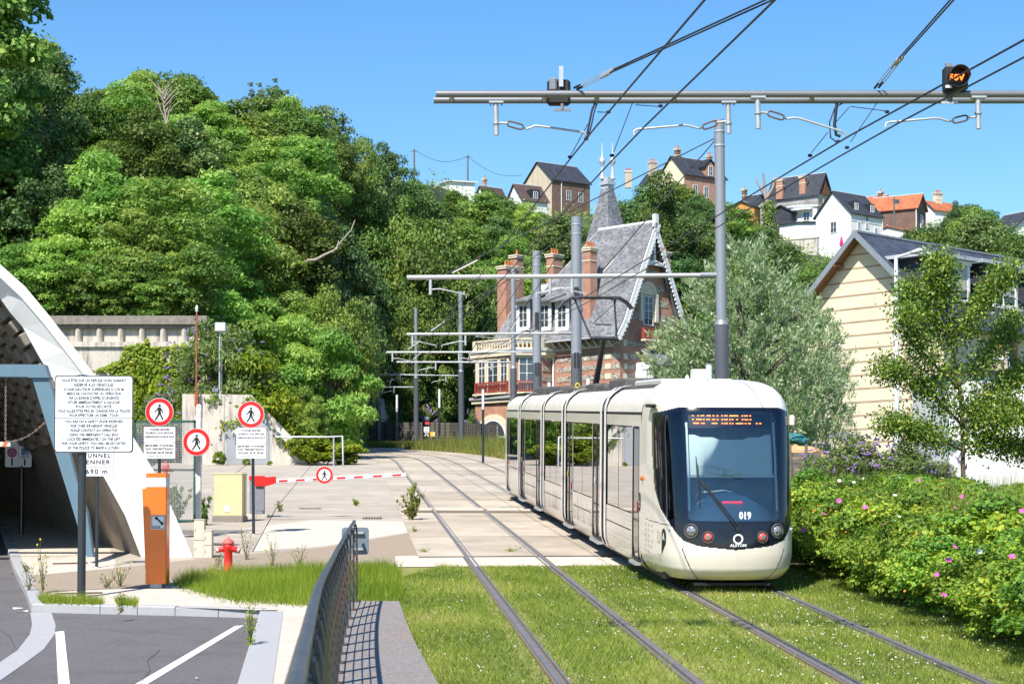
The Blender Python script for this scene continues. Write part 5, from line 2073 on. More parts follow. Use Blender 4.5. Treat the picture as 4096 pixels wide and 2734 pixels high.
# tensioning cables running up out of the picture
for (x0_, y0_, x1_, y1_, x2_, y2_) in ((2296, 352, 2455, 278, 3110, -22), (2308, 358, 2440, 292, 3125, -15), (3498, 353, 3592, 238, 3812, -12), (3515, 350, 3612, 226, 3826, -12)):
    a_, b_ = at(x0_, y0_, Yn) - o_, at(x1_, y1_, Yn - .6) - o_
    c_ = at(x2_, y2_, Yn - 4.0) - o_
    MB().tube([b_, c_, c_ + (c_ - b_) * .6], .0095, 6).build('tension_cable', M_wire, T)
    MB().tube([a_.lerp(b_, .72), b_], [.018, .024], 8).build('cable_socket', M_galv, T)
    t_ = (b_ - a_).normalized()
    s_ = t_.cross(Vector((0, 1, 0))).normalized() * .013
    for sg_ in (-1, 1):
        MB().tube([a_.lerp(b_, .14) + s_ * sg_, a_.lerp(b_, .72) + s_ * sg_], .0055, 5).build('turnbuckle_rod', M_galv, T)
    MB().tube([a_, a_.lerp(b_, .16)], .014, 6).build('eye', M_blk, T)
# the two signal boxes on the beam
S = thing('line_signal', 'black signal box with orange lit 50V figures clamped on the gantry beam', 'signal', at(3819, 363, Yn - .1), group='signals on the gantry')
ps = lambda x, y, d=0.0: at(x, y, Yn - .1) - S.location + Vector((0, d, 0))
MB().bbox((ps(3774, 363) + ps(3866, 272)) / 2, (.27, .16, .265), .012).build('housing', M_blk, S)
cc = ps(3824, 318, -.08)
vis = MB()
n = 24
vs = []
for rr, dy in ((.115, 0), (.12, -.16), (.113, -.16), (.108, 0)):
    for i in range(n):
        a_ = 2 * PI * i / n
        dd = dy * (1 if math.sin(a_) > -.2 else .45)
        vs.append((cc.x + rr * math.cos(a_), cc.y + dd, cc.z + rr * math.sin(a_)))
vis.add(vs, [(k_ * n + i, k_ * n + (i + 1) % n, ((k_ + 1) % 4) * n + (i + 1) % n, ((k_ + 1) % 4) * n + i) for k_ in range(4) for i in range(n)], True)
vis.build('visor', M_blk, S)
lettering('50V', .10, glow('orange_signal', (1, .13, .01), 3.5), S, ps(3820, 318, -.088), w=.175, bold=.002)
MB().box(ps(3788, 353, -.085), (.075, .004, .03)).build('type_label', M_plate, S)
MB().box(ps(3795, 262), (.08, .05, .045)).build('hinge', M_grcab, S)
MB().box(ps(3798, 411), (.19, .02, .03)).build('bottom_bracket', M_galv, S)
MB().cyl(ps(3800, 365), ps(3800, 405), .03, n=8).build('stem', M_blk, S)
S = thing('line_signal', 'black signal box seen from behind on the left part of the gantry beam', 'signal', at(2236, 362, Yn + .2), group='signals on the gantry')
ps = lambda x, y, d=0.0: at(x, y, Yn + .2) - S.location + Vector((0, d, 0))
MB().bbox((ps(2188, 420) + ps(2283, 316)) / 2 + Vector((0, .05, 0)), (.275, .12, .30), .03).build('housing', M_blk, S)
MB().box((ps(2236, 325) + ps(2252, 282)) / 2 + Vector((0, -.05, -.02)), (.05, .03, .24)).build('bracket', M_galv, S)
MB().bbox(ps(2212, 340, -.03), (.09, .06, .16), .02).build('rear_cover', M_grcab, S)
MB().box(ps(2249, 440), (.20, .02, .03)).build('bottom_bracket', M_grcab, S)
MB().cyl(ps(2249, 415), ps(2249, 438), .02, n=8).build('stem', M_grcab, S)

# contact wires following the tracks
def wz(Y, z0):
    return z0 + float(np.interp(Y, [0, 15, 22.8, 50, 82, 113, 140, 170], [0, 0, 0, -.42, -.72, -1.05, -1.35, -1.6]))


for off, z0, lab in ((-1.58 - .32, 6.18, 'left contact wire over the left track'), (-1.58 + .24, 6.20, 'right contact wire over the left track'), (1.58 - .58, 6.12, 'left contact wire over the right track'), (1.58, 6.28, 'contact wire touching the pantograph over the right track')):
    pts = []
    for i in range(0, 175, 3):
        q = path_pt(i, off)
        pts.append(Vector((q.x, q.y, gz(q.y) + wz(q.y, z0))))
    q0 = pts[0]
    o = MB().tube([p - q0 for p in pts], .0105, 5).build('contact_wire', M_wire, None, loc=q0)
    tag(o, lab, 'wire', 'overhead contact wires')

# lamp columns: black foot, white luminous head
M_lamp = mat('white_lamp_tube', (0.72, 0.74, 0.78), 0.4, 0.03, 3)


def lamp_column(x, Y, ytop, ysplit, label, r=.078, base=None):
    p = onplane(x, Y)
    zt, zs = at(x, ytop, Y).z - p.z, at(x, ysplit, Y).z - p.z
    T = thing('lamp_column', label, 'lamp post', p, group='lamp columns along the track')
    MB().cyl((0, 0, -.1), (0, 0, zs), r * 1.02, n=12).build('lower_shaft', M_pole, T)
    MB().cyl((0, 0, zs), (0, 0, zt), r, n=12).build('lamp_tube', M_lamp, T)
    MB().cyl((0, 0, zt), (0, 0, zt + .04), r * 1.05, n=12).build('cap', M_grcab, T)


lamp_column(1448, 156, 1592, 1653, 'leftmost black and white lamp column before the white rock', .09)
lamp_column(1587, 157, 1579, 1646, 'black and white lamp column between the two fence masts', .09)
lamp_column(1757, 151, 1556, 1630, 'black and white lamp column right of the yellow box', .09)
lamp_column(1932, 107, 1557, 1636, 'black and white lamp column at the villa corner in the weeds', .068)
lamp_column(2197, 92, 1529, 1600, 'lamp column head showing between the two stout masts above the tram')
lamp_column(2354, 78, 1512, 1590, 'lamp column head showing just right of the stout mast above the tram')
lamp_column(2581, 62, 1481, 1570, 'lamp column head before the villa porch above the tram roof')
lamp_column(2838, 54, 1459, 1560, 'lamp column head beside the tall mast above the tram cab', .088)

# track signals by the fence
L = Loc(1706, 151)
T = thing('track_signal', 'small black track signal with red bar and white plate by the fence', 'signal', L.p)
MB().cyl((0, 0, 0), (0, 0, L.Z(1700)), .09, n=8).build('post', M_pole, T)
MB().bbox((L.X(1709) , -.05, L.Z(1689)), (.36, .3, .52), .03).build('signal_head', M_blk, T)
MB().bbox((L.X(1709), -.05, L.Z(1672)), (.26, .3, .24), .02).build('upper_lamp', M_grcab, T)
MB().box((L.X(1709), -.21, L.Z(1692)), (.3, .02, .13)).build('red_bar', glow('red_signal', (.8, .03, .03), 1.0), T)
MB().roundrect(L.X(1706), L.Z(1717), .42, .42, .04, -.14, -.11).build('white_plate', M_plate, T)
lettering('R40', .15, M_txtk, T, (L.X(1706), -.145, L.Z(1713)), w=.28)
lettering('SITE', .12, M_txtk, T, (L.X(1706), -.145, L.Z(1723)), w=.28)
b = MB()
for i in range(3):
    for j in range(3):
        if (i + j) % 2 == 0:
            b.box((L.X(1706) - .1 + i * .1, -.10, L.Z(1735) - .1 + j * .1), (.1, .01, .1))
b.build('chequer', M_plate, T)['kind'] = 'stuff'
L = Loc(1733, 151)
T = thing('yellow_call_point', 'small yellow box with white window on a short dark post', 'box', L.p)
MB().cyl((0, 0, 0), (0, 0, L.Z(1745)), .09, n=8).build('post', M_pole, T)
MB().bbox((-.05, -.08, L.Z(1737)), (.40, .2, .40), .03).build('box', M_yel, T)
MB().box((.05, -.19, L.Z(1737)), (.1, .02, .24)).build('window', M_plate, T)

# street lamp by the brick house
L = Loc(3586, 62)
T = thing('street_lamp', 'white street lamp pole with drooping grey head before the brick gable', 'street lamp', onplane(3590, 62))
zt = at(3586, 1030, 62).z - gz(62)
p0 = at(3584, 1030, 62) - T.location
MB().tube([(0, 0, -.3), (0, 0, 3), p0], [.10, .085, .06], 10).build('pole', M_plate, T)
arm_e = at(3643, 1011, 61.6) - T.location
MB().tube([p0, arm_e], .045, 8).build('arm', M_plate, T)
b = MB().lathe([(.001, -.33), (.07, -.28), (.13, -.05), (.13, .12), (.07, .27), (.001, .32)], n=14)
b.v = [(x, y, z) for x, y, z in b.v]
hd_ = b.build('lamp_head', M_galv, T, loc=at(3678, 1003, 61.6) - T.location, rot=(0, R(78), 0))
hd_.scale = (.75, 1, 1)
MB().lathe([(.001, -.16), (.09, -.08), (.10, .05), (.05, .16), (.001, .18)], n=12).build('lamp_glass', M_refl, T, loc=at(3685, 1010, 61.6) - T.location, rot=(0, R(78), 0))
MB().cyl(at(3587, 1208, 62) - T.location, at(3587, 1218, 62) - T.location, .085, n=10).build('band', M_pdark, T)

# ------------------------------------------------------------------ buildings
def slatemat(name, c, var=.25, bw=.28, bh=.16, stain=None):
    m = brickmat(name, tuple(v * (1 - var) for v in c), tuple(v * (1 + var) for v in c), tuple(v * .55 for v in c), bw, bh, .07, rough=.6, bump=.5, noise=.3)
    return m


M_brick = brickmat('red_brick', (0.43, 0.175, 0.11), (0.34, 0.125, 0.08), (0.50, 0.42, 0.34), .22, .075, .14)
M_brickd = brickmat('dark_brick', (0.20, 0.11, 0.085), (0.15, 0.085, 0.065), (0.20, 0.16, 0.13), .22, .075, .12)
M_ybrick = brickmat('yellow_brick', (0.76, 0.665, 0.49), (0.71, 0.61, 0.44), (0.57, 0.48, 0.35), .22, .075, .1, noise=.1)
M_hbrick = brickmat('brown_header_brick', (0.30, 0.205, 0.135), (0.25, 0.17, 0.11), (0.55, 0.43, 0.29), .115, .085, .16)
M_slate = slatemat('old_slate', (0.20, 0.205, 0.22), .33)
M_slateb = slatemat('blue_slate', (0.060, 0.070, 0.10), .22, .30, .17)
M_slated = slatemat('dark_slate', (0.045, 0.05, 0.065), .2, .3, .2)
M_tile = slatemat('orange_tile', (0.43, 0.14, 0.065), .2, .25, .3)
M_btile = slatemat('brown_tile', (0.10, 0.07, 0.06), .2, .25, .3)
M_shing = slatemat('grey_wall_slates', (0.34, 0.33, 0.32), .15, .5, .5)
M_render = mat('beige_render', (0.52, 0.44, 0.33), .9, .1, 1, .2, 20, dirt=(.33, .28, .22), dscale=1.2, damt=.6, streak=True)
M_wrender = mat('white_render', (0.78, 0.78, 0.77), .85, .04, 1, .1, 20, dirt=(.55, .54, .52), dscale=.8, damt=.35, streak=True)
M_stone = mat('cream_stone', (0.68, 0.60, 0.45), .85, .08, 3, .2, 30, dirt=(.42, .37, .29), dscale=3, damt=.5)
M_wood = mat('white_timber', (0.76, 0.76, 0.75), .6, .05, 6, dirt=(.5, .5, .48), dscale=5, damt=.4)
M_zinc = mat('pale_zinc', (0.50, 0.53, 0.57), .5, .08, 4, metal=.3)
M_bargb = mat('grey_barge_paint', (0.20, 0.23, 0.26), .5, .06, 4)
M_soff = mat('brown_soffit', (0.22, 0.10, 0.045), .7, .3, 6)
M_redw = mat('oxblood_timber', (0.30, 0.055, 0.035), .6, .15, 6)
M_pot = mat('terracotta', (0.50, 0.16, 0.06), .8, .15, 8)
M_glass = mat('dark_pane', (0.05, 0.065, 0.08), .06, .1, 2, spec=.8)
M_timb = mat('orange_cladding', (0.55, 0.25, 0.07), .7, .12, 5)
M_greyw = mat('weathered_boards', (0.15, 0.135, 0.12), .9, .25, 5, .3, 30)


def flintmat():
    m, n, b = principled('flint_panel')
    N, L = n.nodes, n.links
    uv = N.new('ShaderNodeUVMap')
    uv.uv_map = 'wall'
    vo = N.new('ShaderNodeTexVoronoi')
    vo.feature = 'DISTANCE_TO_EDGE'
    vo.inputs['Scale'].default_value = 5.0
    L.new(uv.outputs[0], vo.inputs['Vector'])
    v2 = N.new('ShaderNodeTexVoronoi')
    v2.inputs['Scale'].default_value = 5.0
    L.new(uv.outputs[0], v2.inputs['Vector'])
    r1 = N.new('ShaderNodeValToRGB')
    r1.color_ramp.elements[0].color = (.045, .045, .05, 1)
    r1.color_ramp.elements[1].color = (.30, .28, .25, 1)
    L.new(v2.outputs['Color'], r1.inputs['Fac'])
    r2 = N.new('ShaderNodeValToRGB')
    r2.color_ramp.elements[0].position = .05
    r2.color_ramp.elements[1].position = .10
    r2.color_ramp.elements[0].color = (1, 1, 1, 1)
    r2.color_ramp.elements[1].color = (0, 0, 0, 1)
    L.new(vo.outputs['Distance'], r2.inputs['Fac'])
    mx = N.new('ShaderNodeMix')
    mx.data_type = 'RGBA'
    L.new(r2.outputs['Color'], mx.inputs['Factor'])
    L.new(r1.outputs['Color'], mx.inputs['A'])
    mx.inputs['B'].default_value = (.62, .54, .42, 1)
    L.new(mx.outputs['Result'], b.inputs['Base Color'])
    b.inputs['Roughness'].default_value = .8
    return m


M_flint = flintmat()


def window(parent, loc, rz, w_, h_, cols=2, rows=3, frame=.07, m=None, shut=None, arch=False):
    """a casement: white frame and bars, with its panes as sub-part; faces local -y before turning by rz"""
    b = MB()
    b.box((0, 0, h_ - frame / 2), (w_, .09, frame)).box((0, 0, frame / 2), (w_, .09, frame))
    for sx in (-1, 1):
        b.box((sx * (w_ - frame) / 2, 0, h_ / 2), (frame, .088, h_ - 2 * frame))
    for i in range(1, cols):
        b.box((-w_ / 2 + w_ * i / cols, -.005, h_ / 2), (frame * .7, .06, h_ - 2 * frame))
    for i in range(1, rows):
        b.box((0, .003, h_ * i / rows), (w_ - 2 * frame, .05, frame * .5))
    o = b.build('window', m or M_wood, parent, loc=loc, rot=(0, 0, rz))
    MB().box((0, .015, h_ / 2), (w_ - frame, .02, h_ - frame)).build('pane', M_glass, o)
    return o


def chimney(parent, loc, wx, wy, h_, m, pots=2, capm=None):
    c = MB().box((0, 0, h_ / 2), (wx, wy, h_)).build('chimney', m, parent, uvwall=True, loc=loc)
    b = MB().box((0, 0, h_ - .12), (wx + .18, wy + .18, .14)).box((0, 0, h_ + .03), (wx + .26, wy + .26, .12))
    b.build('chimney_cap', capm or M_stone, c)
    MB().box((0, 0, h_ - .95), (wx + .06, wy + .06, .1)).build('chimney_collar', capm or M_stone, c)
    for i in range(pots):
        x = (i - (pots - 1) / 2) * .32
        MB().lathe([(.12, 0), (.13, .05), (.10, .1), (.10, .38), (.13, .42), (.11, .45)], n=10).build('chimney_pot', M_pot, c, loc=(x if wx >= wy else 0, 0 if wx >= wy else x, h_ + .09))
    return c


def gable_shell(b, x0, x1, y0, y1, z0, he, rise, axis):
    """walls of a gabled block; ridge runs along axis"""
    if axis == 'x':
        ym = (y0 + y1) / 2
        for x in (x0, x1):
            b.poly([(x, y0, z0), (x, y1, z0), (x, y1, he), (x, ym, he + rise), (x, y0, he)])
        for y in (y0, y1):
            b.poly([(x0, y, z0), (x1, y, z0), (x1, y, he), (x0, y, he)])
    else:
        xm = (x0 + x1) / 2
        for y in (y0, y1):
            b.poly([(x0, y, z0), (x1, y, z0), (x1, y, he), (xm, y, he + rise), (x0, y, he)])
        for x in (x0, x1):
            b.poly([(x, y0, z0), (x, y1, z0), (x, y1, he), (x, y0, he)])


def gable_roof(parent, x0, x1, y0, y1, he, rise, axis, m, ov=.35, th=.14, ridge=M_zinc):
    """two slopes, each a slab of its own"""
    if axis == 'y':
        xm = (x0 + x1) / 2
        s = rise / (xm - x0)
        for sx, xe in ((-1, x0 - ov), (1, x1 + ov)):
            ze = he - s * ov
            b = MB().prism([(xe, y0 - ov, ze), (xm, y0 - ov, he + rise), (xm, y1 + ov, he + rise), (xe, y1 + ov, ze)], (0, 0, th))
            b.build('roof_slope', m, parent, uvwall=True)
        MB().cyl((xm, y0 - ov, he + rise + th), (xm, y1 + ov, he + rise + th), .09, n=6).build('ridge', ridge, parent)
    else:
        ym = (y0 + y1) / 2
        s = rise / (ym - y0)
        for ye in (y0 - ov, y1 + ov):
            ze = he - s * ov
            b = MB().prism([(x0 - ov, ye, ze), (x1 + ov, ye, ze), (x1 + ov, ym, he + rise), (x0 - ov, ym, he + rise)], (0, 0, th))
            b.build('roof_slope', m, parent, uvwall=True)
        MB().cyl((x0 - ov, ym, he + rise + th), (x1 + ov, ym, he + rise + th), .09, n=6).build('ridge', ridge, parent)


def corner_house(name, label, pxc, pyb, Y, th, wx, dy, he, rise, axis, wallm, roofm, below=6.0, cat='house', group='houses on the ridge', ov=.3, leftm=None):
    """house whose nearest corner stands at column pxc; local x goes right-away, y left-away"""
    p = at(pxc, pyb, Y)
    T = thing(name, label, cat, p, rz=R(th), group=group)
    b = MB()
    gable_shell(b, 0, wx, 0, dy, -below, he, rise, axis)
    b.build('walls', wallm, T, uvwall=True)
    if leftm:
        MB().box2((-.03, .02, -below), (-.005, dy - .02, he - .05)).build('left_wall_face', leftm, T, uvwall=True)
    gable_roof(T, 0, wx, 0, dy, he, rise, axis, roofm, ov=ov)
    return T


def win_l(T, y, z, w_, h_, c=2, r=2, x=-.04):
    return window(T, (x, y, z), -PI / 2, w_, h_, c, r)


def win_r(T, x, z, w_, h_, c=2, r=2, y=-.04):
    return window(T, (x, y, z), 0, w_, h_, c, r)


# ---- the brick villa
KV = onplane(2465, 150)
V = thing('villa', 'red brick and flint villa with steep slate roofs, tall chimneys and a white trimmed gable', 'villa', KV, rz=R(45))
VM = Matrix.Translation(KV) @ Matrix.Rotation(R(45), 4, 'Z')
VI = VM.inverted()


def vface(px, py, axis, val):
    """point of the villa on its own plane x=val or y=val seen at the pixel"""
    o3 = VI @ CAM
    d3 = VI.to_3x3() @ ray(px, py)
    i = 0 if axis == 'x' else 1
    t = (val - o3[i]) / d3[i]
    return o3 + d3 * t


HE = 8.75
b = MB()
b.poly([(0, .45, -1), (0, 12.8, -1), (0, 12.8, HE), (0, .45, HE)])
b.poly([(0, .45, -1), (.45, 0, -1), (.45, 0, HE), (0, .45, HE)])
b.poly([(.45, 0, -1), (7.6, 0, -1), (7.6, 0, HE), (3.8, 0, 17.3), (.45, 0, 9.6)])
b.poly([(7.6, 0, -1), (7.6, 12.8, -1), (7.6, 12.8, HE), (7.6, 0, HE)])
b.poly([(0, 12.8, -1), (7.6, 12.8, -1), (7.6, 12.8, HE), (0, 12.8, HE)])
b.build('main_walls', M_brick, V, uvwall=True)
# flint bands and corner stones
for py0, py1 in ((1377, 1399), (1431, 1451), (1470, 1490), (1509, 1529), (1547, 1567), (1587, 1606), (1626, 1645)):
    z1, z0 = vface(2235, py0, 'x', 0).z, vface(2235, py1, 'x', 0).z
    MB().box2((-.03, 1.15, z0), (.01, 6.2, z1)).build('flint_band', M_flint, V, uvwall=True)
    MB().box2((1.25, -.03, z0), (3.1, .01, z1)).build('flint_band', M_flint, V, uvwall=True)
    MB().box2((-.04, .50, z0 - .02), (.01, 1.13, z1 + .02)).build('corner_stone', M_stone, V)
    MB().box2((.85, -.04, z0 - .02), (1.23, .01, z1 + .02)).build('corner_stone', M_stone, V)
    MB().prism([(-.01, .42, z0), (.42, -.01, z0), (.44, .01, z0), (.01, .44, z0)], (0, 0, z1 - z0)).build('corner_flint', M_flint, V, uvwall=True)
for k in range(6):
    z = 10.0 + k * 1.15
    hw = 3.8 * (17.3 - z) / 8.3 - .5
    if hw > .4:
        MB().box2((3.8 - hw, -.03, z), (3.8 + hw, .01, z + .5)).build('flint_band', M_flint, V, uvwall=True)
# main steep roof: ridge along y, hipped at the far end, flared at the eaves
def vroof(name, pts, m=M_slate, th=.12):
    P = [Vector(p) for p in pts]
    nn = (P[1] - P[0]).cross(P[-1] - P[0]).normalized()
    if nn.z < 0:
        nn = -nn
    return MB().prism(P, nn * th).build(name, m, V, uvwall=True)


RZ = 17.55
vroof('roof_slope', [(.05, -.75, 9.6), (3.8, -.75, RZ), (3.8, 5.2, RZ), (.05, 12.0, 9.6)])
vroof('roof_slope', [(7.55, -.75, 9.6), (3.8, -.75, RZ), (3.8, 5.2, RZ), (7.55, 12.0, 9.6)])
vroof('roof_hip', [(.05, 12.0, 9.6), (3.8, 5.2, RZ), (7.55, 12.0, 9.6)])
vroof('eave_skirt', [(-.85, -.75, 8.45), (.05, -.75, 9.6), (.05, 3.9, 9.6), (-.85, 3.9, 8.45)])
vroof('eave_skirt', [(8.45, -.75, 8.45), (7.55, -.75, 9.6), (7.55, 12, 9.6), (8.45, 12, 8.45)])
MB().tube([(3.8, -.8, RZ + .1), (3.8, 5.2, RZ + .1)], .16, 6).build('ridge', M_wood, V)
for xe in (.05, 7.55):
    MB().tube([(3.8, 5.2, RZ + .08), (xe, 12.0, 9.66)], .08, 5).build('hip_flashing', M_wood, V)
# white barge boards with scalloped edge
for sx in (-1, 1):
    e, a = Vector((3.8 + sx * 4.65, -.85, 8.35)), Vector((3.8, -.85, RZ + .1))
    mid = Vector((3.8 + sx * 3.75, -.85, 9.65))
    for p, q in ((a, mid), (mid, e)):
        t_ = (q - p).normalized()
        n_ = Vector((-t_.z, 0, t_.x)) * (-.42 if sx > 0 else .42)
        if n_.z > 0:
            n_ = -n_
        bd = MB().prism([p, q, q + n_, p + n_], (0, .1, 0))
        kk = int((q - p).length / .33)
        for i in range(kk):
            c = p + (q - p) * ((i + .5) / kk) + n_
            bd.box(c, (.24, .09, .24), rot=(0, R(45) + math.atan2(-t_.z, t_.x), 0))
        bd.build('barge_board', M_wood, V)
    MB().tube([(3.8 + sx * .1, -.6, 14.6), (3.8 + sx * 1.4, -.6, 14.2)], .12, 4).build('gable_brace', M_wood, V)
MB().box((3.8, -.6, 14.4), (2.6, .14, .28)).build('gable_tie', M_wood, V)
MB().box((3.8, -.6, 15.9), (.2, .14, 3.0)).build('gable_post', M_wood, V)
MB().box2((3.6, -.9, RZ), (4.0, -.6, RZ + .7)).build('gable_finial_block', M_wood, V)
# eave brackets and gutter
for i in range(9):
    y = .5 + i * .72
    if y > 6.5:
        break
    MB().tube([(-.02, y, 7.9), (-.35, y, 8.15), (-.7, y, 8.45)], [.09, .07, .07], 4).build('eave_bracket', M_wood, V)
MB().cyl((-.9, -.7, 8.42), (-.9, 6.9, 8.42), .09, n=6).build('gutter', M_zinc, V)
MB().box2((-.1, .3, 7.72), (.02, 6.4, 7.9)).build('cornice', M_stone, V)
MB().cyl((-.12, 6.55, -1), (-.12, 6.55, 8.4), .08, n=8).build('downpipe', M_wood, V)
# mansard over the left part, with dormers
y0m, y1m = 3.9, 12.9
sec = [(-.75, 8.45), (-.35, 8.95), (.75, 11.55), (2.9, 13.15), (4.2, 13.15)]
for (xa, za), (xb, zb) in zip(sec[:-1], sec[1:]):
    ins = lambda z: y1m + .3 - (z - 8.45) * .42
    vroof('mansard_slope', [(xa, y0m, za), (xb, y0m, zb), (xb, ins(zb), zb), (xa, ins(za), za)])
vroof('mansard_hip', [(-.75, ins(8.45), 8.45), (.75, ins(11.55), 11.55), (2.9, ins(13.15), 13.15), (4.2, ins(13.15), 13.15), (6, ins(8.45), 8.45)])
MB().box2((2.6, 4.2, 13.15), (3.2, ins(13.15), 13.5)).build('roof_curb', M_wood, V)
MB().box2((2.9, 4.2, 13.5), (3.8, ins(13.15) - .4, 13.75)).build('roof_light', M_zinc, V)
MB().tube([(-.35, ins(8.95), 9.0), (.75, ins(11.55), 11.65), (2.9, ins(13.15), 13.25)], .07, 5).build('hip_flashing', M_wood, V)
for px in (2095, 2180, 2250):
    c = vface(px, 1318, 'x', -.25)
    d = MB().box2((-.25, c.y - .62, c.z), (1.6, c.y + .62, c.z + 2.35)).build('dormer', M_slate, V, uvwall=True)
    f_ = MB()
    for s_ in (-1, 1):
        f_.box2((-.33, c.y + s_ * .62 - .12, c.z - .05), (-.24, c.y + s_ * .62 + .12, c.z + 2.2))
    f_.box2((-.34, c.y - .74, c.z + 1.95), (-.24, c.y + .74, c.z + 2.25)).box2((-.36, c.y - .74, c.z - .1), (-.24, c.y + .74, c.z + .12))
    f_.build('dormer_front', M_wood, d)
    vroof('dormer_roof', [(-.75, c.y - .95, c.z + 2.15), (-.75, c.y + .95, c.z + 2.15), (1.7, c.y + .95, c.z + 3.0), (1.7, c.y - .95, c.z + 3.0)])
    window(V, (-.30, c.y, c.z + .15), -PI / 2, .98, 1.8, 2, 3)
# projecting bay with terrace and balustrade
bay = [(0, 6.75), (-1.2, 6.75), (-2.85, 8.4), (-2.85, 12.6), (0, 12.6)]
TZ = 7.75
b = MB()
for (xa, ya), (xb, yb) in zip(bay[:-1], bay[1:]):
    b.poly([(xa, ya, -1), (xb, yb, -1), (xb, yb, TZ), (xa, ya, TZ)])
b.build('bay_walls', M_brick, V, uvwall=True)


def bay_ring(name, z0, z1, out_, m):
    c = Vector((-1.0, 9.7))
    pts = []
    for x, y in bay:
        v_ = Vector((x, y))
        dirn = (v_ - c).normalized()
        pts.append((x + (dirn.x * out_ if x < 0 else 0), y + dirn.y * out_, z0))
    return MB().prism(pts, (0, 0, z1 - z0)).build(name, m, V)


bay_ring('terrace', TZ, TZ + .12, .55, M_zinc)
bay_ring('cornice', TZ - .35, TZ, .42, M_stone)
bay_ring('cornice_fillet', TZ - .55, TZ - .35, .2, M_stone)
bay_ring('balustrade_plinth', TZ + .12, TZ + .28, .15, M_stone)
bay_ring('string_course', 4.05, 4.25, .5, M_zinc)
bay_ring('string_moulding', 3.75, 4.05, .3, M_stone)
bal = MB().lathe([(.07, 0), (.05, .08), (.09, .22), (.045, .5), (.07, .62)], n=8).mesh('baluster')
for (xa, ya), (xb, yb) in zip(bay[:-1], bay[1:]):
    a_, b_ = Vector((xa, ya, TZ + .28)), Vector((xb, yb, TZ + .28))
    d_ = b_ - a_
    n_ = int(d_.length / .3)
    MB().prism([a_ + Vector((0, 0, .62)) + Vector((-d_.y, d_.x, 0)).normalized() * s_ for s_ in (.12,)] + [b_ + Vector((0, 0, .62)) + Vector((-d_.y, d_.x, 0)).normalized() * .12, b_ + Vector((0, 0, .62)) - Vector((-d_.y, d_.x, 0)).normalized() * .12, a_ + Vector((0, 0, .62)) - Vector((-d_.y, d_.x, 0)).normalized() * .12], (0, 0, .13)).build('balustrade_rail', M_stone, V)
    for i in range(n_):
        link('baluster', bal, M_stone, V, loc=a_ + d_ * ((i + .5) / n_))
    MB().box((a_.x, a_.y, TZ + .6), (.3, .3, .8)).build('balustrade_pier', M_stone, V)
    MB().tube([a_ + Vector((0, 0, 1.15)), b_ + Vector((0, 0, 1.2))], .03, 5).build('guard_tube', M_zinc, V)
# bay openings
def redrail(parent, c, rz, w_):
    b = MB()
    b.box((0, -.25, .85), (w_, .08, .1)).box((0, -.25, .12), (w_, .08, .08))
    for sx in (-1, 1):
        b.box((sx * w_ / 2, -.12, .45), (.1, .3, .9))
    n_ = int(w_ / .18)
    for i in range(n_):
        b.box((-w_ / 2 + w_ * (i + .5) / n_, -.25, .48), (.06, .06, .66))
    o = b.build('balcony_rail', M_redw, parent, loc=c, rot=(0, 0, rz))
    MB().box((0, -.18, -.06), (w_ + .2, .5, .14)).build('balcony_slab', M_stone, o)
    return o


c1 = Vector((-2.85, 10.5, 4.5))
for dy, w_ in ((-1.25, .8), (0, 1.2), (1.25, .8)):
    window(V, (-2.9, 10.5 + dy, 4.6), -PI / 2, w_, 2.7, 2, 4)
for dy in (-1.75, -.72, .72, 1.75):
    MB().box((-2.93, 10.5 + dy, 5.9), (.16, .24, 2.9)).build('stone_mullion', M_stone, V)
MB().box((-2.93, 10.5, 7.3), (.16, 3.9, .3)).build('lintel', M_stone, V)
redrail(V, (-2.9, 10.5, 4.5), -PI / 2, 3.6)
cz = Vector((-2.03, 7.58, 4.5))
window(V, cz + Vector((-.05, -.05, .1)), -PI / 4, 1.3, 2.8, 2, 4)
redrail(V, cz, -PI / 4, 1.9)
for k in range(4):
    MB().box2((-1.15, 6.70, 4.6 + k * .78), (-.15, 6.76, 4.98 + k * .78)).build('flint_band', M_flint, V, uvwall=True)
# ground floor arched window of the bay
b = MB()
n_ = 14
for i in range(n_):
    a0, a1 = PI * i / n_, PI * (i + 1) / n_
    q = [(-2.98, 10.5 + r_ * math.cos(a_), 1.0 + r_ * .95 * math.sin(a_)) for r_, a_ in ((1.55, a0), (1.55, a1), (1.95, a1), (1.95, a0))]
    b.prism(q, (.2, 0, 0))
b.build('arch_surround', M_stone, V)
b = MB().prism([(-2.93, 10.5 + 1.5 * math.cos(a_), 1.0 + 1.42 * math.sin(a_)) for a_ in np.linspace(0, PI, 16)] + [(-2.93, 9.0, -.9), (-2.93, 12.0, -.9)], (.05, 0, 0))
aw = b.build('arched_window', M_glass, V)
b = MB()
for dy in (-1.46, -.5, .5, 1.46):
    b.box((-2.95, 10.5 + dy, .55), (.08, .14, 2.9 if abs(dy) < 1 else 1.6))
for z in (1.0, .1, -.6):
    b.box((-2.95, 10.5, z), (.07, 2.9, .12))
for i in range(12):
    a0, a1 = PI * i / 12, PI * (i + 1) / 12
    b.prism([(-2.97, 10.5 + r_ * math.cos(a_), 1.0 + r_ * .95 * math.sin(a_)) for r_, a_ in ((1.38, a0), (1.38, a1), (1.56, a1), (1.56, a0))], (.1, 0, 0))
b.build('window_bars', M_wood, aw)
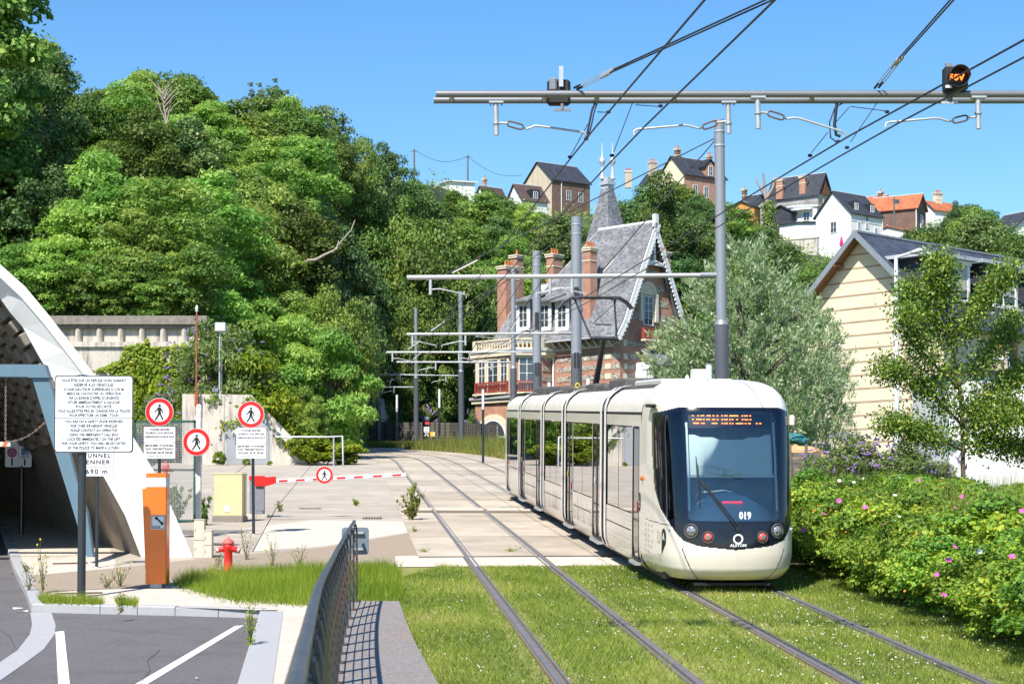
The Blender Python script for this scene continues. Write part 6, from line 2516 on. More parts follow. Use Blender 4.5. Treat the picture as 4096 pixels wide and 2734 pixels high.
# gable window with shell arch, balcony and porch on the right face
window(V, (3.7, -.06, 9.6), 0, 1.15, 2.3, 2, 4)
b = MB()
for i in range(12):
    a0, a1 = PI * i / 12, PI * (i + 1) / 12
    b.prism([(3.7 + r_ * math.cos(a_), -.12, 12.0 + r_ * math.sin(a_)) for r_, a_ in ((.75, a0), (.75, a1), (1.05, a1), (1.05, a0))], (0, .2, 0))
b.build('shell_arch', M_stone, V)
MB().prism([(3.7 + .76 * math.cos(a_), -.05, 12.0 + .76 * math.sin(a_)) for a_ in np.linspace(0, PI, 12)], (0, .06, 0)).build('shell_panel', M_stone, V)
for s_ in (-1, 1):
    MB().box((3.7 + s_ * .9, -.1, 11.0), (.3, .25, 2.2)).build('window_jamb', M_stone, V)
redrail(V, (3.7, -.6, 8.4), 0, 2.6)
MB().box2((2.2, -1.5, -1), (5.6, 0, 6.6)).build('porch', M_wood, V)
vroof('porch_roof', [(1.9, -2.0, 6.3), (6.0, -2.0, 6.3), (5.2, -.2, 7.6), (2.6, -.2, 7.6)])
window(V, (3.0, -1.55, 2.5), 0, 1.1, 3.2, 2, 4)
window(V, (4.6, -1.55, 2.5), 0, 1.1, 3.2, 2, 4)
redrail(V, (3.4, -2.2, 1.2), 0, 3.4)
# chimneys
chimney(V, (1.0, 12.7, 7), 1.5, 1.0, 8.1, M_brick, 3)
chimney(V, (4.3, 15.0, 6), .8, .8, 10.6, M_brick, 1)
chimney(V, (5.2, 11.5, 9), 1.1, .8, 7.4, M_brick, 3)
chimney(V, (.55, 3.2, 8.6), .8, .8, 7.0, M_brick, 3)
chimney(V, (7.4, 1.5, 8.6), .8, .7, 7.2, M_brick, 2)
# pyramid spire with paired finials
sx_, sy_ = 6.0, 6.3
prof = [(3.2, 10.5), (2.3, 13.0), (1.55, 16.0), (.85, 19.0), (.36, 21.5)]
for k in range(4):
    for i in range(4):
        a0, a1 = R(45 + 90 * i), R(135 + 90 * i)
        pts = []
        for (r_, z), a_ in ((prof[k], a0), (prof[k], a1), (prof[k + 1], a1), (prof[k + 1], a0)):
            pts.append((sx_ + r_ * 1.36 * math.cos(a_), sy_ + r_ * 1.36 * math.sin(a_), z))
        MB().poly(pts).build('spire_slope', M_slate, V, uvwall=True)
MB().box((sx_, sy_, 21.5), (.75, .75, .3)).box((sx_, sy_, 21.8), (.95, .95, .25)).box((sx_, sy_, 22.1), (.7, .7, .4)).build('spire_cap', M_zinc, V)
for s_ in (-1, 1):
    MB().lathe([(.26, 0), (.14, .3), (.10, .9), (.08, 1.1), (.24, 1.3), (.25, 1.6), (.12, 1.75), (.05, 1.9), (.03, 2.9), (.001, 3.0)], n=10).build('finial', M_zinc, V, loc=(sx_ + s_ * .3, sy_ - s_ * .3, 22.2))

# ---- the yellow brick house on the right
TH = 43
Yh = thing('brick_house', 'pale yellow brick house with brown bands, blue slate roof and white dormers', 'house', onplane(3461, 98), rz=R(TH))
HW, RISE, EZ = 4.7, 4.45, 7.2
b = MB()
b.poly([(0, -HW, -3), (0, HW, -3), (0, HW, EZ), (0, 0, EZ + RISE), (0, -HW, EZ)])
b.poly([(0, -HW, -3), (16, -HW, -3), (16, -HW, EZ), (0, -HW, EZ)])
b.poly([(0, HW, -3), (16, HW, -3), (16, HW, EZ), (0, HW, EZ)])
b.poly([(16, -HW, -3), (16, HW, -3), (16, HW, EZ), (16, 0, EZ + RISE), (16, -HW, EZ)])
b.build('walls', M_ybrick, Yh, uvwall=True)
for k in range(19):
    z = EZ + RISE - .95 - k * .675
    hw = min(HW - .02, (EZ + RISE - z) / RISE * HW - .1)
    if hw > .2:
        MB().box2((-.012, -hw, z), (.01, hw, z + .085)).build('brown_band', M_hbrick, Yh, uvwall=True)
OV = .75
for s_ in (-1, 1):
    sl = RISE / HW
    e = Vector((-OV, s_ * (HW + .55), EZ - .55 * sl))
    r_ = Vector((-OV, 0, EZ + RISE))
    MB().prism([e, r_, r_ + Vector((16 + 2 * OV, 0, 0)), e + Vector((16 + 2 * OV, 0, 0))], (0, 0, .16)).build('roof_slope', M_slateb, Yh, uvwall=True)
    MB().prism([e + Vector((.02, 0, -.05)), r_ + Vector((.02, 0, -.05)), r_ + Vector((OV - .02, 0, -.05)), e + Vector((OV - .02, 0, -.05))], (0, 0, .04)).build('soffit', M_soff, Yh)
    MB().prism([e + Vector((-.04, 0, -.16)), r_ + Vector((-.04, 0, -.16)), r_ + Vector((-.04, 0, .22)), e + Vector((-.04, 0, .22))], (.05, 0, 0)).build('barge_board', M_bargb, Yh)
    for f_ in (.3, .75):
        q = e.lerp(r_, f_)
        MB().box((-.35, q.y, q.z - .17), (.8, .14, .14)).build('purlin_end', M_soff, Yh)
MB().box2((-OV, -.13, EZ + RISE + .1), (16 + OV, .13, EZ + RISE + .2)).build('ridge', M_bargb, Yh)
MB().cyl((-OV, -HW - .58, EZ - .5), (16, -HW - .58, EZ - .5), .09, n=8).build('gutter', M_pdark, Yh)
YM = Matrix.Translation(Yh.location) @ Matrix.Rotation(R(TH), 4, 'Z')
YI = YM.inverted()


def hface(px, py, val):
    o3, d3 = YI @ CAM, YI.to_3x3() @ ray(px, py)
    t = (val - o3.y) / d3.y
    return o3 + d3 * t


for (pxa, pxb, pya, pyb, rf) in ((3772, 3872, 1056, 1180, 3610), (3972, 4062, 1085, 1205, 3870), (4180, 4262, 1120, 1225, 4075)):
    a_, c_ = hface(pxa, pyb, -3.9), hface(pxb, pya, -3.9)
    x0_, x1_, z0_, z1_ = a_.x, c_.x, a_.z, c_.z
    d = MB().box2((x0_ - .9, -3.88, z0_), (x1_ + .15, -.9, z1_ + .15)).build('dormer', M_slated, Yh, uvwall=True)
    f_ = MB()
    f_.box2((x0_ - .05, -3.98, z0_ - .1), (x0_ + .12, -3.9, z1_)).box2((x1_ - .12, -3.98, z0_ - .1), (x1_ + .05, -3.9, z1_)).box2((x0_ - .05, -4.05, z1_ - .12), (x1_ + .1, -3.9, z1_ + .1)).box2((x0_ - .05, -4.0, z0_ - .2), (x1_ + .1, -3.9, z0_ - .1))
    f_.build('frame', M_wood, d)
    sh = MB()
    for i in range(14):
        zz = z0_ + (z1_ - z0_) * (.22 + .76 * i / 14)
        sh.box(((x0_ + x1_) / 2, -3.93, zz), (x1_ - x0_ - .2, .03, .055))
    sh.build('roller_shutter', M_wood, d)
    MB().box(((x0_ + x1_) / 2, -3.915, z0_ + (z1_ - z0_) * .1), (x1_ - x0_ - .2, .02, .25)).build('pane', M_glass, d)
    MB().box2((x0_ - 1.4, -4.25, z1_ + .12), (x1_ + .45, -1.0, z1_ + .30)).build('dormer_roof', M_zinc, d)
for px, py in ((3640, 1005), (3838, 1035), (4070, 1065)):
    q = hface(px, py, -1.6)
    MB().box((q.x, -1.75, EZ + RISE - 1.75 * RISE / HW + .25), (.35, .3, .25)).build('roof_vent', M_zinc, Yh)
# arched window on the long wall
q = hface(4010, 1480, -HW)
b = MB()
for i in range(12):
    a0, a1 = PI * i / 12, PI * (i + 1) / 12
    b.prism([(q.x + .4 + r_ * math.cos(a_), -HW - .06, q.z + 1.7 + r_ * math.sin(a_)) for r_, a_ in ((.6, a0), (.6, a1), (.95, a1), (.95, a0))], (0, .1, 0))
b.build('arch_surround', M_pgrey, Yh)
window(Yh, (q.x + .4, -HW - .03, q.z), 0, 1.1, 2.1, 2, 3)
sh = MB()
for i in range(18):
    sh.box((q.x + .95, -HW - .12, q.z + .1 + i * .1), (.5, .04, .07))
sh.build('shutter', M_redw, Yh)
# white annex in front of it
A = thing('white_annex', 'low white rendered annex wall behind the fruit tree at the right edge', 'building', at(3800, 2090, 66))
za = at(3900, 1500, 66).z - A.location.z
MB().box2((0, 0, -3), (9, 6, za)).build('walls', M_wrender, A)
MB().box2((-.1, -.15, za), (9.1, 6.1, za + .16)).build('roof_edge', M_slated, A)
C_ = at(3994, 1497, 69)
T = thing('annex_chimney', 'short rendered chimney with orange pot on the white annex roof', 'chimney', C_)
MB().bbox((0, 0, .45), (.55, .55, 1.0), .03).build('stack', M_render, T)
MB().box((0, 0, .55), (.58, .58, .1)).build('band', M_wood, T)
MB().lathe([(.22, 0), (.24, .06), (.17, .12), (.12, .5), (.15, .55)], n=12).build('chimney_pot', M_pot, T, loc=(0, 0, .95))
T = thing('tv_antenna', 'white television antenna mast beside the annex chimney', 'antenna', at(4040, 1500, 69))
zt = at(4010, 1165, 69) - T.location
MB().tube([(0, 0, 0), zt], .03, 6).build('mast', M_wood, T)
for f_ in (.62, .72, .8):
    MB().box(zt * f_ + Vector((.1, 0, 0)), (1.3, .03, .03), rot=(0, .1, .3)).build('boom', M_wood, T)
    for i in range(6):
        MB().box(zt * f_ + Vector((-.5 + i * .22, -.0, .0)), (.02, .5, .02)).build('rod', M_wood, T)
# outside steps with dark hand rails
T = thing('stair_rail', 'dark stair railing beside the white annex behind the roses', 'railing', onplane(3900, 50))
L = Loc(3900, 50)
MB().tube([(L.X(3862), 0, L.Z(2036)), (L.X(3908), 0, L.Z(2036)), (L.X(4045), 0, L.Z(2110)), (L.X(4100), 0, L.Z(2150))], .035, 8).build('hand_rail', M_pole, T)
MB().cyl((L.X(3910), 0, -.2), (L.X(3910), 0, L.Z(2036)), .03, n=8).build('post', M_pole, T)
for x, y in ((4052, 2026), (4086, 2010)):
    MB().cyl((L.X(x), 0, -.2), (L.X(x), 0, L.Z(y)), .045, n=8).build('post', M_pole, T)
MB().box((L.X(4066), 0, L.Z(2025)), (.42, .06, .035)).box((L.X(4096), 0, L.Z(2009)), (.42, .06, .035)).box((L.X(4085), 0, L.Z(2060)), (.4, .04, .03)).build('top_bar', M_pole, T)

# ---- houses on the ridge
def simple_windows(T, specs):
    for (f_, a_, z, w_, h_) in specs:
        (win_l if f_ == 'l' else win_r)(T, a_, z, w_, h_, 2, 2)


T = corner_house('ridge_house', 'beige gabled house with black tile roof and brown brick side on the skyline', 2207, 800, 330, 36, 8.2, 8.0, 3.6, 3.4, 'x', M_render, M_slated)
MB().box2((.02, -.03, -5), (8.2, -.003, 3.55)).build('brick_face', M_brickd, T, uvwall=True)
simple_windows(T, [('r', 3.6, .3, 1.0, 1.7), ('r', 6.2, .2, 1.0, 1.7)])
MB().cyl((2.0, -.1, -4), (2.0, -.1, 3.4), .08, n=6).build('downpipe', M_wood, T)
T = corner_house('ridge_house', 'small house with brown tile roof and side dormer left of the beige gable', 2090, 822, 300, 30, 4.5, 5.0, 1.0, 2.6, 'x', M_wrender, M_btile)
MB().box2((1.5, .2, 1.2), (3.2, 3, 2.7)).build('dormer', M_slated, T)
win_r(T, 2.4, 1.3, .8, 1.1, 2, 2, .1)
T = corner_house('ridge_house', 'tiny white gable with brick chimney among the trees on the skyline', 1955, 822, 300, 40, 4.0, 4.0, .6, 2.6, 'x', M_wrender, M_btile)
chimney(T, (1.0, 2.2, 1.5), .5, .5, 3.0, M_brick, 1)
T = corner_house('ridge_house', 'low white flat roofed building at the edge of the wood', 1800, 772, 262, 20, 3.5, 6.0, 1.6, .3, 'x', M_wrender, M_wood)
T = corner_house('ridge_house', 'brick house with cream gable, slate roof and arched dormer behind the tall mast', 2738, 770, 300, 36, 8.5, 6.0, 3.0, 3.0, 'x', M_brick, M_slated)
MB().add([(-.03, .1, -4), (-.03, 5.9, -4), (-.03, 5.9, 3.0), (-.03, 3.0, 5.9), (-.03, .1, 3.0)], [(0, 1, 2, 3, 4)]).build('cream_gable_face', M_ybrick, T, uvwall=True)
simple_windows(T, [('r', 2.2, -.4, .9, 1.8), ('r', 4.4, -.4, .9, 1.8), ('r', 6.8, -.4, .9, 1.8)])
d = MB()
d.prism([(4.2, -.15, 3.0), (6.2, -.15, 3.0), (6.2, -.15, 4.4), (5.2, -.15, 5.4), (4.2, -.15, 4.4)], (0, 2.2, 0)).build('dormer', M_brick, T, uvwall=True)
win_r(T, 5.2, 3.1, .9, 1.5, 2, 2, -.2)
MB().prism([(3.9, -.3, 4.3), (5.2, -.3, 5.6), (6.5, -.3, 4.3), (6.5, -.3, 4.5), (5.2, -.3, 5.8), (3.9, -.3, 4.5)], (0, 2.4, 0)).build('dormer_roof', M_slated, T)
chimney(T, (1.2, 3.0, 5.0), .7, .7, 2.3, M_brickd, 2)
chimney(T, (7.8, 3.0, 5.0), .7, .7, 2.0, M_brick, 2)
MB().box2((2.0, 1.0, 4.35), (2.6, 1.1, 5.0)).build('rooflight', M_glass, T)
T = corner_house('ridge_house', 'grey roofed house with two beige chimneys on the skyline', 2640, 750, 310, 25, 2.5, 6.5, 1.6, 1.6, 'y', M_wrender, M_slated)
chimney(T, (1.2, 4.5, 1.5), 1.1, .9, 3.4, M_render, 3)
T2 = thing('ridge_chimney', 'lone beige chimney above a shrub left of the grey roofed house', 'chimney', at(2513, 740, 310))
MB().box((0, 0, .8), (1.0, .8, 2.6)).build('stack', M_render, T2)
MB().box((0, 0, 2.1), (1.2, 1.0, .2)).build('cap', M_stone, T2)
for i in (-1, 0, 1):
    MB().lathe([(.12, 0), (.1, .4), (.12, .45)], n=8).build('chimney_pot', M_pot, T2, loc=(i * .3, 0, 2.2))
T = corner_house('ridge_house', 'house with grey slate hung side wall, steep slate roof and two brick chimneys', 3271, 860, 290, 52, 4.2, 8.6, 3.3, 3.2, 'y', M_brickd, M_slated, leftm=M_shing)
MB().box2((.05, -.04, -4), (4.15, -.003, 3.25)).build('stone_face', M_render, T)
chimney(T, (-.1, 6.3, 3.0), .6, 1.1, 2.9, M_brick, 1)
chimney(T, (.3, 2.6, 3.2), .6, 1.0, 2.8, M_brick, 0)
MB().box2((.2, 4.6, 3.75), (.3, 5.3, 4.6)).build('rooflight', M_glass, T)
simple_windows(T, [('r', 2.1, .3, 1.0, 2.2)])
MB().prism([(1.2, -.2, 3.3), (3.0, -.2, 3.3), (2.1, -.2, 5.4)], (0, .1, 0)).build('gable_bracing', M_soff, T)
T = corner_house('ridge_house', 'orange timber clad house with white end on the slope', 3018, 870, 282, 58, 2.0, 4.2, 1.6, .9, 'x', M_timb, M_slated)
T = corner_house('ridge_house', 'white house end with two brick chimneys above the orange cladding', 3010, 830, 296, 40, 3.5, 3.0, .5, 1.6, 'y', M_wrender, M_slated)
chimney(T, (1.0, 2.6, .8), .6, .6, 2.4, M_brickd, 1)
T = corner_house('ridge_house', 'white flat roofed extension with awning below the slate hung wall', 3268, 885, 282, 60, 3.0, 5.8, 2.2, .2, 'x', M_wrender, M_wrender)
simple_windows(T, [('l', 1.6, .2, 1.0, 1.3), ('l', 4.4, .2, 1.2, 1.4)])
MB().box2((-.9, .6, 1.75), (-.05, 5.4, 1.9)).build('awning', M_wrender, T)
T = corner_house('ridge_house', 'dark roofed shed between the orange cladding and the white extension', 3165, 880, 282, 60, 2.5, 3.2, 1.3, .9, 'x', M_slated, M_slated)
T = corner_house('ridge_house', 'low white building with corrugated parapet below the terrace', 3262, 945, 268, 62, 3.0, 5.2, 1.9, .15, 'x', M_wrender, M_slated)
T = corner_house('ridge_house', 'tall white house with slate roof and two roof dormers above the brick house', 3404, 985, 255, 40, 6.2, 6.0, 4.55, 3.0, 'x', M_wrender, M_slated)
simple_windows(T, [('l', 2.9, 2.1, 1.1, 1.5), ('r', 1.6, 1.5, .6, 1.9), ('r', 3.2, 2.7, .6, 1.6), ('r', 5.0, 1.4, .6, 1.5)])
for x_ in (1.4, 4.6):
    MB().box2((x_ - .5, .25, 4.7), (x_ + .5, 2.2, 6.1)).build('dormer', M_slated, T)
    win_r(T, x_, 4.95, .7, .95, 2, 1, .2)
MB().box2((.05, -.05, 3.4), (6.15, -.003, 3.55)).build('string_course', M_wood, T)
MB().cyl((6.25, -.1, -3), (6.25, -.1, 4.5), .07, n=6).build('downpipe', M_wood, T)
T = corner_house('ridge_house', 'red brown brick house with orange tile roof behind the white house', 3669, 940, 285, 58, 3.6, 7.2, 4.2, 2.0, 'y', M_brickd, M_tile)
simple_windows(T, [('r', 1.8, 1.2, 1.0, 2.0)])
MB().cyl((-.1, .1, -3), (-.1, .1, 4.2), .08, n=6).build('downpipe', M_wood, T)
MB().box2((.55, 3.0, 4.95), (.75, 3.9, 5.6)).build('rooflight', M_glass, T)
T = corner_house('ridge_house', 'orange tile roof showing between the two larger houses', 3520, 840, 300, 50, 4.0, 5.0, .9, 1.6, 'y', M_brickd, M_tile)
chimney(T, (2.0, 1.0, 1.5), .7, .6, 1.6, M_brickd, 1)
T = corner_house('ridge_house', 'white boarded shed with red tile roof beside the white house', 3612, 955, 262, 62, 2.5, 4.2, 1.2, .6, 'x', M_wood, M_tile)
T = corner_house('ridge_house', 'white house with orange roof and stone chimney half hidden by the dark tree', 3740, 880, 290, 30, 4.5, 3.5, 1.6, 1.4, 'x', M_wrender, M_tile)
chimney(T, (2.2, 1.8, 2.4), 1.2, .8, 2.0, M_stone, 3)
T = corner_house('ridge_house', 'white gable with dark slate roof at the right edge behind the trees', 4062, 970, 270, 30, 6.0, 5.0, 2.2, 2.4, 'y', M_wrender, M_slated)
simple_windows(T, [('r', 2.4, .4, .7, 1.2)])
# terrace wall, poles, parasol
T = thing('terrace_wall', 'grey concrete terrace wall below the white house', 'wall', at(3270, 1000, 252), rz=R(60))
MB().box2((0, 0, -5), (.4, 5.5, 1.6)).build('wall', M_ccold, T)
MB().box2((-.1, -.1, 1.6), (.5, 5.6, 1.75)).build('coping', M_stone, T)
for px, y0_, y1_, Y, lab in ((1657, 596, 760, 262, 'wooden utility pole on the skyline at the end of the wood'), (1871, 620, 770, 300, 'utility pole with cross arm among trees on the skyline'), (3577, 790, 960, 275, 'wooden utility pole in front of the brown brick house')):
    p0, p1 = at(px, y1_, Y), at(px, y0_, Y)
    T = thing('utility_pole', lab, 'pole', p0, group='utility poles')
    MB().cyl((0, 0, -2), p1 - p0, .16, .11, n=8).build('shaft', M_greyw, T)
    MB().box(p1 - p0 + Vector((0, 0, -.3)), (1.0, .1, .1)).build('cross_arm', M_greyw, T)
a_, b_ = at(1657, 600, 262), at(1871, 625, 300)
for k, (p, q) in enumerate(((a_, b_), (b_, at(2090, 700, 300)))):
    sag_ = [p.lerp(q, t) + Vector((0, 0, -1.2 * math.sin(PI * t))) for t in np.linspace(0, 1, 14)]
    o = MB().tube([v_ - p for v_ in sag_], .03, 4).build('telephone_wire', M_wire, None, loc=p)
    tag(o, ['telephone wire sagging between the two skyline poles', 'telephone wire running from the right skyline pole to a roof'][k], 'wire')
T = thing('parasol', 'closed bright pink parasol on the terrace beside the white house', 'parasol', at(3366, 990, 252))
MB().cyl((0, 0, -1), (0, 0, 1.6), .03, n=6).build('pole', M_wood, T)
MB().lathe([(.08, .1), (.28, .25), (.22, .8), (.08, 1.4), (.001, 1.55)], n=8).build('folded_canopy', mat('pink_cloth', (.85, .03, .25), .8), T)

# ---- fence behind the curve, chalk outcrop, planks
T = thing('timber_fence', 'dark weathered timber fence along the outside of the track curve', 'fence', onplane(1360, 162))
L = Loc(1360, 162)
run = [(1335, 163), (1480, 162), (1640, 160), (1800, 155), (1900, 146), (1990, 136)]
for (xa, Ya), (xb, Yb) in zip(run[:-1], run[1:]):
    a_, b_ = onplane(xa, Ya) - T.location, onplane(xb, Yb) - T.location
    for i in range(7):
        z = .12 + i * .25
        t_ = (b_ - a_).normalized()
        MB().prism([a_ + Vector((0, .03, z)), b_ + Vector((0, .03, z)), b_ + Vector((0, .03, z + .22)), a_ + Vector((0, .03, z + .22))], (0, .05, 0)).build('board', M_greyw, T)
    n_ = max(2, int((b_ - a_).length / .72))
    for i in range(n_):
        q = a_.lerp(b_, i / n_)
        MB().box(q + Vector((0, -.03, .9)), (.08, .1, 1.9)).build('post', M_blk, T)


def rock(name, label, c, r_, seed, m, n=3):
    bm = bmesh.new()
    bmesh.ops.create_icosphere(bm, subdivisions=n, radius=1.0)
    rs = random.Random(seed)
    from mathutils import noise
    for v_ in bm.verts:
        d_ = noise.fractal(v_.co * 1.7 + Vector((seed, 0, 0)), 1.0, 2.0, 4)
        v_.co = v_.co * (1 + .35 * d_)
        v_.co.x *= r_[0]
        v_.co.y *= r_[1]
        v_.co.z *= r_[2]
    me = bpy.data.meshes.new(name)
    bm.to_mesh(me)
    bm.free()
    o = link(name, me, m, None, loc=c)
    tag(o, label, 'rock')
    return o


M_chalk = mat('chalk', (.62, .58, .52), .95, .12, 1.2, .6, 6, dirt=(.3, .26, .2), dscale=1.5, damt=.6)
rock('chalk_outcrop', 'pale chalk outcrop behind the light green tree at the curve', at(1430, 1600, 168), (2.6, 2, 3.2), 3, M_chalk)
rock('chalk_boulder', 'lower pale chalk block beside the outcrop near the fence', at(1480, 1655, 166), (1.6, 1.5, 1.5), 5, M_chalk)
T = thing('plank_wall', 'dark plank retaining wall right of the tram behind the roses', 'wall', onplane(3200, 58))
L = Loc(3200, 58)
for i in range(5):
    MB().box((L.X(3190), 0, .95 + i * .17), (1.4, .06, .15)).build('plank', M_greyw, T)
for x in (3142, 3160, 3225):
    MB().box((L.X(x), -.06, .9), (.08, .08, 2.1)).build('post', M_greyw, T)
o = rock('soil_mound', 'mound of yellow earth behind the plank wall', onplane(3185, 61, 1.35), (1.0, 1.0, .55), 9, mat('yellow_earth', (.50, .30, .13), .95, .2, 4, .5, 20))
o['category'] = 'mound'
o = rock('tarpaulin', 'blue green tarpaulin heap on top of the earth mound', onplane(3175, 63, 2.0), (.5, .5, .2), 12, mat('teal_tarp', (.03, .16, .17), .6, .1, 4))
o['category'] = 'tarpaulin'

# ------------------------------------------------------------------ vegetation
LM = {
    'feather': leafmat('feathery_leaves', [(0.091, 0.188, 0.031), (0.169, 0.301, 0.056), (0.295, 0.436, 0.088), (0.454, 0.542, 0.151)], .35),
    'broad': leafmat('broad_leaves', [(0.056, 0.117, 0.025), (0.115, 0.207, 0.041), (0.217, 0.315, 0.060), (0.381, 0.432, 0.114)], .3),
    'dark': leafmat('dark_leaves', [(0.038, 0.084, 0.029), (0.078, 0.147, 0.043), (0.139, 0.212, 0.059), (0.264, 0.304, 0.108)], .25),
    'olive': leafmat('olive_leaves', [(0.037, 0.074, 0.017), (0.074, 0.132, 0.023), (0.124, 0.184, 0.033), (0.199, 0.243, 0.057)], .25),
    'conifer': leafmat('conifer_needles', [(0.053, 0.090, 0.011), (0.120, 0.154, 0.016), (0.240, 0.243, 0.027)], .2),
    'willow': leafmat('silver_willow_leaves', [(0.105, 0.189, 0.063), (0.210, 0.304, 0.126), (0.357, 0.441, 0.242), (0.609, 0.651, 0.483)], .3, objvar=.05),
    'fruit': leafmat('fruit_tree_leaves', [(0.054, 0.113, 0.020), (0.108, 0.190, 0.029), (0.230, 0.324, 0.044), (0.459, 0.497, 0.102)], .3, rough=.4, objvar=.05),
    'rose': leafmat('rose_leaves', [(0.051, 0.125, 0.019), (0.129, 0.248, 0.032), (0.259, 0.398, 0.047), (0.612, 0.564, 0.064)], .3, objvar=.18),
    'ivy': leafmat('ivy_leaves', [(0.077, 0.143, 0.008), (0.154, 0.220, 0.012), (0.242, 0.297, 0.020), (0.374, 0.374, 0.040)], .3, objvar=.1),
    'budd': leafmat('buddleia_leaves', [(0.057, 0.110, 0.033), (0.103, 0.187, 0.044), (0.172, 0.242, 0.066), (0.276, 0.297, 0.110)], .3, objvar=.1),
    'grass': leafmat('grass_blades', [(0.097, 0.156, 0.027), (0.193, 0.271, 0.041), (0.321, 0.389, 0.068), (0.515, 0.441, 0.203)], .35, objvar=.0),
    'tall': leafmat('tall_grass_blades', [(0.107, 0.186, 0.013), (0.179, 0.278, 0.022), (0.275, 0.353, 0.040), (0.406, 0.389, 0.094)], .4, objvar=.0),
    'weed': leafmat('weed_blades', [(.08, .12, .02), (.15, .19, .03), (.25, .27, .06), (.38, .36, .14)], .35, objvar=.0),
}
M_bark = mat('bark', (.10, .075, .055), .95, .3, 12, .6, 30)
M_dead = mat('dead_wood', (.33, .28, .23), .9, .2, 10, .4, 30)


def crown(name, seed, Rx, H, n, kind, L_, W_, nl=26, bottom=.15, shape='round', droop=0.0, up=.5, rough=.28):
    """crown of loose leaves in uneven clumps; origin at the trunk's foot, height H"""
    rs = np.random.default_rng(seed)
    z0 = H * bottom
    hc = (H - z0)
    cs, rr = [], []
    for i in range(nl):
        while True:
            p = rs.uniform(-1, 1, 3)
            d = np.linalg.norm(p)
            if .35 < d < 1:
                break
        if shape == 'cone':
            t = (p[2] + 1) / 2
            k = (1 - t) * 1.0 + .06
            c = np.array([p[0] * Rx * k, p[1] * Rx * k, z0 + t * hc * .97])
            r = Rx * (.30 * k + .06)
        elif shape == 'column':
            c = np.array([p[0] * Rx * .7, p[1] * Rx * .7, z0 + hc * (p[2] + 1) / 2])
            r = Rx * rs.uniform(.2, .36)
        else:
            t = (p[2] + 1) / 2
            k = math.sqrt(max(.08, 1 - (2 * t - .85) ** 2 / 1.6))
            c = np.array([p[0] * Rx * .86 * k, p[1] * Rx * .86 * k, z0 + hc * (.06 + .88 * t)])
            r = Rx * rs.uniform(.15, .33)
        cs.append(c)
        rr.append(r)
    cs, rr = np.array(cs), np.array(rr)
    wgt = rr ** 2
    idx = rs.choice(nl, n, p=wgt / wgt.sum())
    d = rs.normal(size=(n, 3))
    d[:, 2] = np.where(d[:, 2] < -.35, -d[:, 2] * .6, d[:, 2])
    d /= np.linalg.norm(d, axis=1, keepdims=True)
    rad = rr[idx] * (1 - rough * rs.random(n) ** 1.5) * (1 + .12 * rs.normal(size=n))
    flat_ = np.array([1.12, 1.12, .82])
    P = cs[idx] + d * rad[:, None] * flat_
    P[:, 2] = np.maximum(P[:, 2], .15)
    N_ = d * .75 + rs.normal(size=(n, 3)) * .55 + np.array([0, 0, up])
    sz = rs.uniform(.6, 1.3, n)
    Q = leaves(P, N_, L_ * sz, W_ * sz, droop=droop)
    # clumps differ in tint, single leaves a little more
    tint = rs.uniform(.15, .75, nl)[idx] + rs.normal(0, .16, n)
    me = quads_mesh(name, Q, np.clip(tint, 0, 1), LM[kind])
    return me


def trunk_mesh(seed, H, r, lean=.1, limbs=5, spread=.35):
    rs = random.Random(seed)
    b = MB()
    pts = [Vector((0, 0, -.6))]
    for i in range(1, 7):
        z = H * .8 * i / 6
        pts.append(Vector((rs.uniform(-lean, lean) * i * .4, rs.uniform(-lean, lean) * i * .4, z)))
    b.tube(pts, [r * (1.25 - .17 * i) for i in range(7)], 8)
    for k in range(limbs):
        i = rs.randint(2, 5)
        a = rs.uniform(0, 2 * PI)
        p = pts[i]
        ln = H * spread * rs.uniform(.6, 1)
        q = [p, p + Vector((math.cos(a) * ln * .5, math.sin(a) * ln * .5, ln * .35)), p + Vector((math.cos(a) * ln, math.sin(a) * ln, ln * .85))]
        b.tube(q, [r * .45, r * .3, r * .1], 6)
    return b.mesh('trunk')


TR_H = 9.0
PROT = {}
for k, (kind, L_, W_, dr) in {'feather': ('feather', .36, .13, .5), 'broad': ('broad', .26, .20, .2), 'dark': ('dark', .26, .19, .2), 'olive': ('olive', .24, .19, .1)}.items():
    PROT[k] = []
    for s_ in range(3):
        sd = 100 + s_ * 17 + len(k)
        PROT[k].append((crown('crown', sd, 3.7, TR_H, 11500, kind, L_, W_, nl=58 + 9 * s_, bottom=.0, droop=dr), trunk_mesh(sd, TR_H, .18)))


def tree(name, label, p, kind, H, seed=None, wide=1.0, rz=None, group=None, cat='tree', proto=None):
    """trunk and crown shared between trees of a kind, scaled to this tree"""
    T = thing(name, label, cat, p, rz=random.uniform(0, 6.28) if rz is None else rz, group=group)
    cm, tm = proto or random.choice(PROT[kind])
    s = H / TR_H if proto is None else 1.0
    link('crown', cm, None, T, scale=(s * wide, s * wide, s))
    link('trunk', tm, M_bark, T, scale=(s * .85, s * .85, s * .85))
    return T


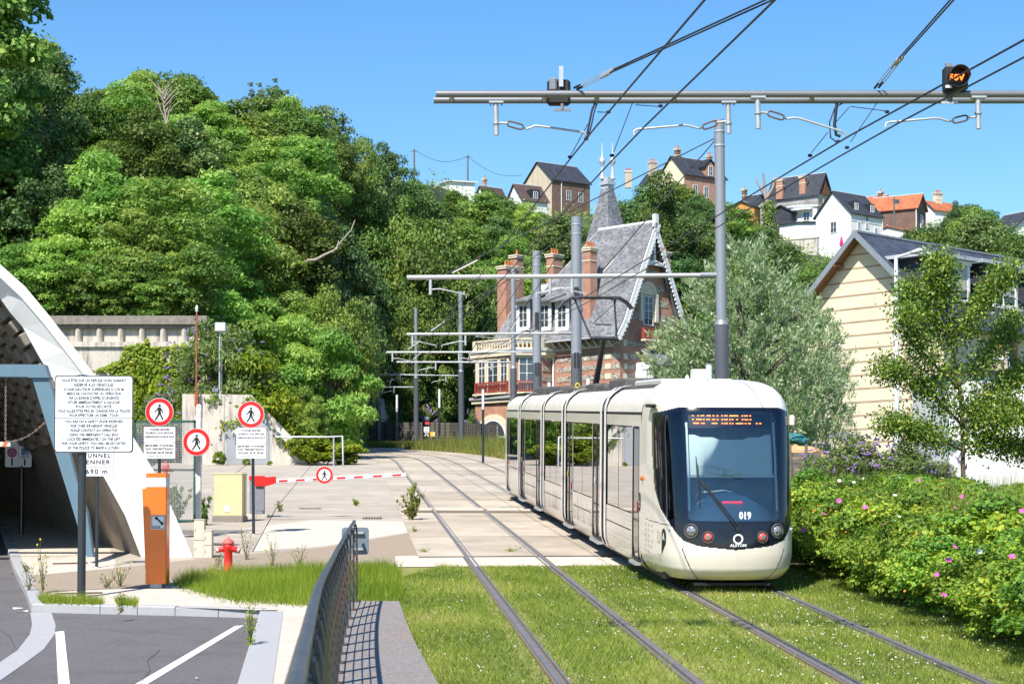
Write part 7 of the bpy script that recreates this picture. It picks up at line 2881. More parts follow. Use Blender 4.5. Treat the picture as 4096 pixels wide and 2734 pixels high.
LOOK = {'feather': 'feathery light green', 'broad': 'leafy mid green', 'dark': 'dense dark green', 'olive': 'dull olive green'}
LAND = [(-400, 'at the far left edge'), (150, 'left of the dead tree'), (560, 'below the dead tree'), (780, 'above the balustrade end'), (960, 'over the concrete wall'), (1130, 'under the conifer tops'), (1290, 'above the guard rail'), (1440, 'over the chalk'), (1600, 'behind the fence masts'), (1750, 'left of the villa chimneys'), (1950, 'behind the villa chimneys'), (2150, 'under the beige gabled house'), (2330, 'left of the villa spire'), (2500, 'right of the villa spire'), (2700, 'behind the tall mast'), (2900, 'right of the tall mast'), (3080, 'below the orange cladding'), (3260, 'below the terrace wall'), (3450, 'behind the brick gable'), (3650, 'behind the blue slate roof'), (3850, 'right of the brown brick house'), (9999, 'at the right edge')]
ROWS_ = ['at the slope foot', 'low on the slope', 'midway up', 'high up', 'on the skyline']
used = {}


def blocked(c, X, Y):
    if 1840 < c < 2790 and Y < 184:
        return True
    if c > 2960 and Y < 122:
        return True
    if c > 2960 and 246 < Y:
        return True
    if 1700 < c and Y > 256:
        return True
    return False


ntree = 0
Y = 113.5
while Y < 275:
    Xs = np.arange(-.36 * Y, .36 * Y, 4.4 if Y < 160 else 6.4)
    for X in Xs:
        X = float(X + rng.uniform(-1.7, 1.7))
        yy = float(Y + rng.uniform(-1.8, 1.8))
        c = CX + F * X / yy
        if c < -330 or c > 4330:
            continue
        yf, yc = lerp(FOOT, c), lerp(CREST, c)
        if yy < yf + 2.2 or yy > yc + 5 or blocked(c, X, yy):
            continue
        z = hill(X, yy)
        Hm = float(rng.uniform(5.0, 9.2)) if c < 1480 and (yy - yf) / (yc - yf) < .8 else float(rng.uniform(7.0, 10.5))
        half = 2.4 * F / yy
        lim = max(lerp(SKY, c), (lerp(SKY, c - half) + lerp(SKY, c + half)) / 2 - 25) + float(rng.uniform(-8, 26))
        hmax = (2150 - lim) / F * yy + CAMZ - z
        Hh = min(Hm, hmax)
        if yy > yc - 7:
            Hh = min(hmax, 15.5)
        if Hh < 2.6:
            continue
        t_ = (yy - yf) / (yc - yf)
        r_ = rng.random()
        if c < 1450:
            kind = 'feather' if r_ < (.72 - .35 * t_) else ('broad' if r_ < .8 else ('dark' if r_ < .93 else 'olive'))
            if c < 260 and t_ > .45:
                kind = 'dark'
        elif c < 2450:
            kind = 'broad' if r_ < .6 else ('feather' if r_ < .74 else 'dark')
        else:
            kind = 'dark' if r_ < .4 else ('broad' if r_ < .75 else 'olive')
        land = next(n_ for e_, n_ in LAND if c < e_)
        row = ROWS_[4] if yy > yc - 5 else ROWS_[min(3, int(t_ * 4))]
        lab = f'{LOOK[kind]} tree {row} {land}'
        if lab in used:
            alt = ['slender', 'wide', 'shorter', 'rounder', 'taller', 'ragged', 'leaning', 'fuller', 'bushy', 'small', 'paler', 'patchy']
            for a_ in alt:
                if f'{a_} {lab}' not in used:
                    lab = f'{a_} {lab}'
                    break
        used[lab] = 1
        tree('woodland_tree', lab, (X, yy, z - .3), kind, Hh, wide=float(np.clip(rng.uniform(.9, 1.2) * (9.5 / max(Hh, 5)) ** .4, .8, 1.5)), group='trees of the hillside wood')
        ntree += 1
    Y += 4.6 if Y < 160 else 6.4
print('woodland trees', ntree)

# single trees that stand out
DARKBIG = [(crown('crown', 771, 5.2, 13.0, 15000, 'dark', .30, .24, nl=40, bottom=.02), trunk_mesh(771, 13.0, .3))]
BROADBIG = (crown('crown', 773, 5.2, 13.0, 16000, 'broad', .28, .23, nl=60, bottom=.0), trunk_mesh(773, 13.0, .28))
OLIVEBIG = [(crown('crown', 772, 5.0, 12.0, 15000, 'olive', .30, .24, nl=44, bottom=.02, rough=.18), trunk_mesh(772, 12.0, .3))]


def big(label, px, ytop, Y, protos, H0, wide=1.0, name='tree', kind=None):
    top = at(px, ytop, Y)
    z = hill(top.x, Y)
    s = (top.z - z) / H0
    T = thing(name, label, 'tree', (top.x, Y, z - .2), rz=random.uniform(0, 6))
    link('crown', protos[0], None, T, scale=(s * wide, s * wide, s))
    link('trunk', protos[1], M_bark, T, scale=(s * wide * .75, s * wide * .75, s * .85))
    return T


MAPBIG = (crown('crown', 775, 5.0, 20.0, 26000, 'broad', .36, .30, nl=60, bottom=.02, shape='column'), trunk_mesh(775, 20.0, .4))
T = big('towering dark maple tree filling the upper left corner', -60, -330, 119, MAPBIG, 20.0, .85)
big('tall dark maple rising left of the wood below the sky corner', 110, 190, 128, DARKBIG[0], 13.0, .8)
big('large domed olive green evergreen tree right behind the villa gable', 2640, 690, 205, OLIVEBIG[0], 12.0, .62)
big('dark rounded tree just right of the tall mast', 2840, 790, 215, DARKBIG[0], 13.0, .6)
big('big dark domed tree standing right of the brown brick house', 3830, 792, 225, DARKBIG[0], 13.0, .62)
big('smaller dark tree in front of the domed one at right', 3950, 850, 215, DARKBIG[0], 13.0, .5)
big('maple tree overlooking the chalk outcrop at the end of the wood', 1530, 555, 188, DARKBIG[0], 13.0, .55)
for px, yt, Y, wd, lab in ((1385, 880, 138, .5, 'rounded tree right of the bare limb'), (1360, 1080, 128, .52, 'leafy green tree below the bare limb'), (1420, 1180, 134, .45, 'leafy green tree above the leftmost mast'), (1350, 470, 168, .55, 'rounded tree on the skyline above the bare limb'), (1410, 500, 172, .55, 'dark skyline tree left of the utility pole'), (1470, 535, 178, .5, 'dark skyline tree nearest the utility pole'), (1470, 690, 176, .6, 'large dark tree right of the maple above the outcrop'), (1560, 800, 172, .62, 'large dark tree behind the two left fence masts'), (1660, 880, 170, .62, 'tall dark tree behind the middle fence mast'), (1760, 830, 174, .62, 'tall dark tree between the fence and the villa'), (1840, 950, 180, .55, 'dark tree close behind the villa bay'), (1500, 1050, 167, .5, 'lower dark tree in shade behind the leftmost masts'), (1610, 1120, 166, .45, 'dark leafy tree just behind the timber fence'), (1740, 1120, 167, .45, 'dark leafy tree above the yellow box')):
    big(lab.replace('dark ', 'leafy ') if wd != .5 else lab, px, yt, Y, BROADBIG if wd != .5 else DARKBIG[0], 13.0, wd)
for i, px in enumerate(range(-80, 830, 70)):
    Yq = 112.6 + (i % 2) * .8
    q = onplane(px, Yq)
    tree('woodland_tree', ['feathery young tree', 'bushy young tree', 'pale young tree'][i % 3] + ' leaning over the balustrade coping, ' + ['leftmost', 'second from left', 'third from left', 'fourth from left', 'fifth from left', 'sixth from left', 'seventh from left', 'eighth from left', 'ninth from left', 'tenth from left', 'eleventh from left', 'twelfth from left', 'last at the wall end'][i], (q.x, Yq, 15.2), 'feather' if i % 3 else 'broad', 3.6 + (i * 37 % 5) * .4, wide=1.25, group='trees of the hillside wood')
con = (crown('crown', 780, 1.5, 6.0, 2600, 'conifer', .22, .10, nl=30, bottom=.05, shape='cone', up=.2), trunk_mesh(780, 6.0, .1, .02, 0))
for px, yt, lab in ((1005, 300, 'left pointed conifer top on the skyline'), (1040, 302, 'middle pointed conifer top on the skyline'), (1103, 284, 'tallest dark conifer top on the skyline'), (1150, 330, 'golden spreading conifer on the skyline')):
    top = at(px, yt, 168)
    T = thing('conifer', lab, 'tree', (top.x, 168, top.z - 6.0), group='conifers on the skyline')
    link('crown', con[0], None, T, scale=(1, 1, 1))
    link('trunk', con[1], M_bark, T)

# bare trees
def bare(name, label, segs, Y, m=M_dead, r0=.1):
    base = at(*segs[0][0], Y)
    T = thing(name, label, 'tree', base)
    for k, sg in enumerate(segs):
        pts = [at(x, y, Y + random.uniform(-.3, .3)) - base for x, y in sg]
        n_ = len(pts)
        rr_ = r0 * (1.0 if k == 0 else .55)
        MB().tube(pts, [max(.018, rr_ * (1 - .75 * i / max(1, n_ - 1))) for i in range(n_)], 5).build('limb' if k else 'trunk', m, T)
    return T


segs = [[(672, 545), (668, 500), (660, 450), (650, 395), (652, 330)]]
rs_ = random.Random(4)
for k in range(16):
    t = rs_.uniform(.15, .9)
    y0_ = 540 - 190 * t
    x0_ = 670 - 18 * t
    dx = rs_.choice((-1, 1, 1, 1)) * rs_.uniform(18, 75)
    segs.append([(x0_, y0_), (x0_ + dx * .5, y0_ - 30 - 30 * (1 - t)), (x0_ + dx, y0_ - 60 - 80 * (1 - t) * rs_.random())])
bare('dead_tree', 'bare grey dead tree standing on the upper slope', segs, 136, r0=.10)
bare('fallen_limb', 'long bare pale limb sticking out of the wood', [[(1228, 1042), (1262, 1040), (1300, 1018), (1340, 1000), (1370, 960), (1405, 920), (1420, 880)], [(1345, 998), (1352, 975), (1354, 962)], [(1300, 1018), (1318, 1012), (1335, 1008)]], 128, r0=.12)
T = bare('ivy_clad_snag', 'broken bare snag with three stumps, its trunk clad in ivy', [[(3075, 900), (3072, 830), (3062, 780), (3058, 735), (3052, 690)], [(3064, 790), (3035, 740), (3022, 708)], [(3068, 790), (3092, 750), (3095, 720), (3108, 702)]], 262, M_dead, .42)
n_ = 1800
q0 = T.location
C_ = np.zeros((n_, 3))
zz = rng.uniform(-4, 3.2, n_)
an = rng.uniform(0, 2 * PI, n_)
ra = .75 + .25 * rng.normal(size=n_) + .25 * (zz < 0)
C_[:, 0], C_[:, 1], C_[:, 2] = ra * np.cos(an), ra * np.sin(an), zz
link('ivy', quads_mesh('ivy', leaves(C_, np.stack([np.cos(an), np.sin(an), .4 + 0 * an], 1) + rng.normal(size=(n_, 3)) * .4, .3, .22), rng.random(n_), LM['broad']), None, T)

# scrub covering the ground between the trees
def scrub(n, cx0, cx1, test, size, kind, name, label, lift=(.1, 1.4)):
    P = []
    while len(P) < n:
        Yq = rng.uniform(111, 262)
        cq = rng.uniform(cx0, cx1)
        Xq = (cq - CX) / F * Yq
        if not test(cq, Yq):
            continue
        P.append((Xq, Yq, hill(Xq, Yq) + rng.uniform(*lift) * rng.random()))
    P = np.array(P)
    Q = leaves(P, rng.normal(size=(n, 3)) * .5 + np.array([0, -.5, .8]), size * rng.uniform(.6, 1.3, n), size * .7 * rng.uniform(.6, 1.3, n))
    o = link(name, quads_mesh(name, Q, np.clip(rng.normal(.4, .25, n), 0, 1), LM[kind]))
    tag(o, label, 'scrub', kind='stuff')


scrub(42000, -300, 4300, lambda c, Y: lerp(FOOT, c) + .5 < Y < lerp(CREST, c) + 3 and not (1840 < c < 2790 and Y < 180), .36, 'broad', 'hillside_scrub', 'low green scrub covering the hillside between the trees', (.1, 2.2))

# ---- shrubs near the concrete wall
def shrub(name, label, p, protos, s=1.0, wide=1.0, cat='shrub', group=None, rz=None):
    T = thing(name, label, cat, p, rz=random.uniform(0, 6.28) if rz is None else rz, group=group)
    link('foliage', protos[0], None, T, scale=(s * wide, s * wide, s))
    link('stem', protos[1], M_bark, T, scale=(s, s, s))
    return T


def top_shrub(label, px, ytop, Y, proto, H0, wide=1.0, name='shrub', base=None):
    top = at(px, ytop, Y)
    z = max(hill(top.x, Y), gz(Y)) if base is None else base
    return shrub(name, label, (top.x, Y, z - .1), proto, (top.z - z) / H0, wide)


lt = [(crown('crown', 400 + i, 3.2, 8.0, 12000, 'feather', .36, .12, nl=34, bottom=.02, droop=.8, up=.4), trunk_mesh(400 + i, 8, .14)) for i in range(2)]
for px, yt, Y, wd, lab in ((1310, 1290, 115, .85, 'light green feathery tree leaning over the guard rail'), (1150, 1240, 116, .9, 'bright green feathery tree behind the floodlight mast'), (1000, 1235, 114, .8, 'bright green feathery tree over the buddleia'), (1235, 1520, 110, .6, 'low light green tree above the sloping wall end')):
    top = at(px, yt, Y)
    z = max(hill(top.x, Y), gz(Y))
    tree('light_green_tree', lab, (top.x, Y, z - .2), 'feather', 0, wide=1, proto=None) if False else None
    T = thing('light_green_tree', lab, 'tree', (top.x, Y, z - .2), rz=random.uniform(0, 6), group='light green trees by the wall')
    s = (top.z - z) / 8.0
    pr = random.choice(lt)
    link('crown', pr[0], None, T, scale=(s * wd * 1.1, s * wd * 1.1, s))
    link('trunk', pr[1], M_bark, T, scale=(s, s, s))
sh = [(crown('foliage', 420 + i, 1.3, 1.8, 4200, 'ivy', .16, .12, nl=26, bottom=0), trunk_mesh(420 + i, 1.2, .04)) for i in range(2)]
for px, yt, Y, wd, lab in ((1235, 1720, 103.2, .7, 'yellow green creeper tumbling over the sloping wall end'), (1310, 1750, 104, 1.2, 'yellow green bush below the guard rail'), (1385, 1760, 104, 1.0, 'dark yellow green bush at the foot of the guard rail post'), (1130, 1660, 105, .5, 'creeper on top of the slope of the wall'), (880, 1795, 103.2, .5, 'small bush left of the steel doors'), (985, 1822, 103.0, .5, 'weeds growing between the steel doors'), (1080, 1835, 102.8, .5, 'weeds right of the steel doors')):
    top_shrub(lab, px, yt, Y, random.choice(sh), 1.8, wd * 1.3)
bd = [(crown('foliage', 440 + i, 2.4, 5.0, 7500, 'budd', .24, .07, nl=34, bottom=.0, droop=.3), trunk_mesh(440 + i, 4, .06)) for i in range(2)]
M_purp = leafmat('buddleia_flowers', [(.20, .10, .38), (.30, .18, .50), (.42, .30, .58)], .2, objvar=.05)


def buddleia(label, px, ytop, Y, wide=1.0, nf=60, scale=None, base=None, fl=.26):
    top = at(px, ytop, Y)
    z = (max(hill(top.x, Y), gz(Y)) if base is None else base) - .1
    s = (top.z - z) / 5.0
    T = thing('buddleia', label, 'shrub', (top.x, Y, z), rz=0, group='purple flowering buddleias')
    pr = random.choice(bd)
    link('foliage', pr[0], None, T, scale=(s * wide, s * wide, s), rot=(0, 0, random.uniform(0, 6)))
    link('stem', pr[1], M_bark, T, scale=(s, s, s))
    # flower spikes, mostly on the side that shows
    cone = MB().lathe([(.012, 0), (.035, .05), (.03, .16), (.004, .30)], n=6).mesh('flower_spike')
    at0 = cone.attributes.new('rnd', 'FLOAT', 'FACE')
    at0.data.foreach_set('value', np.array([random.random() for _ in cone.polygons], dtype=np.float32))
    cone.materials.append(M_purp)
    for i in range(nf):
        a_ = random.uniform(PI * .95, PI * 2.05)
        t = random.random()
        k = math.sqrt(max(.1, 1 - (2 * t - .8) ** 2 / 1.6))
        rr_ = 2.4 * s * wide * k * random.uniform(.78, 1.1)
        o = link('flower_spike', cone, None, T, loc=(rr_ * math.cos(a_), rr_ * math.sin(a_), 5.0 * s * (.08 + .9 * t)), rot=(random.uniform(-1.1, 1.1) + .5, random.uniform(-1.2, 1.2), random.uniform(0, 6)))
        k2 = fl / .26 * random.uniform(.7, 1.3)
        o.scale = (k2, k2, k2)
    return T


buddleia('purple buddleia behind the floodlight mast', 850, 1260, 106.5, .75, 75)
buddleia('second purple buddleia right of the floodlight mast', 960, 1345, 107, .7, 45)
buddleia('pale buddleia left of the rusty pole', 745, 1440, 108, .6, 34)
buddleia('buddleia growing low behind the wire mesh', 620, 1560, 108, .55, 26)
buddleia('buddleia above the timber fence by the lamp column', 1690, 1615, 165, .6, 22, fl=.5)
buddleia('buddleia at the villa corner behind the weeds', 1890, 1640, 150, .5, 16, fl=.5)
mott = (crown('foliage', 460, 1.8, 3.0, 5200, 'ivy', .15, .09, nl=34, bottom=0), trunk_mesh(460, 2, .05))
top_shrub('mottled evergreen shrub on the wall above the round sign', 1025, 1405, 105.8, mott, 3.0, .8)
for px, yt, Y, lab in ((560, 1480, 109, 'leafy shrub climbing against the retaining wall'), (660, 1500, 109, 'leafy shrub beside the ivy near the wall end'), (700, 1600, 107, 'scrubby bush behind the mesh gate top'), (540, 1640, 107, 'scrubby bush behind the large notice')):
    top_shrub(lab, px, yt, Y, random.choice(sh), 1.8, .42)
# ivy sheet on the retaining wall
def ivy():
    P = []
    pol = [(470, 1700), (455, 1490), (380, 1482), (480, 1440), (500, 1385), (570, 1372), (590, 1352), (600, 1385), (660, 1385), (740, 1372), (745, 1440), (735, 1560), (740, 1700)]
    def inside(x, y):
        r_ = False
        j = len(pol) - 1
        for i in range(len(pol)):
            if (pol[i][1] > y) != (pol[j][1] > y) and x < (pol[j][0] - pol[i][0]) * (y - pol[i][1]) / (pol[j][1] - pol[i][1]) + pol[i][0]:
                r_ = not r_
            j = i
        return r_
    while len(P) < 5200:
        x, y = rng.uniform(370, 750), rng.uniform(1345, 1705)
        if inside(x, y) and not (655 < x < 680 and 1400 < y < 1450):
            p = at(x, y, 109.9 - .3 * rng.random() ** 2)
            P.append(tuple(p))
    P = np.array(P)
    n = len(P)
    Q = leaves(P, rng.normal(size=(n, 3)) * .35 + np.array([0, -1, .45]), .20 * rng.uniform(.6, 1.3, n), .17 * rng.uniform(.6, 1.3, n))
    o = link('ivy', quads_mesh('ivy', Q, np.clip(rng.normal(.5, .25, n), 0, 1), LM['ivy']))
    tag(o, 'yellow green ivy spreading over the old balustrade wall', 'ivy')


ivy()

# ---- silver willow behind the tram
def crown_at(name, label, px, py_top, py_bot, Y, proto, H0, wide, cat='tree', tz=None):
    top, bot = at(px, py_top, Y), at(px, py_bot, Y)
    s = (top.z - bot.z) / H0
    T = thing(name, label, cat, (top.x, Y, bot.z))
    link('crown', proto[0], None, T, scale=(s * wide, s * wide, s))
    return T, s


def willow_crown(seed):
    rs = np.random.default_rng(seed)
    H, Rx = 8.5, 4.2
    P, N_, D_, tint = [], [], [], []
    nb = 620
    for i in range(nb):
        while True:
            p = rs.uniform(-1, 1, 3)
            if .35 < np.linalg.norm(p) < 1:
                break
        t = (p[2] + 1) / 2
        k = math.sqrt(max(.12, 1 - (2 * t - .75) ** 2 / 1.75))
        base = np.array([p[0] * Rx * k, p[1] * Rx * k, .2 + t * H])
        dirn = np.array([p[0], p[1], .45 + .5 * rs.random()])
        dirn /= np.linalg.norm(dirn)
        ln = rs.uniform(.6, 1.3)
        m = 46
        s_ = rs.random(m)
        pts = base + dirn * (s_[:, None] * ln) + np.array([0, 0, -.35]) * (s_[:, None] ** 2) * ln + rs.normal(size=(m, 3)) * .09
        P.append(pts)
        tint.append(np.clip(rs.normal(.35 + .3 * rs.random(), .22, m), 0, 1))
        D_.append(np.repeat(dirn[None], m, 0) + rs.normal(size=(m, 3)) * .6)
    P, D_, tint = np.concatenate(P), np.concatenate(D_), np.concatenate(tint)
    n = len(P)
    D_ /= np.linalg.norm(D_, axis=1, keepdims=True)
    S_ = np.cross(D_, rs.normal(size=(n, 3)))
    S_ /= np.linalg.norm(S_, axis=1, keepdims=True)
    L_ = rs.uniform(.16, .30, n)[:, None]
    W_ = rs.uniform(.028, .05, n)[:, None]
    Q = np.stack([P, P + D_ * L_ * .45 + S_ * W_, P + D_ * L_, P + D_ * L_ * .45 - S_ * W_], 1)
    return quads_mesh('crown', Q, tint, LM['willow'])


wc = willow_crown(5)
T = thing('silver_willow', 'large silvery leaved willow tree behind the front of the tram', 'tree', onplane(2985, 74))
zt = at(3000, 985, 74).z - T.location.z
s_ = zt / 8.9
link('crown', wc, None, T, scale=(s_ * .80, s_ * .75, s_), rot=(0, 0, .4))
b = MB()
b.tube([(0, 0, -.3), (.1, 0, 1.5), (0, .1, 4), (-.3, 0, 7)], [.28, .22, .15, .05], 8)
rs_ = random.Random(3)
for k in range(16):
    a_ = rs_.uniform(0, 6.28)
    z = rs_.uniform(1.2, 6)
    ln = rs_.uniform(1.8, 3.4)
    b.tube([(0, 0, z), (math.cos(a_) * ln * .5, math.sin(a_) * ln * .5, z + .8), (math.cos(a_) * ln, math.sin(a_) * ln, z + 1.4)], [.09, .06, .02], 5)
b.build('trunk', M_bark, T)
T = thing('silver_willow', 'smaller silvery willow beside the brick gable left edge', 'tree', onplane(3230, 80))
zt = at(3230, 1185, 80).z - T.location.z
s_ = zt / 8.9
link('crown', wc, None, T, scale=(s_ * .52, s_ * .5, s_), rot=(0, 0, 2.4))
MB().tube([(0, 0, -.3), (0, 0, 2), (.2, 0, 5)], [.2, .15, .05], 8).build('trunk', M_bark, T)

# ---- fruit tree in front of the annex
def fruit_tree():
    Y = 46.0
    T = thing('fruit_tree', 'leafy fruit tree with small green fruits at the right edge', 'tree', onplane(3856, Y, -.1))
    o = T.location
    b = MB()
    tr = [at(3858, 2110, Y), at(3856, 1990, Y), at(3852, 1880, Y), at(3850, 1740, Y), at(3840, 1560, Y), at(3800, 1330, Y), at(3772, 1120, Y), at(3765, 1060, Y)]
    b.tube([Vector((0, 0, -.3))] + [p - o for p in tr], [.075, .065, .06, .058, .05, .04, .03, .018, .008], 8)
    ends = []
    limbs = [((3850, 1800), (3720, 1740), (3620, 1700), (3540, 1690)), ((3850, 1800), (3960, 1760), (4080, 1790), (4160, 1800)), ((3848, 1700), (3720, 1560), (3600, 1480), (3520, 1470)), ((3845, 1640), (3980, 1560), (4080, 1500), (4150, 1470)),
             ((3840, 1560), (3700, 1420), (3640, 1300), (3620, 1240)), ((3838, 1540), (3960, 1420), (4020, 1330), (4050, 1270)), ((3815, 1400), (3720, 1260), (3660, 1190), (3630, 1140)), ((3810, 1380), (3900, 1250), (3990, 1130), (4040, 1075)),
             ((3790, 1240), (3760, 1150), (3755, 1080), (3758, 1035)), ((3850, 1720), (4000, 1680), (4150, 1650), (4230, 1640)),
             ((3850, 1700), (3930, 1640), (4010, 1620), (4090, 1650))]
    tw = []
    for lb in limbs:
        dy = random.uniform(-1.3, 1.3)
        pts = [at(x, y, Y + dy * i / 3) - o for i, (x, y) in enumerate(lb)]
        b.tube(pts, [.035, .024, .015, .006], 6)
        for i in range(3):
            for f_ in np.linspace(0, 1, 16):
                if i == 0 and f_ < .35:
                    continue
                tw.append(pts[i].lerp(pts[i + 1], float(f_)))
    for z_ in np.linspace(0, 1, 20):
        tw.append((tr[3] - o).lerp(tr[-1] - o, float(z_)))
    b.build('trunk', M_bark, T)
    tw = np.array([tuple(p) for p in tw])
    n = 34000
    idx = rng.integers(0, len(tw), n)
    C = tw[idx] + rng.normal(size=(n, 3)) * np.array([.195, .30, .175])
    Q = leaves(C, rng.normal(size=(n, 3)) * .8 + np.array([-.1, -.4, .5]), .098 * rng.uniform(.7, 1.3, n), .05 * rng.uniform(.7, 1.3, n), droop=1.0)
    link('crown', quads_mesh('crown', Q, np.clip(rng.normal(.40, .26, n), 0, 1), LM['fruit']), None, T)
    # fruits: small and too many to tell apart
    nf = 1500
    c = tw[rng.integers(0, len(tw), nf)] + rng.normal(size=(nf, 3)) * np.array([.2, .28, .18])
    fb = MB()
    r_ = .016
    for p in c:
        v_ = Vector(p)
        fb.add([v_ + Vector(d_) * r_ for d_ in ((1, 0, 0), (-1, 0, 0), (0, 1, 0), (0, -1, 0), (0, 0, 1.15), (0, 0, -1.15))], [(0, 2, 4), (2, 1, 4), (1, 3, 4), (3, 0, 4), (2, 0, 5), (1, 2, 5), (3, 1, 5), (0, 3, 5)], True)
    fb.build('fruits', mat('green_fruit', (.42, .44, .10), .45, .15, 20), T)['kind'] = 'stuff'


fruit_tree()
buddleia('broad purple buddleia between the tram and the fruit tree', 3400, 1735, 52, 1.35, 120, fl=.17)
buddleia('purple buddleia below the fruit tree branches', 3640, 1760, 51, 1.35, 120, fl=.17)
buddleia('low purple buddleia beside the annex wall', 3760, 1880, 50, 1.1, 50, fl=.15)

# ------------------------------------------------------------------ low plants near the tracks
def pip(pol, X, Y):
    r_ = np.zeros(len(X), bool)
    j = len(pol) - 1
    for i in range(len(pol)):
        xi, yi, xj, yj = pol[i][0], pol[i][1], pol[j][0], pol[j][1]
        m_ = ((yi > Y) != (yj > Y)) & (X < (xj - xi) * (Y - yi) / (yj - yi + 1e-12) + xi)
        r_ ^= m_
        j = i
    return r_


def blades(name, pol, n, h, w_, kind, label, lean=.35, keep=None, cat='grass', tint=None, h0=0.0):
    """single blades of grass on the street plane inside polygon pol of (X, Y)"""
    xs_, ys_ = [p[0] for p in pol], [p[1] for p in pol]
    X, Y = np.zeros(0), np.zeros(0)
    while len(X) < n:
        x, y = rng.uniform(min(xs_), max(xs_), n), rng.uniform(min(ys_), max(ys_), n)
        ok = pip(pol, x, y)
        if keep is not None:
            ok &= keep(x, y)
        X, Y = np.concatenate([X, x[ok]]), np.concatenate([Y, y[ok]])
    X, Y = X[:n], Y[:n]
    patch = .5 + .5 * np.sin(X * 1.7 + 1.3 * np.sin(Y * .9)) * np.sin(Y * 1.3 + np.sin(X * 2.1))
    H_ = h * rng.uniform(.5, 1.25, n) * (.75 + .5 * patch)
    a = rng.uniform(0, 2 * PI, n)
    B = np.stack([X, Y, GR * Y + h0], 1)
    side = np.stack([np.cos(a), np.sin(a), 0 * a], 1) * (w_ * rng.uniform(.6, 1.3, n))[:, None] * .5
    ld = rng.normal(size=(n, 2)) * lean
    tip = B + np.stack([ld[:, 0] * H_, ld[:, 1] * H_, H_], 1)
    P = np.stack([B - side, B + side, tip], 1)
    dry = np.clip(np.sin(.9 * X + .55 * Y) * np.sin(.7 * Y - .5 * X) + .15, 0, 1)
    t_ = np.clip(.12 + .38 * patch + .28 * dry + rng.normal(0, .2, n), 0, 1) if tint is None else np.clip(rng.normal(tint, .2, n), 0, 1)
    o = link(name, quads_mesh(name, P, t_, LM[kind]))
    tag(o, label, cat, kind='stuff')
    return o


# lateral distance from the middle of the two tracks on the straight
def lat(x, y):
    return x - (4.59 - .08 * y)


def off_rails(x, y):
    q = lat(x, y)
    k = np.ones(len(x), bool)
    for c_ in (-1.58, 1.58):
        for s_ in (-1, 1):
            d_ = np.abs(q - (c_ + s_ * .7525))
            k &= (d_ > .095) & ((d_ > .26) | (rng.random(len(x)) < .45))
    return k


lawn = [(-1.35, 19.5), (7.6, 19.5), (7.0, 24), (6.4, 30), (6.0, 37.5), (-1.35, 37.5), (-2.2, 34), (-2.3, 31), (-1.6, 29), (-1.2, 24)]
blades('lawn_grass', lawn, 165000, .055, .011, 'grass', 'mown lawn grass growing between the tram rails', .55, off_rails)
blades('lawn_tufts', lawn, 9000, .11, .012, 'tall', 'longer bright tufts in the lawn by the rails', .4, off_rails)
# white clover heads in the lawn
def clover(n):
    P = []
    while len(P) < n:
        x, y = rng.uniform(-1.2, 6.4), rng.uniform(20, 37.3)
        if not pip(lawn, np.array([x]), np.array([y]))[0] or not off_rails(np.array([x]), np.array([y]))[0]:
            continue
        q = lat(x, y)
        dens = (.25 + .75 * (q > -.6)) * (.35 + .65 * (math.sin(x * 2.3 + y) * math.sin(y * 1.1) > -.1))
        if rng.random() < dens:
            P.append((x, y, GR * y + rng.uniform(.035, .07)))
    b = MB()
    for p in P:
        r_ = random.uniform(.007, .014)
        v_ = Vector(p)
        b.add([v_ + Vector(d_) * r_ for d_ in ((1, 0, 0), (-1, 0, 0), (0, 1, 0), (0, -1, 0), (0, 0, 1), (0, 0, -1))], [(0, 2, 4), (2, 1, 4), (1, 3, 4), (3, 0, 4), (2, 0, 5), (1, 2, 5), (3, 1, 5), (0, 3, 5)])
    o = b.build('clover_flowers', mat('clover_white', (.72, .70, .64), .8, .1, 50))
    tag(o, 'white clover heads scattered through the lawn', 'flowers', kind='stuff')


clover(800)
# tall bright grass between the kerb pavement and the railing
pol = [P2(*p) for p in [(690, 2340), (760, 2312), (860, 2296), (960, 2290), (1150, 2286), (1300, 2282), (1430, 2272), (1540, 2268), (1590, 2300), (1612, 2380), (1600, 2402), (1430, 2404), (1240, 2424), (1080, 2414), (960, 2408), (850, 2388), (760, 2360)]]
blades('tall_grass', pol, 17000, .21, .010, 'tall', 'tall bright green grass in front of the hydrant', .28)
blades('tall_grass_fringe', [P2(*p) for p in [(660, 2345), (760, 2300), (900, 2284), (1430, 2262), (1600, 2262), (1640, 2420), (1430, 2420), (1240, 2432), (900, 2416)]], 5000, .16, .01, 'tall', 'short fringe around the tall bright grass', .5)
for q, n_, lab in (([(150, 2395), (420, 2408), (400, 2420), (170, 2415)], 1800, 'tuft of short grass along the kerb at the notice post'), ([(460, 2405), (550, 2408), (545, 2424), (470, 2422)], 700, 'small tuft of grass on the pavement edge')):
    blades('kerb_grass', [P2(*p) for p in q], n_, .13, .009, 'tall', lab, .4)
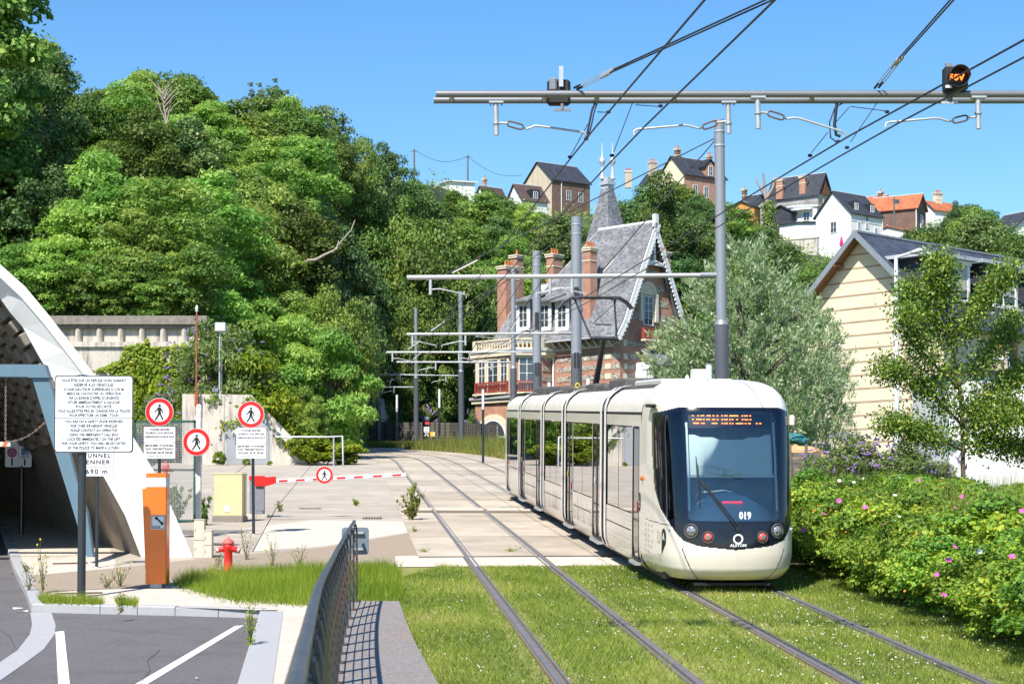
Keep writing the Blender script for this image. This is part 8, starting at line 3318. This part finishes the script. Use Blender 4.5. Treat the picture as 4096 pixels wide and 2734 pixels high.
# weedy verge right of the far tracks
ver = []
i0, i1 = iY(62), iY(140)
R_ = [path_pt(i, 4.2) for i in range(i0, i1, 6)]
O_2 = [path_pt(i, 8.5 + 4 * (i - i0) / (i1 - i0)) for i in range(i0, i1, 6)]
pol = [(p.x, p.y) for p in R_] + [(p.x, p.y) for p in O_2[::-1]]
blades('verge_weeds', pol, 30000, 1.0, .045, 'weed', 'tall yellowish weeds on the verge right of the far tracks', .3, tint=.5)
R_ = [path_pt(i, 4.1) for i in range(iY(90), iY(146), 5)]
O_2 = [path_pt(i, 5.2) for i in range(iY(90), iY(146), 5)]
blades('verge_grass', [(p.x, p.y) for p in R_] + [(p.x, p.y) for p in O_2[::-1]], 9000, .45, .04, 'weed', 'short dry grass edging the far track curve', .4, tint=.65)
pol = [(p.x, p.y) for p in [onplane(1330, 149), onplane(1500, 150.5), onplane(1700, 148), onplane(1830, 140), onplane(1850, 150), onplane(1700, 158), onplane(1340, 160)]]
blades('fence_verge', pol, 15000, .35, .05, 'weed', 'grassy verge in front of the timber fence', .4, tint=.45)
pol = [(p.x, p.y) for p in [onplane(3120, 44), onplane(3160, 56), onplane(3420, 60), onplane(4200, 56), onplane(4400, 40), onplane(3900, 41), onplane(3500, 42)]]
blades('bank_grass', pol, 22000, .75, .022, 'weed', 'long pale grass on the bank behind the roses', .3, tint=.5)
g2 = flat('bank', [(p.x, p.y) for p in [path_pt(2, 4.2), path_pt(i37 + 1, 3.2), path_pt(iY(100), 4.3), path_pt(iY(100), 14), onplane(4700, 66), onplane(5200, 20), path_pt(2, 14)]], -.02, mat('bank_soil', (.11, .13, .035), .95, .4, 3, .8, 30))
M_pathc = M_pale

# ---- rose hedge
ros = [(crown('foliage', 500 + i, .95, 1.3, 7800, 'rose', .078, .05, nl=46, bottom=0, up=.5, rough=.35), trunk_mesh(500 + i, .9, .02, .05, 6)) for i in range(3)]
fl_mesh = {}
for nm, m_ in (('pink', mat('pink_petals', (.72, .10, .42), .7, .15, 30)), ('white', mat('white_petals', (.82, .80, .77), .7, .05, 30))):
    b = MB()
    for i in range(6):
        a = 2 * PI * i / 6
        d_, s_ = Vector((math.cos(a), math.sin(a), 0)), Vector((-math.sin(a), math.cos(a), 0))
        b.add([Vector((0, 0, 0)), d_ * .022 + s_ * .018 + Vector((0, 0, .012)), d_ * .042 + Vector((0, 0, .018)), d_ * .022 - s_ * .018 + Vector((0, 0, .012))], [(0, 1, 2, 3)])
    me = b.mesh('flower')
    me.materials.append(m_)
    fl_mesh[nm] = me
hip = MB().lathe([(.002, -.013), (.011, -.008), (.014, 0), (.009, .01), (.002, .013)], n=6).mesh('rose_hip')
hip.materials.append(mat('orange_hip', (.70, .22, .02), .4, .15, 30))
spots = []
yy = 20.5
row = 0
while yy < 49:
    edge = 4.9 + (.0 if yy < 30 else .05 * (yy - 30)) + .9 * math.exp(-((yy - 20) / 5.0) ** 2) * .3
    edge = 4.59 - .08 * yy + (3.6 if yy > 33 else 3.32)
    for k in range(6):
        x = edge + .55 + k * 1.18 + random.uniform(-.2, .2)
        y = yy + random.uniform(-.3, .3) + .35 * (k % 2)
        px = CX + F * x / y
        if px > 4420 or (y > 44 and px < 3150):
            continue
        spots.append((x, y, k, row))
    yy += 1.28
    row += 1
hl = {0: 'edging the rail', 1: 'second from the rail', 2: 'third from the rail', 3: 'fourth from the rail', 4: 'fifth from the rail', 5: 'at the hedge back'}
for x, y, k, row in spots:
    near = ['nearest the camera', 'at the lower right', 'right of the open rails', 'before the tram nose', 'level with the tram front', 'beside the tram cab', 'beside the first tram windows', 'behind the tram cab'][min(7, int((y - 20) / 3.6))]
    s_ = random.uniform(.78, 1.25) * (1.0 if k else .92)
    fl = random.random()
    T = shrub('rose_bush', f'rose bush {hl[k]}, {near}' + ['', ', lush', ', yellowing', ', sparse'][row % 4], (x, y, gz(y) - .03), random.choice(ros), s_, random.uniform(.9, 1.15), 'bush', 'rose hedge bushes', rz=0)
    for q in range(random.choice((0, 1, 2, 3, 4))):
        col = 'pink' if random.random() < .66 else 'white'
        a = random.uniform(PI * 1.05, PI * 1.95)
        el = random.uniform(.2, 1.3)
        r_ = 1.06 * s_
        o = link('flower', fl_mesh[col], None, T, loc=(r_ * math.cos(a) * math.cos(el), r_ * math.sin(a) * math.cos(el), .42 + 1.0 * s_ * math.sin(el)), rot=(random.uniform(.3, 1.2), random.uniform(-.5, .5), random.uniform(-.6, .6)))
        sc = random.uniform(.8, 1.35)
        o.scale = (sc, sc, sc)
    for q in range(random.choice((0, 2, 4, 6))):
        a = random.uniform(PI * 1.05, PI * 1.95)
        el = random.uniform(.0, 1.2)
        o = link('rose_hip', hip, None, T, loc=(1.05 * s_ * math.cos(a) * math.cos(el), 1.05 * s_ * math.sin(a) * math.cos(el), .4 + .95 * s_ * math.sin(el)))
        sc = random.uniform(1, 1.8)
        o.scale = (sc, sc, sc)

# ---- single weeds in cracks
def weed(label, px, py, h, n=10, spread=.25, flowers=0, lf=.038, kind='weed', leaf_n=60):
    p = gp(px, py)
    T = thing('weed', label, 'weed', p, group='weeds growing in cracks')
    b = MB()
    P = []
    fl = MB()
    for i in range(n):
        a = random.uniform(0, 6.28)
        d_ = Vector((math.cos(a) * spread * random.random(), math.sin(a) * spread * random.random(), h * random.uniform(.5, 1)))
        mid = d_ * .5 + Vector((random.uniform(-.03, .03), 0, .02))
        b.tube([(0, 0, 0), mid, d_], [.006, .004, .0025], 4)
        for q in range(leaf_n // n):
            t = random.random()
            P.append(tuple((mid * (2 * t) if t < .5 else mid.lerp(d_, 2 * t - 1)) + Vector((random.gauss(0, .025), random.gauss(0, .025), random.gauss(0, .015)))))
        if i < flowers:
            fl.disc(d_, .016, .006, 6)
    b.build('stems', mat('weed_stem', (.13, .14, .05), .8), T)
    P = np.array(P)
    link('leaves', quads_mesh('leaves', leaves(P, rng.normal(size=P.shape) + np.array([0, -.4, .6]), lf * 1.4, lf * .6), None, LM[kind]), None, T)
    if flowers:
        fl.build('flowers', M_yel, T)['kind'] = 'stuff'
    return T


weed('tall thin weed with yellow flowers left of the notice post', 170, 2372, .95, 7, .22, 5, leaf_n=70)
weed('sprawling weed on the kerb at the far left', 118, 2360, .5, 8, .3, 2)
weed('small weed at the tunnel kerb', 105, 2290, .22, 8, .12)
weed('yellow flowered weed left of the call box', 480, 2345, .42, 9, .22, 4)
weed('low weed beside the yellow flowered one', 425, 2352, .25, 8, .2, 0)
weed('thin weed growing from the kerb face in front of the call box', 483, 2450, .36, 7, .1, 0)
weed('tall weed at the granite strip beside the asphalt', 1000, 2580, .55, 10, .12, 0, kind='tall', leaf_n=120)
weed('large weed bush beside the left rail before the barrier end', 1646, 2082, 1.05, 22, .42, 3, lf=.09, leaf_n=500)
weed('small weed in the apron joint right of the barrier', 1120, 2045, .30, 9, .15, 0, lf=.07)
weed('round green weed in the apron joint near the rails', 1425, 2022, .22, 9, .1, 0, lf=.09, kind='tall')
weed('tall grassy weed behind the hydrant', 985, 2238, .75, 8, .2, 3)
weed('thin weed stalks left of the railing', 1090, 2262, .6, 8, .3, 3)
weed('thin weed stalks between hydrant and railing', 1200, 2268, .5, 7, .25, 1)
weed('dry weed by the hydrant foot', 870, 2270, .45, 8, .2, 1)
weed('weed tuft at the joint of track and apron', 1660, 2130, .18, 9, .15, 0, kind='tall')
weed('weed in the track border beside the left rail', 1700, 2212, .12, 8, .25, 0, kind='tall')
weed('weed by the right rail at the concrete edge', 2040, 2210, .12, 8, .3, 0, kind='tall')
weed('leafy shrub at the foot of the white post', 815, 2100, .75, 14, .22, 0, lf=.13, kind='broad', leaf_n=260)
weed('leafy shrub behind the wire mesh', 700, 2090, 1.0, 16, .5, 0, lf=.13, kind='broad', leaf_n=420)
# litter
M_lit = mat('litter_white', (.75, .74, .72), .8, .05, 9)
for px, py, s_, lab in ((55, 2437, .12, 'crumpled white litter on the road at the far left'), (75, 2448, .1, 'flat white scrap near the granite band'), (222, 2715, .07, 'white scrap beside the short white line'), (1102, 2560, .06, 'tiny white scrap on the granite strip'), (780, 2718, .06, 'pale scrap near the bottom edge of the asphalt')):
    p = gp(px, py, KH)
    o = MB().add([(random.uniform(-s_, s_) * .5 + (s_ if i % 2 else 0), random.uniform(-s_, s_) * .5, random.uniform(.004, .03)) for i in range(6)], [(0, 1, 2), (1, 3, 2), (2, 3, 4), (3, 5, 4)]).build('litter', M_lit, None, loc=p + Vector((0, 0, .006)))
    tag(o, lab, 'litter', 'litter on the asphalt')
# long grass standing up through the roses
hp_ = [(x, y) for x, y, k, row in spots]
pol = [(4.59 - .08 * 24 + 5.2, 24), (4.59 - .08 * 33 + 4.8, 33), (4.59 - .08 * 46 + 5.0, 46), (13.5, 46), (11, 36), (8.6, 28), (7.2, 24)]
blades('hedge_grass', pol, 9000, 1.45, .016, 'weed', 'long yellowish grass stalks standing up through the rose hedge', .16, tint=.6)
